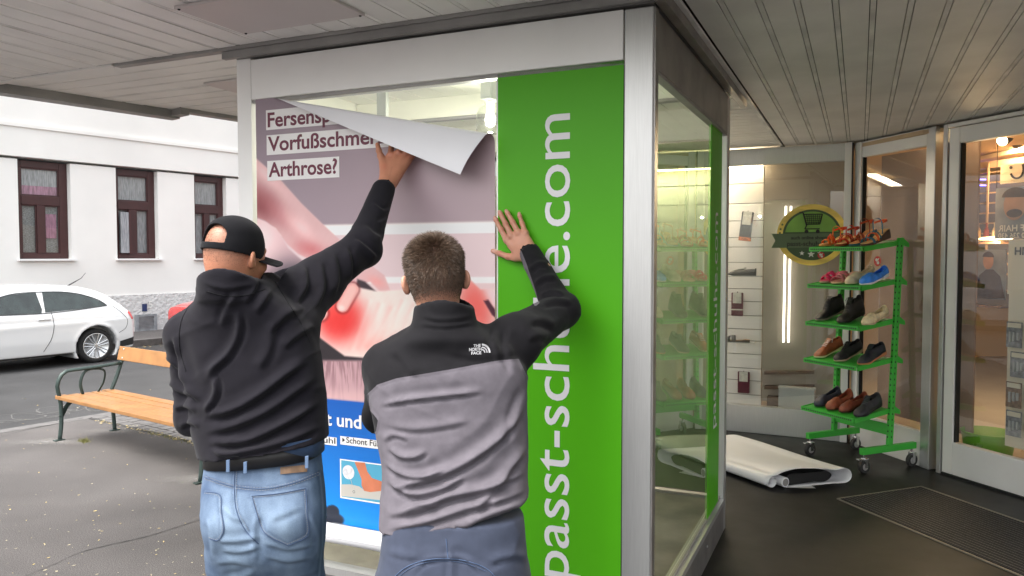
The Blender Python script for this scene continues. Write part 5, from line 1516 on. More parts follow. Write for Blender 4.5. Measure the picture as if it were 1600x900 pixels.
# ------------------------------------------------------------------ shoes
SOLE = [(0,-.030),(.02,-.036),(.06,-.037),(.11,-.031),(.16,-.036),(.21,-.046),(.245,-.042),(.268,-.022),(.275,0),(.270,.018),(.25,.036),(.21,.044),(.16,.037),(.11,.033),(.06,.037),(.02,.034),(0,.026)]
def foot_half(x, side):
    P = np.array(SOLE); k = int(np.argmax(P[:, 0]))
    A = P[:k+1] if side < 0 else P[k:][::-1]
    return np.interp(x, A[:, 0], A[:, 1])
def shoe(name, label, cat, O, fx, fn, kind, cols, L=.27, flip=1, group=None, Hh=1.0):
    """O heel point on the surface, fx unit toe direction, fn up direction"""
    O, fx, fn = [np.array(a, float) for a in (O, fx, fn)]; fx /= np.linalg.norm(fx)
    fy = np.cross(fn, fx); fy /= np.linalg.norm(fy); fn = np.cross(fx, fy); s_ = L/.275
    t = thing(name, label, cat, group)
    def w(x, y, z): return O+fx*x*s_+fy*y*s_*flip+fn*z*s_
    ms = []
    for i, c in enumerate(cols):
        key = 'sh_%d_%d_%d' % tuple(int(v*255) for v in c)
        if key not in M: M[key] = mat(['leather', 'lining', 'sole_rubber', 'accent'][min(i, 3)]+'_'+str(len(M)), c, .55, noise=(25,.25), bump=(90,.2,.001))
        ms.append(M[key])
    up, inn, sol = ms[0], ms[1], ms[2]; acc = ms[3] if len(ms) > 3 else up
    # sole
    P = curve_pts(SOLE+[SOLE[0]], 44)[:-1]
    sh_ = {'wedge': .0, 'flat': .0}.get(kind, 0)
    def sz(x): 
        if kind == 'wedge': return .018+.045*smoothstep(.17, .03, np.array(x))+0.
        return .012+.012*smoothstep(.11, .04, np.array(x))+.012*smoothstep(.2, .275, np.array(x))*.6
    mb = MB(); n = len(P)
    bot = [w(p[0], p[1]*.97, .0+.010*float(smoothstep(.22, .275, p[0]))) for p in P]; tp = [w(p[0], p[1]*1.03, float(sz(p[0]))) for p in P]
    mb.add(bot+tp, [tuple(range(n))[::-1], tuple(range(n, 2*n))]+[(i, (i+1) % n, n+(i+1) % n, n+i) for i in range(n)]).build('sole', sol, t)
    if kind in ('shoe', 'boot', 'slip'):
        top_h = {'shoe': .075, 'boot': .115, 'slip': .065}[kind]*Hh
        def hgt(x):
            toe = np.interp(x, [0, .05, .10, .14, .18, .22, .255, .275], [top_h*.95, top_h, top_h*.97, top_h*.86, .062, .050, .036, .012])
            return toe
        open0, open1 = (.012, .115) if kind != 'slip' else (.01, .15)
        if kind == 'slip': hgt = lambda x: np.interp(x, [0, .03, .08, .13, .17, .22, .255, .275], np.array([.062, .052, .044, .048, .056, .047, .034, .012])*(1 if Hh == 1.0 else 1.25))
        nx_, na_ = 26, 15; V_ = []; 
        for i in range(nx_):
            x = .001+.272*i/(nx_-1); yl, yr = foot_half(x, -1)*1.0, foot_half(x, 1)*1.0; cy = (yl+yr)/2; hw = (yr-yl)/2
            h = float(hgt(x)); z0 = float(sz(x))
            for j in range(na_):
                a = math.pi*j/(na_-1); cx_ = math.cos(a); sn = math.sin(a)
                V_.append(w(x-(.0 if x > .03 else .004*sn), cy+hw*(abs(cx_)**.7)*np.sign(cx_)*(1-.25*sn*(h > .06)), z0+(h-z0)*sn**.75))
        F_ = []
        for i in range(nx_-1):
            for j in range(na_-1):
                x = .272*(i+.5)/(nx_-1)
                wdt = 2.6 if kind != 'slip' else 3.0
                if open0 < x < open1 and abs(j+.5-(na_-1)/2) < wdt: continue
                F_.append((i*na_+j, (i+1)*na_+j, (i+1)*na_+j+1, i*na_+j+1))
        o_ = MB().add(V_, F_).build('upper', up, t, smooth=True); md = o_.modifiers.new('th', 'SOLIDIFY'); md.thickness = .003
        # close the heel
        hv = [V_[j] for j in range(na_)]
        MB().add(hv, [tuple(range(na_))]).build('heel_counter', up, t)
        ins = [w(p[0]*.97+.003, p[1]*.9, .024) for p in P if p[0] < .2]
        MB().add(ins, [tuple(range(len(ins)))]).build('insole', inn, t)
        # tongue and laces
        if kind != 'slip':
            z1 = float(hgt(.12))
            MB().add([w(.10,-.022,z1+.018), w(.10,.022,z1+.018), w(.175,.018,float(hgt(.175))+.001), w(.175,-.018,float(hgt(.175))+.001)], [(0,1,2,3)]).build('tongue', up, t)
            lc = MB()
            for k in range(4):
                x = .125+k*.015; z = float(hgt(x))+.004
                lc.tube([w(x,-.020,z-.004), w(x+.003,0,z+.002), w(x,.020,z-.004)], .0022, 5)
            lc.tube([w(.12,0,z1+.008), w(.10,.03,z1+.01), w(.115,.036,z1-.01)], .002, 5); lc.tube([w(.12,0,z1+.008), w(.10,-.03,z1+.012), w(.12,-.036,z1-.006)], .002, 5)
            lc.build('laces', acc, t)
        else:
            MB().tube([w(.15,-.02,.056), w(.155,0,.059), w(.15,.02,.056)], .003, 6).build('strap', acc, t)
    else:
        def zs_(x): return float(sz(x))
        def strap(x0, x1, hh_, wd, m, nm='strap'):
            V_ = []
            for i in range(11):
                a = math.pi*i/10; x = x0+(x1-x0)*i/10; yl, yr = foot_half(x, -1), foot_half(x, 1); cy = (yl+yr)/2; hw = (yr-yl)/2
                y = cy-hw*1.02*math.cos(a); z = zs_(x)-.006+hh_*math.sin(a)**.7
                V_ += [w(x-wd, y, z), w(x+wd, y, z*.99)]
            o_ = MB().add(V_, [(2*i, 2*i+2, 2*i+3, 2*i+1) for i in range(10)]).build(nm, m, t, smooth=True)
            md = o_.modifiers.new('th', 'SOLIDIFY'); md.thickness = .003
        MB().add([w(p[0]*.98+.002, p[1]*.97, float(sz(p[0]))+.003) for p in P], [tuple(range(n))]).build('footbed', inn, t)
        if kind in ('slide', 'sandal', 'wedge'):
            strap(.225, .205, .042, .020 if kind == 'slide' else .012, up)
            strap(.165, .150, .060, .020 if kind == 'slide' else .010, acc)
            if kind == 'slide': strap(.15, .22, .052, .012, up)
        if kind in ('sandal', 'wedge'):
            strap(.19, .12, .070, .006, up)
            V_ = []
            zh = .085 if kind == 'sandal' else .13
            for i in range(13):
                a = math.pi*i/12; x = .075-.085*math.sin(a); y = .036*math.cos(a); V_ += [w(x, y, zh-.008), w(x, y, zh+.006)]
            o_ = MB().add(V_, [(2*i, 2*i+2, 2*i+3, 2*i+1) for i in range(12)]).build('heel_strap', acc, t, smooth=True)
            md = o_.modifiers.new('th', 'SOLIDIFY'); md.thickness = .003
            V_ = []
            for i in range(11):
                a = math.pi*i/10; V_ += [w(.08, -.036*math.cos(a), zh+.035*math.sin(a)), w(.092, -.036*math.cos(a), zh+.033*math.sin(a))]
            MB().add(V_, [(2*i, 2*i+2, 2*i+3, 2*i+1) for i in range(10)]).build('ankle_strap', up, t, smooth=True)
            for y in (-.037, .037): MB().tube([w(.085, y, zh), w(.10, y*.98, .03+zs_(.1)*.5)], .004, 6).build('side_strap', up, t)
    return t
c_ = lambda r, g, b: hexc(r, g, b, 1.9)
BLK, NVY, TAN, WHT, COG = c_(24,22,24), c_(26,28,36), c_(150,112,74), c_(180,172,160), c_(120,62,34)
RK = [
 [('sandal', (c_(206,92,24), c_(190,150,100), c_(190,120,70), c_(200,60,20)), 'orange strappy sandal at the left end of the top rack shelf'),
  ('sandal', (c_(170,44,30), c_(190,150,100), c_(120,50,30), c_(150,50,20)), 'red strappy sandal second from the left on the top rack shelf'),
  ('wedge', (c_(120,50,26), c_(180,130,84), c_(48,86,100), c_(150,60,30)), 'brown wedge sandal with teal sole on the top rack shelf'),
  ('wedge', (c_(40,90,110), c_(190,150,100), c_(60,44,36), c_(206,80,40)), 'teal and patterned wedge sandal at the right end of the top rack shelf')],
 [('slide', (c_(190,34,84), c_(190,80,110), c_(160,130,120), c_(200,40,90)), 'magenta slide at the left end of the second rack shelf'),
  ('slide', (c_(160,96,104), c_(176,130,120), c_(190,150,130), c_(150,84,92)), 'dusty pink slide second on the second rack shelf'),
  ('slip', (c_(170,156,136), c_(150,140,124), c_(176,160,140), c_(160,146,126)), 'beige ballerina flat on the second rack shelf'),
  ('slip', (c_(40,100,180), c_(70,110,160), c_(206,206,206), c_(40,160,160)), 'bright blue canvas slip-on at the right end of the second rack shelf')],
 [('boot', (BLK, c_(60,56,54), c_(110,100,92), c_(60,56,54)), 'black lace-up ankle shoe at the left end of the third rack shelf'),
  ('boot', (c_(30,26,26), c_(50,46,44), c_(26,24,24), c_(60,56,54)), 'black laced moccasin in the middle of the third rack shelf'),
  ('slip', (c_(184,170,140), c_(150,140,118), c_(150,136,110), c_(170,156,130)), 'cream ballerina flat at the right end of the third rack shelf')],
 [('shoe', (COG, c_(110,70,44), c_(196,170,140), c_(220,214,200)), 'tan leather lace-up with pale laces on the fourth rack shelf'),
  ('shoe', (BLK, c_(70,44,32), c_(150,130,110), c_(20,20,22)), 'black suede lace-up in the middle of the fourth rack shelf'),
  ('shoe', (NVY, c_(140,92,64), c_(140,92,60), c_(20,20,26)), 'black casual shoe with brown sole at the right end of the fourth rack shelf')],
 [('slip', (c_(34,38,50), c_(56,52,52), c_(30,30,34), c_(34,38,50)), 'navy slip-on at the left end of the bottom rack shelf'),
  ('slip', (c_(112,56,36), c_(130,84,56), c_(60,36,26), c_(90,44,28)), 'brown loafer second on the bottom rack shelf'),
  ('slip', (c_(100,48,32), c_(150,104,72), c_(50,30,24), c_(90,44,28)), 'reddish brown loafer with a fold-over strap on the bottom rack shelf'),
  ('shoe', (c_(34,34,38), c_(40,40,44), c_(22,22,24), c_(60,60,64)), 'black velcro comfort shoe at the right end of the bottom rack shelf')]]
for k, row in enumerate(RK):
    n_ = len(row)
    for j, (kind, cols, lab) in enumerate(row):
        u_ = .065+(RWL-.13)*(j/(n_-1))
        fx = -RE*SD-ZZ*.055; up_ = np.cross(fx, RW); up_ = up_ if up_[2] > 0 else -up_
        up_ /= np.linalg.norm(up_); fx /= np.linalg.norm(fx)
        # heel propped up, toe towards the front edge
        heel = shp(k, u_, .035+(.012 if j % 2 else 0), .030)
        f2 = fx-up_*.11; rot = random.uniform(-.10, .10); f2 = f2+RW*(.12+rot)
        shoe('sandal' if kind in ('sandal','slide','wedge') else 'shoe', lab, 'sandal' if kind in ('sandal','slide','wedge') else 'shoe', heel, f2, up_, kind, cols, L=.285, flip=1 if j % 2 else -1, group='shoes on the green rack', Hh=1.3)
# shoes and socks on the slat wall
n1v = np.array([n1[0], n1[1], 0]); d1v = np.array([d1[0], d1[1], 0])
for (px, py, lab, kind, cols) in ((1181, 431, 'black closed shoe on the small clear shelf of the slat wall', 'shoe', (c_(34,34,34), c_(30,30,30), c_(22,22,22), c_(60,60,60))),
                                   (1171, 535, 'black sandal on the small clear shelf low on the slat wall', 'slide', (c_(26,26,26), c_(110,84,60), c_(30,28,26), c_(40,40,40)))):
    p = off_pt(px, py, .22)
    tag(MB().box(p-d1v*.10-ZZ*.004, d1v*.15, n1v*.05, ZZ*.003).build('clear_shelf', 'frost'), 'small clear shelf under the '+('closed shoe' if kind == 'shoe' else 'sandal')+' on the slat wall', 'shelf')
    shoe('shoe' if kind == 'shoe' else 'sandal', lab, 'shoe' if kind == 'shoe' else 'sandal', p, -d1v, ZZ, kind, cols, L=.25)
M['sock_dk'] = mat('charcoal_knit', (.03,.03,.035), .95, bump=(200,.4,.002)); M['sock_wine'] = mat('wine_knit', (.10,.015,.03), .95, bump=(200,.4,.002))
M['sock_toe'] = mat('striped_sock_toe', (.42,.12,.04), .9, noise=(30,.7)); M['sock_tag'] = mat('sock_label', (.60,.60,.54), .6, noise=(40,.15))
def sock(px0, py0, px1, py1, m, lab, toe=None, tilt=0):
    t = thing('sock_pair', lab, 'socks'); c = off_pt((px0+px1)/2, (py0+py1)/2, .26)
    a_, b_ = off_pt(px0, py0, .26), off_pt(px1, py1, .26); hw = abs((b_-a_)@d1v)/2; hh_ = abs(a_[2]-b_[2])/2
    dn = d1v*tilt+ZZ; dn /= np.linalg.norm(dn); sd = np.cross(dn, n1v); sd = -sd if sd@d1v < 0 else sd
    MB().box(c, sd*hw, n1v*.012, dn*hh_).build('knit_body', m, t, bevel=.008)
    MB().box(c+dn*hh_*.55+n1v*.015+sd*.0, sd*hw*.72, n1v*.001, dn*hh_*.45).build('paper_label', 'sock_tag', t)
    MB().tube([c+dn*hh_*.98, c+dn*hh_*1.08+n1v*.01], .004, 6).build('hook', 'chrome', t)
    if toe: MB().box(c-dn*hh_*.88+sd*.002, sd*hw*1.04, n1v*.0135, dn*hh_*.14).build('toe_band', toe, t, bevel=.006)
    if m == 'sock_wine' and py0 < 500: MB().box(c-dn*hh_*.45, sd*hw*1.01, n1v*.0128, dn*hh_*.05).build('pattern_band', 'sock_tag', t)
sock(1157, 331, 1175, 376, 'sock_dk', 'charcoal socks with red and orange toes hanging on the slat wall', 'sock_toe', .12)
sock(1143, 457, 1161, 494, 'sock_wine', 'wine red socks with a pale patterned band, middle of the slat wall')
sock(1153, 580, 1171, 615, 'sock_wine', 'plain wine red socks hanging lowest on the slat wall')

# ================================================================== PEOPLE
def A3(t): return at(t[0], t[1], t[2])
def rows(tab):
    out = []
    for (py, xl, xr, d, ry) in tab:
        c = at((xl+xr)/2, py, d); out.append((c[2], c[0], c[1], (xr-xl)/2*d/1200, ry))
    return out
def vcol(V, base): return np.tile(np.array(base, float), (len(V), 1))
def join_meshes(parts):
    """parts: list of (V,Q,C)"""
    Vs, Qs, Cs, o_ = [], [], [], 0
    for V, Q, C in parts: Vs.append(V); Qs.append(Q+o_); Cs.append(C); o_ += len(V)
    return np.concatenate(Vs), np.concatenate(Qs), np.concatenate(Cs)
def fold(V, Q, folds, seed=0, noise=(.003, 11), fine=(.0011, 42), k=1.35, aniso=(1,1,1), crease=.0030):
    N = vnormals(V, Q)
    if (N[:, 2]@(V[:, 2]-V[:, 2].mean())) < 0: N = -N
    PXY = proj(V); back = smoothstep(-.05, .35, -N[:, 1]); disp = np.zeros(len(V))
    for ln, amp, wd in folds:
        d_, sg, fr = seg_dist(PXY, curve_pts(ln, 26)); s = d_*sg
        env = smoothstep(0, .22, fr)*smoothstep(1, .78, fr)
        wd = wd*np.where(s > 0, .62, 1.15); disp += amp*env*(np.exp(-(s/wd)**2)-.75*np.exp(-((s-1.9*wd)/wd/1.1)**2)-.35*np.exp(-((s+2.2*wd)/wd/1.4)**2))*back*k
    Va = V*np.array(aniso)
    for sd_i, R_ in ((61, np.array([[.75,.1,.5],[0,1,0],[-1.1,0,1.7]])), (77, np.array([[.8,.1,-.35],[0,1,0],[.7,0,1.9]]))):
        rn = pnoise(V@R_.T, 15, seed+sd_i, 2); disp += crease*((1-np.clip(np.abs(rn)*1.7, 0, 1))**3-.25)*np.clip(.5+pnoise(V, 6, seed+sd_i+9, 1), 0, 1)
    disp += noise[0]*pnoise(Va, noise[1], seed)+fine[0]*pnoise(Va, fine[1], seed+5)
    return V+N*disp[:, None]

def head_mesh(c, yaw, pitch, roll, s, neck=(.058, .066), h=.0034, neck_to=None):
    g = Grid((-.12,-.15,-.20), (.12,.15,.135), h)
    g.ell((0,-.010,.030), (.078,.098,.088))
    g.ell((0,-.045,-.012), (.066,.056,.062), .03)
    g.ell((0,.032,-.028), (.062,.072,.084), .035)
    g.ell((0,.050,-.082), (.044,.042,.030), .03)
    g.ell((0,.086,-.098), (.020,.016,.016), .02)
    g.cone((0,-.020,-.05), (0,-.020,-.145), neck[0], neck[1], .03); g.plane((0,0,-.126), (0,0,-1))
    g.cone((-.034,.086,.024), (.034,.086,.024), .011, .011, .018)
    for sx in (-1, 1):
        g.ell((sx*.032,.104,.004), (.017,.016,.011), .010, sub=True)
        g.ell((sx*.031,.084,.004), (.0135,.0135,.0125), .003)
        g.ell((sx*.045,.066,-.030), (.022,.024,.022), .02)
    g.cone((0,.096,.012), (0,.116,-.030), .007, .012, .012); g.ell((0,.104,-.036), (.018,.012,.009), .008)
    g.ell((0,.098,-.060), (.025,.010,.006), .006); g.ell((0,.097,-.070), (.022,.010,.007), .004)
    for sx in (-1, 1):
        a = math.radians(28)*sx
        R = [[math.cos(a), -math.sin(a), 0], [math.sin(a), math.cos(a), 0], [0, 0, 1]]
        R = np.array(R)
        g.ell((sx*.0865,-.014,-.009), (.0085,.018,.025), .008, R=R)
        g.ell((sx*.083,-.010,-.026), (.008,.012,.014), .008)
        g.ell((sx*.0960,-.004,-.004), (.0065,.010,.016), .006, R=R, sub=True)
    V, Q = g.mesh(1)
    cy, sy, cp_, sp, cr_, sr = [f(a) for a in (yaw, pitch, roll) for f in (math.cos, math.sin)]
    Rz = np.array([[cy, sy, 0], [-sy, cy, 0], [0, 0, 1]]); Rx = np.array([[1,0,0],[0,cp_,-sp],[0,sp,cp_]]); Ry = np.array([[cr_,0,sr],[0,1,0],[-sr,0,cr_]])
    Rm = Rz@Rx@Ry
    return V, Q, V*s@Rm.T+np.array(c), Rm
def hand(chains, palm, h=.0022, nails=(), knuckles=()):
    allp = np.array([p for ch in chains for p in ch[0]]+[p for ch in palm for p in ch[:2]])
    g = Grid(allp.min(0)-.03, allp.max(0)+.03, h)
    for a, b, ra, rb in palm: g.cone(a, b, ra, rb, .012)
    for pts, rs in chains:
        for i in range(len(pts)-1): g.cone(pts[i], pts[i+1], rs[i], rs[i+1], .0035 if i else .010)
        for i in range(1, len(pts)-1): g.ell(pts[i], (rs[i]*1.10,)*3, .003)
    for p, r in knuckles: g.ell(p, (r,)*3, .008)
    V, Q = g.mesh(1)
    N = vnormals(V, Q)
    V = V+N*(.0005*pnoise(V, 170, 3))[:, None]
    return V, Q
def skin_col(V, base, seed=1):
    n = pnoise(V, 26, seed); m_ = pnoise(V, 150, seed+3)
    C = vcol(V, base)*(1+.09*n+.05*m_)[:, None]; C[:, 0] *= 1+.03*n
    return C
attr_mat('skin', .48, bump=(220,.12,.001), sss=.06); M['skin'] = MATS['skin']
def cloth(name, col, rough=.95, sheen=.3, bump=(700,.25,.0008), noise=(30,.10)):
    m = mat(name, col, rough, noise=noise, bump=bump, spec=.15)
    m.node_tree.nodes['Principled BSDF'].inputs['Sheen Weight'].default_value = sheen
    M[name] = m; return m
cloth('black_fleece', (.0115,.0105,.0145), sheen=.07)
cloth('navy_trouser', (.045,.054,.083), .8, .1)
cloth('cap_cloth', (.008,.008,.010), .9, .05)
cloth('blue_shirt', (.035,.060,.115), .9, .1)
# two-tone softshell: grey below the yoke seam, black above
m = cloth('two_tone_softshell', (.20,.175,.195), .85, .05)
n = m.node_tree.nodes; l = m.node_tree.links
at_ = n.new('ShaderNodeAttribute'); at_.attribute_name = 'yoke'
gt = n.new('ShaderNodeMath'); gt.operation = 'GREATER_THAN'; gt.inputs[1].default_value = 0
mx = n.new('ShaderNodeMix'); mx.data_type = 'RGBA'
mx.inputs[6].default_value = (.0095,.0090,.0108,1); mx.inputs[7].default_value = (.118,.107,.124,1)
l.new(at_.outputs['Fac'], gt.inputs[0]); l.new(gt.outputs[0], mx.inputs[0]); l.new(mx.outputs[2], n[m['mul']].inputs[0])
attr_mat('denim', .85, noise=(420,.13,2), bump=(900,.4,.0006)); M['denim'] = MATS['denim']
M['stitch'] = mat('seam_thread', (.20,.21,.24), .9); M['stitch_dark'] = mat('seam_shadow', (.05,.08,.15), .9)  # second one: dark blue for seams and pocket edges
M['leather'] = mat('leather_patch', (.20,.12,.07), .6, noise=(30,.3)); M['belt'] = mat('black_belt', (.014,.013,.014), .5)
M['hair'] = mat('brown_hair', (.088,.054,.034), .55, noise=(60,.45)); M['stub'] = mat('stubble', (.05,.035,.03), .8)
M['logo'] = mat('silver_embroidery', (.50,.50,.52), .6)

def bvh_of(V, Q): return BVHTree.FromPolygons([Vector(v) for v in V], [tuple(q_) for q_ in Q.tolist()])
def cast(bv, px, py, off=.002):
    d = ray(px, py); d = d/np.linalg.norm(d)
    r = bv.ray_cast(Vector(_o), Vector(d))
    if r[0] is None: return None
    return np.array(r[0])-d*off
def cast_line(bv, ln, n=30, off=.002):
    P = [cast(bv, p[0], p[1], off) for p in curve_pts(ln, n)]
    P = [p for p in P if p is not None]
    if len(P) < 2: return P
    out = [P[0]]
    for p in P[1:]:
        if np.linalg.norm(p-out[-1]) < .08: out.append(p)
    return out
def seam(bv, ln, name, m, parent, r=.0016, n=40, off=.0012):
    P = cast_line(bv, ln, n, off)
    if len(P) > 2: return MB().tube(P, r, 5).build(name, m, parent)
def stitches(bv, ln, m, parent, n=46, off=.0018):
    P = cast_line(bv, ln, n*2, off); mb = MB()
    for i in range(0, len(P)-1, 2): mb.tube([P[i], P[i+1]], .0009, 4)
    o_ = mb.build('stitching', m, parent); o_['kind'] = 'stuff'

def coarse_body(cones, h=.012):
    P = np.array([p for c in cones for p in c[:2]]); g = Grid(P.min(0)-.16, P.max(0)+.16, h)
    for a, b, ra, rb in cones: g.cone(a, b, ra, rb, .04)
    return g.mesh(1)
def person_shoe(parent, P, fx, col):
    t = shoe('shoe', 'x', 'x', P, fx, ZZ, 'shoe', (col, (.03,.03,.03), (.4,.4,.38), (.5,.5,.5)), L=.29)
    del t['label']; del t['category']; t.parent = parent

# ------------------------------------------------------------------ man in the grey and black softshell (right)
p2_ = thing('person', 'man in grey and black softshell jacket pressing his right hand on the green banner', 'person')
HC2 = at(680, 424, 2.445)
loc2, HQ2, HV2, HR2 = head_mesh(HC2-np.array([0,0,.022]), math.radians(-10), math.radians(-4), math.radians(-5), 1.12, (.056, .058))
SK2 = hexc(196, 142, 118, .98)
C = skin_col(HV2, SK2)
# dark hair tint on the scalp
def hair_mask(L):
    """0..1 where hair grows, in head local coordinates"""
    back = smoothstep(.045, -.005, L[:, 1]); low = -.045+.00*L[:, 0]
    m1 = smoothstep(low-.035, low+.02, L[:, 2])*back
    top = smoothstep(.035, .055, L[:, 2])*smoothstep(.085, .070, L[:, 1])
    side = smoothstep(.01, .03, L[:, 2])*smoothstep(.06, .045, L[:, 1])
    m_ = np.maximum(np.maximum(m1, top), side)
    ear = (np.abs(L[:, 0]) > .078) & (L[:, 2] < .036) & (L[:, 1] > -.045)
    return np.where(ear, 0, m_)
hm = hair_mask(loc2)
# around the ears keep skin
nz_ = .5+.5*pnoise(loc2, 300, 9)
C = C*(1-(hm*(.62+.2*nz_))[:, None])+np.array([.050,.034,.025])*(hm*(.62+.2*nz_))[:, None]
# hand pressed on the wall
def wp(px, py, off): return front(px, py, off)
fing = [([(791,374,.022),(783,359,.017),(775,344,.013),(773.5,340,.012)], (.0115,.0105,.0088,.0076)),
        ([(799,368,.024),(790,350,.019),(782,334,.013),(780.5,331,.012)], (.0120,.0108,.0092,.0078)),
        ([(810,364,.024),(801,347,.019),(793,333,.013),(791,329.5,.012)], (.0118,.0106,.0090,.0076)),
        ([(821,364,.022),(816,350,.017),(812,338,.012),(811,333.5,.011)], (.0105,.0094,.0080,.0068)),
        ([(805,402,.022),(794,401,.020),(781,396,.014),(770,392,.012)], (.0150,.0125,.0108,.0088))]
chains = [([wp(*p) for p in pts], rs) for pts, rs in fing]
WR2 = wp(828, 400, .050)
palm = [(wp(794,377,.021), wp(820,393,.036), .0145, .020), (wp(802,370,.023), wp(822,392,.038), .0145, .021), (wp(812,367,.023), wp(826,391,.038), .0145, .021), (wp(821,367,.022), wp(831,390,.037), .013, .020),
        (wp(820,393,.036), wp(846,424,.090), .024, .030), (wp(829,391,.038), wp(850,420,.090), .022, .028), (wp(806,402,.023), wp(822,400,.036), .015, .021), (wp(800,384,.022), wp(812,398,.028), .017, .020)]
hv, hq = hand(chains, palm, knuckles=[(wp(791,374,.026),.0125),(wp(799,368,.029),.013),(wp(810,364,.029),.0125),(wp(821,364,.026),.0115)])
hcol = skin_col(hv, SK2*np.array([1.0,.95,.92]) if False else SK2, 4)
PXh = proj(hv)
for (pts, rs) in fing:
    a, b = np.array(pts[-1][:2]), np.array(pts[-2][:2]); u_ = (a-b)/np.linalg.norm(a-b)
    q_ = (PXh-(a-u_*1.0)); al = q_@u_; pe = q_@np.array([-u_[1], u_[0]])
    mk = np.exp(-((al/3.0)**4+(pe/2.6)**4)); hcol = hcol*(1-.7*mk[:, None])+np.array([.62,.36,.30])*(.7*mk[:, None])
    for j in (1, 2):
        dk_ = np.linalg.norm(PXh-np.array(pts[j][:2]), axis=1); hcol[:, 1:] *= (1-.16*np.exp(-(dk_/4)**2))[:, None]
# the other hand, out of sight, holding the sheet against the glass
def simple_hand(c, ex, ez, s=1.0, off=0):
    """flat right/left hand: c palm centre, ex across, ez toward the finger tips"""
    en_ = np.cross(ex, ez); ch = []
    for k, (x, L) in enumerate(((-.033,.070),(-.011,.080),(.011,.075),(.032,.060))):
        b = c+ex*x+ez*.045; ch.append(([b, b+ez*L*.45+ex*x*.1, b+ez*L*.8+ex*x*.2, b+ez*L+ex*x*.25], (.0105,.0095,.0085,.007)))
    b = c-ex*.035-ez*.02; ch.append(([b, b-ex*.025+ez*.02, b-ex*.042+ez*.045], (.013,.0115,.009)))
    pm = [(c+ex*x-ez*.04, c+ex*x*1.0+ez*.045, .018, .013) for x in (-.030,-.010,.010,.030)]+[(c-ez*.04, c-ez*.11, .026, .028)]
    return hand(ch, pm)
LH2 = wp(668, 610, .035)
lh, lq = simple_hand(LH2, -U, ZZ)
SH2R, EL2, CU2 = A3((806,532,2.52)), A3((876,486,2.78)), A3((829,397,2.95))
SH2L, EL2L = A3((604,572,2.46)), A3((594,650,2.62))
bc_ = [(at(690,520,2.46), at(700,700,2.42), .055, .075), (at(700,700,2.42), at(706,870,2.34), .075, .09),
       (at(620,572,2.47), at(780,560,2.47), .04, .04), (SH2R+ZZ*-.01, EL2, .038, .032), (EL2, WR2, .033, .026), (SH2L, EL2L, .045, .036), (EL2L, LH2-ZZ*.10, .036, .027)]
F2L, F2R = np.array([-.30, 2.28, .09]), np.array([.06, 2.34, .09])
HP2L, HP2R = at(650, 880, 2.32), at(768, 880, 2.32)
K2L, K2R = (HP2L+F2L)/2+np.array([-.01,.06,.02]), (HP2R+F2R)/2+np.array([.01,.06,.02])
bc_ += [(HP2L, K2L, .085, .058), (K2L, F2L, .055, .035), (HP2R, K2R, .085, .058), (K2R, F2R, .055, .035)]
bv_, bq_ = coarse_body(bc_)
Vb, Qb, Cb = join_meshes([(HV2, HQ2, C), (hv, hq, hcol), (lh, lq, skin_col(lh, SK2)), (bv_, bq_, skin_col(bv_, SK2))])
raw_mesh('body', Vb, Qb, 'skin', p2_, attrs={'col': np.clip(Cb, 0, .9)})

# jacket
g = Grid((-.58, 2.10, .66), (.32, 3.12, 1.80), .0060)
tor = rows([(505,648,745,2.43,.105),(522,628,768,2.43,.125),(543,596,800,2.45,.135),(575,577,822,2.44,.145),(620,577,824,2.43,.150),(680,588,826,2.41,.150),(740,598,826,2.38,.148),(790,594,827,2.35,.150),(835,592,826,2.33,.150),(870,600,818,2.32,.140)])
g.loft(tor, 0, 2.5)
g.cone(at(640,548,2.47), at(606,572,2.47), .065, .070, .05)
g.cone(at(604,575,2.47), EL2L, .070, .058, .03); g.cone(EL2L, LH2-ZZ*.07, .056, .036, .03)
g.cone(at(762,540,2.47), SH2R, .062, .082, .05)
g.cone(SH2R, EL2, .084, .063, .035); g.cone(EL2, CU2, .062, .045, .028)
g.ell(EL2+np.array([.012,-.01,.008]), (.058,.058,.056), .02)
# cuff opening and hem
ax = (CU2-EL2)/np.linalg.norm(CU2-EL2)
g.plane(CU2+ax*.030, ax)
def cuffcut(g, c, ax, r):
    g.cone(c+ax*.012, c+ax*.08, r, r, 0, sub=True)
cuffcut(g, CU2, ax, .034)
hA, hB = at(604,845,2.2), at(826,803,2.2); hn = np.cross(hB-hA, np.array([0,1.,0])); hn = -hn if hn[2] > 0 else hn
g.plane(hA, hn)
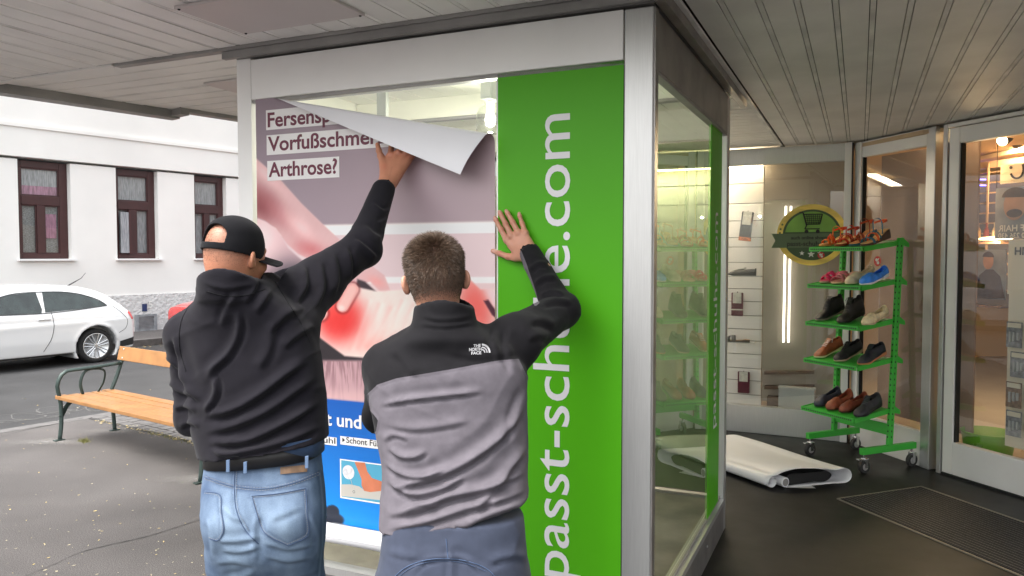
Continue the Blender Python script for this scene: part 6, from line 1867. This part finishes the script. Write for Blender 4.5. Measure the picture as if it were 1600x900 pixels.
# collar
col_ = rows([(463,649,738,2.415,.097),(490,646,742,2.415,.101),(515,641,748,2.42,.106),(532,634,756,2.43,.112)])
g.loft(col_, .012, 2.2)
col_i = rows([(452,656,731,2.415,.083),(490,653,735,2.415,.087),(506,652,738,2.415,.086)])
g.loft(col_i, .004, 2.2, sub=True)
ccx = at(693, 466, 2.415); g.f = np.maximum(g.f, np.where((g.Z > ccx[2]-.06) & (np.abs(g.X-ccx[0]) < .13) & (g.Y < 2.62), g.Z-(ccx[2]-3.2*(g.X-ccx[0])**2), -1).astype(np.float32))
V, Q = g.mesh(2)
F2 = [([(588,634),(638,625),(690,619),(760,611)], .007, 4.5), ([(596,662),(640,670),(700,664),(740,655)], .004, 6),
      ([(600,766),(640,756),(690,742),(740,716),(785,680),(815,640)], .012, 7), ([(598,806),(650,797),(700,777),(755,765),(826,735)], .012, 6.5),
      ([(597,828),(660,817),(730,795),(800,775),(827,762)], .009, 6), ([(606,698),(628,714),(655,712),(668,702)], .007, 5), ([(602,722),(625,740),(664,744),(700,730)], .008, 5),
      ([(603,748),(640,772),(690,764),(730,742)], .010, 5.5), ([(735,806),(785,748),(823,695)], .008, 7), ([(700,834),(760,806),(822,785)], .007, 6),
      ([(598,690),(612,680),(640,686)], .004, 5), ([(824,604),(806,650),(796,700)], .005, 8), ([(630,800),(660,788),(690,792)], .005, 5),
      ([(690,545),(745,556),(818,546)], .003, 9), ([(800,505),(792,545),(806,585)], .005, 7), ([(778,512),(772,545),(782,565)], .004, 7),
      ([(842,463),(860,456),(884,458)], .006, 4.5), ([(844,474),(870,470),(897,474)], .006, 5), ([(834,446),(850,434),(872,432)], .006, 4.5), ([(826,424),(842,412),(858,412)], .005, 4),
      ([(826,500),(850,500),(872,512)], .005, 7), ([(822,530),(846,524),(868,534)], .004, 7), ([(610,545),(630,560),(650,590)], .003, 9), ([(655,494),(690,500),(740,494)], .0025, 3.5), ([(650,506),(690,510),(745,504)], .002, 3.5),
      ([(606,842),(690,846),(760,828),(826,806)], .005, 3.5)]
V = fold(V, Q, F2, 11, (.0032, 12), (.0010, 45))
PXJ = proj(V)
gp_ = [(573,617),(590,601),(620,591),(700,578),(780,563),(810,561),(818,577),(826,593),(870,625),(870,890),(550,890),(550,690),(588,674),(591,656),(578,640)]
gp2_ = [(806,396),(815,392),(823,412),(836,450),(843,474),(836,480),(822,452),(808,420)]
def sdpoly(P, poly):
    d_, _, _ = seg_dist(P, list(poly)+[poly[0]]); return np.where(inside(P, poly), d_, -d_)
sd = np.maximum(sdpoly(PXJ, gp_), sdpoly(PXJ, gp2_))
N = vnormals(V, Q); V = V+N*(.0016*np.exp(-(sd/1.6)**2)-.0012*np.exp(-((sd-3)/1.5)**2))[:, None]
raw_mesh('jacket', V, Q, 'two_tone_softshell', p2_, attrs={'yoke': sd})
bvJ = bvh_of(V, Q)
# jacket logo: three short words and a half dome of arcs
def logo_text(body, x0, x1, yb, hpx, rot=0):
    V_, F_ = text_mesh(body, 1.0, .03); V_[:, 0] -= V_[:, 0].min(); V_[:, 0] *= (x1-x0)/V_[:, 0].max(); V_[:, 1] *= hpx/.73
    out = []
    for v in V_:
        p = cast(bvJ, x0+v[0], yb-v[1]-rot*v[0], .0025); out.append(p if p is not None else at(x0, yb, 2.2))
    MB().add(out, F_).build('logo_lettering', 'logo', p2_)
logo_text('THE', 740, 751, 542.5, 4.6, .05); logo_text('NORTH', 733, 752.5, 548.5, 4.8, .05); logo_text('FACE', 736.5, 752, 554, 4.6, .05)
for r0, r1 in ((3.6, 5.4), (7.0, 9.0), (10.6, 13.4)):
    V_ = []; k_ = 14
    for j in range(k_+1):
        a = math.pi/2*j/k_
        for rr in (r0, r1): V_.append(cast(bvJ, 753+rr*math.sin(a), 551-rr*math.cos(a)*1.05, .0025))
    MB().add(V_, [(2*j, 2*j+1, 2*j+3, 2*j+2) for j in range(k_)]).build('logo_arc', 'logo', p2_)
# trousers
g = Grid((-.55, 2.0, .04), (.30, 2.75, .90), .008)
g.loft(rows([(800,604,818,2.32,.125),(850,596,824,2.31,.140),(905,588,829,2.30,.150),(960,592,828,2.31,.140),(990,600,820,2.32,.11)]), 0, 2.5)
for hp, kn, ft in ((HP2L, K2L, F2L), (HP2R, K2R, F2R)):
    g.cone(hp+np.array([0,0,-.08]), kn, .105, .078, .05); g.cone(kn, ft-ZZ*.01, .076, .062, .04)
g.plane(F2L-ZZ*.035, (0,0,-1))
V, Q = g.mesh(2)
V = fold(V, Q, [([(640,905),(660,880),(690,872),(730,876),(760,905)], .004, 4), ([(600,860),(640,870),(690,868)], .003, 7), ([(760,880),(800,868),(828,872)], .004, 7), ([(700,850),(704,880),(702,915)], .004, 5)], 23, (.003, 12), (.0008, 40))
raw_mesh('trousers', V, Q, 'navy_trouser', p2_)
bt2 = bvh_of(V, Q)
seam(bt2, [(610,908),(632,888),(662,876),(695,873),(730,877),(762,890),(780,908)], 'seam', 'stitch_dark', p2_, .0016)
seam(bt2, [(697,842),(700,873)], 'seam', 'stitch_dark', p2_, .0014); seam(bt2, [(614,910),(636,891),(664,879.5),(696,876.5),(728,880.5),(760,893)], 'seam', 'stitch_dark', p2_, .0009)
for f_ in (F2L, F2R): person_shoe(p2_, np.array([f_[0], f_[1]-.09, .006]), (0,1,0), (.04,.04,.045))
# hair: many short blades rooted on the scalp
bvH = bvh_of(HV2, HQ2)
NH = vnormals(HV2, HQ2); ctr = HV2.mean(0)
if np.mean(np.sum(NH*(HV2-ctr), 1)) < 0: NH = -NH
rs = np.random.RandomState(5)
quad = HV2[HQ2]; area = np.linalg.norm(np.cross(quad[:, 2]-quad[:, 0], quad[:, 3]-quad[:, 1]), axis=1)
lq_ = loc2[HQ2].mean(1); hmq = hair_mask(lq_)
pr = area*np.clip(hmq, 0, 1)**1.5; pr /= pr.sum()
nh = 30000
idx = rs.choice(len(HQ2), nh, p=pr); a_, b_ = rs.rand(nh, 1), rs.rand(nh, 1); qd = quad[idx]
root = (qd[:, 0]*(1-a_)+qd[:, 1]*a_)*(1-b_)+(qd[:, 3]*(1-a_)+qd[:, 2]*a_)*b_
nn = NH[HQ2[idx, 0]]; L_ = lq_[idx]
up = smoothstep(.02, .085, L_[:, 2])
ln = .004+.006*smoothstep(-.05, .02, L_[:, 2])+.010*up; ln *= (.7+.6*rs.rand(nh))
# flow: away from the crown, forward on top, downward at the back
crown = np.array([.008, -.065, .085]); fl = L_-crown; fl /= np.linalg.norm(fl, axis=1)[:, None]
fl = fl@HR2.T
cl = np.stack([pnoise(root, 60, 1), pnoise(root, 60, 2), pnoise(root, 60, 3)], 1)
dr = nn*(.34+.30*up[:, None])+fl*.85+cl*.35+rs.normal(size=(nh, 3))*.22
dr /= np.linalg.norm(dr, axis=1)[:, None]
sd_ = np.cross(dr, rs.normal(size=(nh, 3))); sd_ /= np.linalg.norm(sd_, axis=1)[:, None]
wd = (.00055+.0003*rs.rand(nh))[:, None]; root = root-nn*.001
midp = root+dr*ln[:, None]*.55; tip = root+(dr+fl*.35-nn*.12)*ln[:, None]
V = np.concatenate([root-sd_*wd, root+sd_*wd, midp+sd_*wd*.8, midp-sd_*wd*.8, tip])
i0 = np.arange(nh); T = np.concatenate([np.stack([i0, i0+nh, i0+2*nh], 1), np.stack([i0, i0+2*nh, i0+3*nh], 1), np.stack([i0+3*nh, i0+2*nh, i0+4*nh], 1)])
o_ = raw_mesh('hair', V, T, 'hair', p2_, smooth=False); o_['kind'] = 'stuff'

# ------------------------------------------------------------------ man in the black fleece and cap (left)
p1_ = thing('person', 'man in black fleece, blue jeans and backwards cap reaching up to the folded poster', 'person')
HC1 = at(368, 389, 2.435)
yaw1 = math.radians(24)
loc1, HQ1, HV1, HR1 = head_mesh(HC1-np.array([0,0,.020]), yaw1, math.radians(-5), math.radians(3), .97, (.068, .071))
SK1 = hexc(190, 130, 102, .98)
C = skin_col(HV1, SK1, 2)
st_ = smoothstep(-.055, .03, loc1[:, 2])*smoothstep(.07, .03, loc1[:, 1])*(np.abs(loc1[:, 0]) < .082)
sp_ = np.clip(.55+.9*pnoise(loc1, 620, 4), 0, 1)*np.clip(.6+.5*pnoise(loc1, 60, 8), 0, 1.2)
k_ = np.clip(st_*(.30+.55*sp_), 0, .92)[:, None]; C = C*(1-k_*.75)+np.array([.10,.07,.055])*k_*.75
C[:, 1:] *= (1-.12*smoothstep(-.03, -.10, loc1[:, 2]))[:, None]
# raised right hand, fingers slipped under the folded sheet
def hp(px, py, Y): return at(px, py, Y)
fing = [([(600,260,3.165),(595,244,3.185),(592,236,3.20),(590,226,3.215)], (.0165,.0135,.0115,.0095)),
        ([(610,242,3.195),(612,224,3.235),(616,206,3.255),(618,196,3.262)], (.0125,.0112,.0095,.008)),
        ([(624,238,3.195),(630,220,3.235),(637,203,3.258),(641,194,3.262)], (.0128,.0114,.0098,.008)),
        ([(636,238,3.19),(648,226,3.23),(660,214,3.252),(666,209,3.258)], (.0122,.0108,.0092,.0078)),
        ([(643,243,3.185),(656,239,3.215),(668,235,3.24),(675,232,3.25)], (.0112,.0098,.0085,.0072))]
chains = [([hp(*p) for p in pts], rs_) for pts, rs_ in fing]
palm = [(hp(609,246,3.19), hp(602,290,3.12), .018, .027), (hp(620,242,3.19), hp(605,290,3.12), .018, .027), (hp(632,242,3.19), hp(609,288,3.12), .017, .025),
        (hp(641,246,3.185), hp(613,284,3.13), .015, .024), (hp(604,286,3.12), hp(597,325,3.05), .030, .029), (hp(600,258,3.17), hp(602,282,3.13), .018, .024)]
hv, hq = hand(chains, palm, knuckles=[(hp(611,242,3.185),.0145),(hp(624,238,3.185),.015),(hp(636,238,3.18),.0145)])
hcol = skin_col(hv, SK1, 6); PXh = proj(hv)
for pts, rs_ in fing:
    dk_ = np.linalg.norm(PXh-np.array(pts[0][:2]), axis=1); hcol[:, 1:] *= (1-.14*np.exp(-(dk_/6)**2))[:, None]
dk_, _, _ = seg_dist(PXh, [(612,262),(608,280)]); hcol *= (1-.10*np.exp(-(dk_/2)**2))[:, None]
LH1 = at(352, 640, 2.86)
lh, lq = simple_hand(LH1, np.array([.9,.1,0])/np.linalg.norm([.9,.1,0]), np.array([.15,.85,.5])/np.linalg.norm([.15,.85,.5]))
SH1R, EL1, CU1 = A3((442,466,2.60)), A3((566,388,2.86)), A3((599,297,3.08))
SH1L, EL1L = A3((294,524,2.49)), A3((303,652,2.52))
HP1L, HP1R = at(368, 862, 2.44), at(455, 862, 2.44)
F1L, F1R = np.array([-.93, 2.44, .09]), np.array([-.62, 2.50, .09])
K1L, K1R = (HP1L+F1L)/2+np.array([0,.05,0]), (HP1R+F1R)/2+np.array([0,.05,0])
bc_ = [(at(385,490,2.55), at(400,600,2.52), .04, .06), (at(400,600,2.48), at(415,800,2.45), .08, .085), (at(330,530,2.56), at(430,505,2.58), .03, .03),
       (SH1R, EL1, .040, .034), (EL1, hp(600,305,3.08), .032, .026), (SH1L, EL1L, .045, .038), (EL1L, LH1-np.array([.02,.10,.05]), .036, .028),
       (HP1L, K1L, .075, .055), (K1L, F1L, .052, .035), (HP1R, K1R, .075, .055), (K1R, F1R, .052, .035)]
bv_, bq_ = coarse_body(bc_)
Vb, Qb, Cb = join_meshes([(HV1, HQ1, C), (hv, hq, hcol), (lh, lq, skin_col(lh, SK1)), (bv_, bq_, skin_col(bv_, SK1))])
raw_mesh('body', Vb, Qb, 'skin', p1_, attrs={'col': np.clip(Cb, 0, .9)})

# fleece
g = Grid((-1.20, 2.12, .84), (-.36, 3.22, 1.98), .0060)
g.loft(rows([(440,328,416,2.44,.10),(456,318,432,2.45,.12),(478,304,462,2.47,.132),(510,288,486,2.49,.140),(560,290,500,2.49,.148),(620,296,507,2.48,.150),(680,306,512,2.46,.148),(715,316,512,2.44,.148),(745,320,508,2.43,.14)]), 0, 2.4)
g.cone(at(340,492,2.49), at(296,520,2.49), .058, .066, .05)
g.cone(SH1L, EL1L, .068, .056, .03); g.cone(EL1L, LH1-np.array([.01,.07,.03]), .056, .040, .03)
g.cone(at(405,470,2.52), SH1R, .07, .084, .06)
g.cone(SH1R, at(500,436,2.73), .088, .082, .04); g.cone(at(500,436,2.73), EL1, .080, .066, .03); g.cone(EL1, CU1, .064, .048, .028)
g.ell(EL1+np.array([.014,0,-.012]), (.058,.058,.055), .02)
g.cone(at(470,500,2.56), at(500,455,2.70), .06, .055, .06)
ax = (CU1-EL1)/np.linalg.norm(CU1-EL1); ac = ax+np.array([-.25,0,.1]); ac /= np.linalg.norm(ac)
g.plane(CU1+ax*.028, ac); cuffcut(g, CU1, ax, .036)
hA, hB = at(320,726,2.3), at(505,702,2.3); hn = np.cross(hB-hA, np.array([0,1.,0])); hn = -hn if hn[2] > 0 else hn
g.plane(hA, hn)
# standing collar, leaning with the head
cA, cB = at(366, 452, 2.44), at(362, 424, 2.44)
col_ = rows([(416,318,410,2.415,.106),(438,314,414,2.42,.112),(452,313,418,2.43,.116),(468,312,424,2.44,.118)])
g.loft(col_, .014, 2.2)
g.loft(rows([(406,328,402,2.415,.090),(430,325,405,2.42,.094),(444,326,406,2.43,.088)]), .004, 2.2, sub=True)
ccx = at(364, 418, 2.415); g.f = np.maximum(g.f, np.where((g.Z > ccx[2]-.075) & (g.X < ccx[0]+.115) & (g.X > ccx[0]-.125) & (g.Y < 2.62), g.Z-(ccx[2]-4.2*(g.X-ccx[0]+.005)**2), -1).astype(np.float32))
g.plane(at(318,430,2.34), np.cross(at(412,424,2.34)-at(318,430,2.34), at(365,414,2.54)-at(318,430,2.34))*(1 if np.cross(at(412,424,2.34)-at(318,430,2.34), at(365,414,2.54)-at(318,430,2.34))[2] > 0 else -1)) if False else None
V, Q = g.mesh(2)
F1_ = [([(320,598),(333,577),(357,553),(373,520),(371,480)], .009, 6), ([(272,522),(284,570),(298,612),(316,632)], .009, 5.5), ([(316,645),(330,629),(338,607),(333,586)], .008, 5),
       ([(312,650),(357,643),(403,619),(450,583),(484,560)], .011, 7), ([(314,676),(361,667),(417,643),(464,610),(498,585)], .009, 7), ([(318,692),(380,690),(441,664),(503,625)], .011, 6.5),
       ([(322,712),(380,706),(450,688),(508,662)], .008, 6), ([(380,476),(397,452),(404,434)], .005, 6), ([(398,492),(417,462),(430,438)], .006, 7), ([(372,455),(354,483),(346,512)], .006, 7),
       ([(420,520),(450,490),(478,478)], .006, 8), ([(440,545),(470,520),(496,508)], .006, 7), ([(459,476),(478,446),(474,412)], .007, 6), ([(492,482),(505,450),(500,408)], .006, 6),
       ([(520,462),(528,430),(520,396)], .005, 6), ([(545,442),(548,415),(540,385)], .006, 5), ([(590,405),(572,388),(552,374)], .007, 5), ([(606,376),(585,368),(568,352)], .004, 6), ([(612,340),(590,350)], .003, 5),
       ([(618,322),(602,330),(580,316)], .0035, 4), ([(258,556),(276,572),(292,600)], .006, 5), ([(262,596),(284,612),(300,618)], .006, 5), ([(270,640),(290,634),(306,644)], .006, 5), ([(280,668),(298,660),(312,668)], .005, 4.5),
       ([(318,440),(345,450),(400,444)], .003, 4), ([(330,700),(352,712),(380,712)], .005, 5), ([(400,580),(420,545),(424,500)], .005, 9), ([(322,727),(400,732),(460,724),(506,710)], .004, 3.5)]
V = fold(V, Q, F1_, 31, (.0034, 12), (.0010, 45))
raw_mesh('fleece_jacket', V, Q, 'black_fleece', p1_)
bvF = bvh_of(V, Q)
seam(bvF, [(322,455),(350,462),(385,461),(414,452)], 'seam', 'cap_cloth', p1_, .0018)
seam(bvF, [(430,440),(448,470),(470,505),(484,535)], 'seam', 'cap_cloth', p1_, .0016)
seam(bvF, [(300,470),(284,500),(280,540),(290,580)], 'seam', 'cap_cloth', p1_, .0016)

# jeans
g = Grid((-1.20, 2.16, .04), (-.44, 2.82, 1.03), .0070)
g.loft(rows([(706,326,500,2.45,.105),(728,321,502,2.445,.115),(765,318,506,2.43,.135),(810,320,509,2.42,.145),(850,325,507,2.425,.135),(885,330,500,2.44,.10)]), 0, 2.5)
g.ell(at(370,812,2.385), (.088,.105,.085), .035); g.ell(at(452,808,2.385), (.092,.105,.085), .035)
for hp_, kn, ft, dx in ((HP1L, K1L, F1L, 0), (HP1R, K1R, F1R, 0)):
    g.cone(hp_, kn, .090, .076, .022); g.cone(kn, ft-ZZ*.01, .074, .062, .03)
g.plane(F1L-ZZ*.035, (0,0,-1)); g.plane(at(400,716,2.3), (-.09,0,1))
V, Q = g.mesh(2)
FJ = [([(338,846),(372,846),(408,838)], .007, 4.5), ([(345,860),(380,862),(406,852)], .006, 5), ([(412,846),(450,858),(490,850)], .005, 5), ([(416,868),(450,876),(486,870)], .006, 6), ([(335,880),(365,878),(398,886)], .005, 6),
      ([(410,800),(404,830),(407,880)], -.008, 6), ([(420,812),(450,800),(470,790)], .004, 7), ([(345,790),(360,805),(385,815)], .004, 7), ([(480,800),(494,830),(498,870)], .004, 6), ([(366,762),(368,800),(384,828)], -.004, 5),
      ([(400,890),(380,900),(350,905)], .005, 6), ([(325,812),(330,840),(334,870)], .004, 5)]
V = fold(V, Q, FJ, 47, (.0026, 14), (.0009, 50), k=.8, crease=.0020)
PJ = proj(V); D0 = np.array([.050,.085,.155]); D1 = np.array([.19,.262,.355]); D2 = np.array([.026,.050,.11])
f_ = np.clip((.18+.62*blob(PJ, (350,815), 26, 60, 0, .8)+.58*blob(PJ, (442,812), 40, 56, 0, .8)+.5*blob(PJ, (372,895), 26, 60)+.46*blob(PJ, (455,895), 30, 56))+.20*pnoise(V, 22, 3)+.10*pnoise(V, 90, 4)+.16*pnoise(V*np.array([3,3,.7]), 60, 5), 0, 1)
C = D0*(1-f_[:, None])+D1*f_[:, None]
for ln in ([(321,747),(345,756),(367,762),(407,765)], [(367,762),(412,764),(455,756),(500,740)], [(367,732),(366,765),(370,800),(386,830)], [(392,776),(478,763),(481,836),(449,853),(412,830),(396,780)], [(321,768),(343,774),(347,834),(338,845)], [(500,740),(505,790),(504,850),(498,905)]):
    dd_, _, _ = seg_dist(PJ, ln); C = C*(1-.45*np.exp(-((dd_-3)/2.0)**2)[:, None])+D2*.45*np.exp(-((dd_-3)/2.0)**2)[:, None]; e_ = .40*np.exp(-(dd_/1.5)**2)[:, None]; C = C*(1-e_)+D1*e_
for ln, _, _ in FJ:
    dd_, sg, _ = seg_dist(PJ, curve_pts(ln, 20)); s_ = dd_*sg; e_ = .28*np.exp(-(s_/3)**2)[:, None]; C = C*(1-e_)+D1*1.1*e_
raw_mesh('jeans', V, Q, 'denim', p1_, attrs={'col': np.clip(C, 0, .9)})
bvT = bvh_of(V, Q)
for ln in ([(320,746),(345,755),(366,761)], [(369,761),(410,764),(455,756),(498,740)]):
    seam(bvT, ln, 'seam', 'stitch_dark', p1_, .0015); stitches(bvT, [(x, y+2.2) for x, y in ln], 'stitch', p1_, 30); stitches(bvT, [(x, y-2.2) for x, y in ln], 'stitch', p1_, 30)
seam(bvT, [(367,732),(366,765),(370,800),(386,832),(404,850)], 'seam', 'stitch_dark', p1_, .0015); stitches(bvT, [(370,732),(369,765),(373,800),(388,828)], 'stitch', p1_, 34)
for poly in ([(393,775),(436,771),(478,763)], [(478,763),(480,800),(481,836),(450,853)], [(450,853),(412,831),(402,805),(394,777)], [(321,768),(343,773),(346,800),(348,834),(340,845),(328,842)]):
    seam(bvT, poly, 'pocket_edge', 'stitch_dark', p1_, .0016); c_x = np.mean([p[0] for p in poly]); c_y = np.mean([p[1] for p in poly])
    stitches(bvT, [(x+(435-x)*.05 if c_x > 380 else x-1.8, y+(808-y)*.06) for x, y in poly], 'stitch', p1_, 34)
# pockets as slightly proud patches
# belt, loops, shirt tail and leather patch
def hoop(y0, y1, x0, x1, m, name, grow, n=40, slope=0.0, d=2.445, ry=.115, xa=None, xb=None):
    c = at((x0+x1)/2, (y0+y1)/2, d); rx = (x1-x0)/2*d/1200+grow; V_ = []
    a0, a1 = (0, 6.2832) if xa is None else (xa, xb)
    for j in range(n+1):
        a = a0+(a1-a0)*j/n; ca, sa = math.cos(a), math.sin(a); e = 2/2.5
        x = c[0]+rx*np.sign(ca)*abs(ca)**e; y = c[1]+(ry+grow)*np.sign(sa)*abs(sa)**e
        for yy in (y0, y1 if xa is None else y1-22*max(0, 1-j/(n*.45))**1.5): V_.append((x, y, at(0, yy, 2.325)[2]+slope*(x-c[0])))
    o_ = MB().add(V_, [(2*j, 2*j+2, 2*j+3, 2*j+1) for j in range(n)]).build(name, m, p1_, smooth=True)
    md = o_.modifiers.new('th', 'SOLIDIFY'); md.thickness = .004; md.offset = 1
    return o_
hoop(706, 734, 323, 500, 'belt', 'belt', .0035, slope=.09)
hoop(700, 731, 323, 503, 'blue_shirt', 'shirt_tail', .0060, slope=.10, xa=-1.2, xb=.6)
for x, y0, y1 in ((357,718,737),(384,721,739),(480,712,731)):
    P = [at(x+q, yy, 2.302) for q in (-3.2, 3.2) for yy in (y0, y1)]
    c = sum(P)/4; MB().box(c-np.array([0,.004,0]), np.array([.0052,0,.0008]), np.array([0,.0025,0]), (P[0]-P[1])/2).build('belt_loop', 'denim', p1_, bevel=.001)
    me = p1_.children[-1]
for ch in p1_.children:
    if ch.name.startswith('belt_loop'):
        a = ch.data.attributes.new('col', 'FLOAT_COLOR', 'POINT'); a.data.foreach_set('color', [.11,.17,.28,1]*len(ch.data.vertices))
V_ = []
for j in range(9):
    for yy in (0, 1):
        p = cast(bvT, 438+42*j/8, (741 if yy else 730)-4*j/8, .004); V_.append(p if p is not None else at(450,735,2.3))
MB().add(V_, [(2*j, 2*j+2, 2*j+3, 2*j+1) for j in range(8)]).build('leather_patch', 'leather', p1_)
for f_ in (F1L, F1R): person_shoe(p1_, np.array([f_[0], f_[1]-.09, .006]), (0,1,0), (.05,.05,.05))

# cap worn backwards-side: shell over the skull with the rear opening, strap and a brim on the far right
g = Grid((-.12,-.15,-.06), (.12,.15,.15), .0032)
def skull(g_, e, k=0, sub=False):
    g_.ell((0,-.010,.030), (.078+e,.098+e,.088+e), k, sub=sub)
    g_.ell((0,-.045,-.012), (.066+e,.056+e,.062+e), .03 if not sub else 0, sub=sub)
g2 = Grid((-.12,-.15,-.06), (.12,.15,.15), .0032); skull(g2, .0015); inner = g2.f.copy()
skull(g, .0085)
g.ell((0,-.012,.065), (.078,.096,.062), .008)
g.f = np.maximum(g.f, -inner)
g.plane((0,-.10,.010), (0,-.12,-1))                # lower edge
# rear arch opening and strap left below it
def arch(g_):
    px, pz = g_.X, g_.Z-.052
    d_ = np.sqrt((px/.046)**2+(pz/.040)**2)-1; d_ = np.where(pz < 0, np.maximum(np.abs(px)/.046-1, -1e3+0*pz), d_)*.034
    low = .033-g_.Z; back_ = g_.Y+.035
    return np.maximum(np.maximum(d_, low), back_)
g.f = np.maximum(g.f, -arch(g).astype(np.float32))
V, Q = g.mesh(1)
cs = .97
VW = V*cs@HR1.T+(HC1-np.array([0,0,.020]))
raw_mesh('cap', VW, Q, 'cap_cloth', p1_)
bm = MB()
def brimf(u_, v_):
    a = (u_-.5)*2.3; r = .085+.075*v_*max(0, math.cos(a*.62))
    p = np.array([math.sin(a)*r*.93, -.01+math.cos(a)*(.098+.078*v_), .012-.012*v_-.030*abs(math.sin(a))**2*(1)])
    return HR1@(p*cs)+HC1-np.array([0,0,.020])
o_ = bm.grid(brimf, 20, 8).build('cap_brim', 'cap_cloth', p1_, smooth=True); md = o_.modifiers.new('th', 'SOLIDIFY'); md.thickness = .003
# stubble blades on the head
NH = vnormals(HV1, HQ1); ctr = HV1.mean(0)
if np.mean(np.sum(NH*(HV1-ctr), 1)) < 0: NH = -NH
quad = HV1[HQ1]; lq_ = loc1[HQ1].mean(1)
wgt = smoothstep(-.06, .02, lq_[:, 2])*(lq_[:, 1] < .03)*(np.abs(lq_[:, 0]) < .080)*np.linalg.norm(np.cross(quad[:, 2]-quad[:, 0], quad[:, 3]-quad[:, 1]), axis=1)
nh = 9000; idx = rs.choice(len(HQ1), nh, p=wgt/wgt.sum()); a_, b_ = rs.rand(nh, 1), rs.rand(nh, 1); qd = quad[idx]
root = (qd[:, 0]*(1-a_)+qd[:, 1]*a_)*(1-b_)+(qd[:, 3]*(1-a_)+qd[:, 2]*a_)*b_; nn = NH[HQ1[idx, 0]]
dr = nn+rs.normal(size=(nh, 3))*.5-ZZ*.5; dr /= np.linalg.norm(dr, axis=1)[:, None]
sd_ = np.cross(dr, rs.normal(size=(nh, 3))); sd_ /= np.linalg.norm(sd_, axis=1)[:, None]
V = np.concatenate([root-sd_*.0003, root+sd_*.0003, root+dr*.0032]); i0 = np.arange(nh)
o_ = raw_mesh('stubble', V, np.stack([i0, i0+nh, i0+2*nh], 1), 'stub', p1_, smooth=False); o_['kind'] = 'stuff'
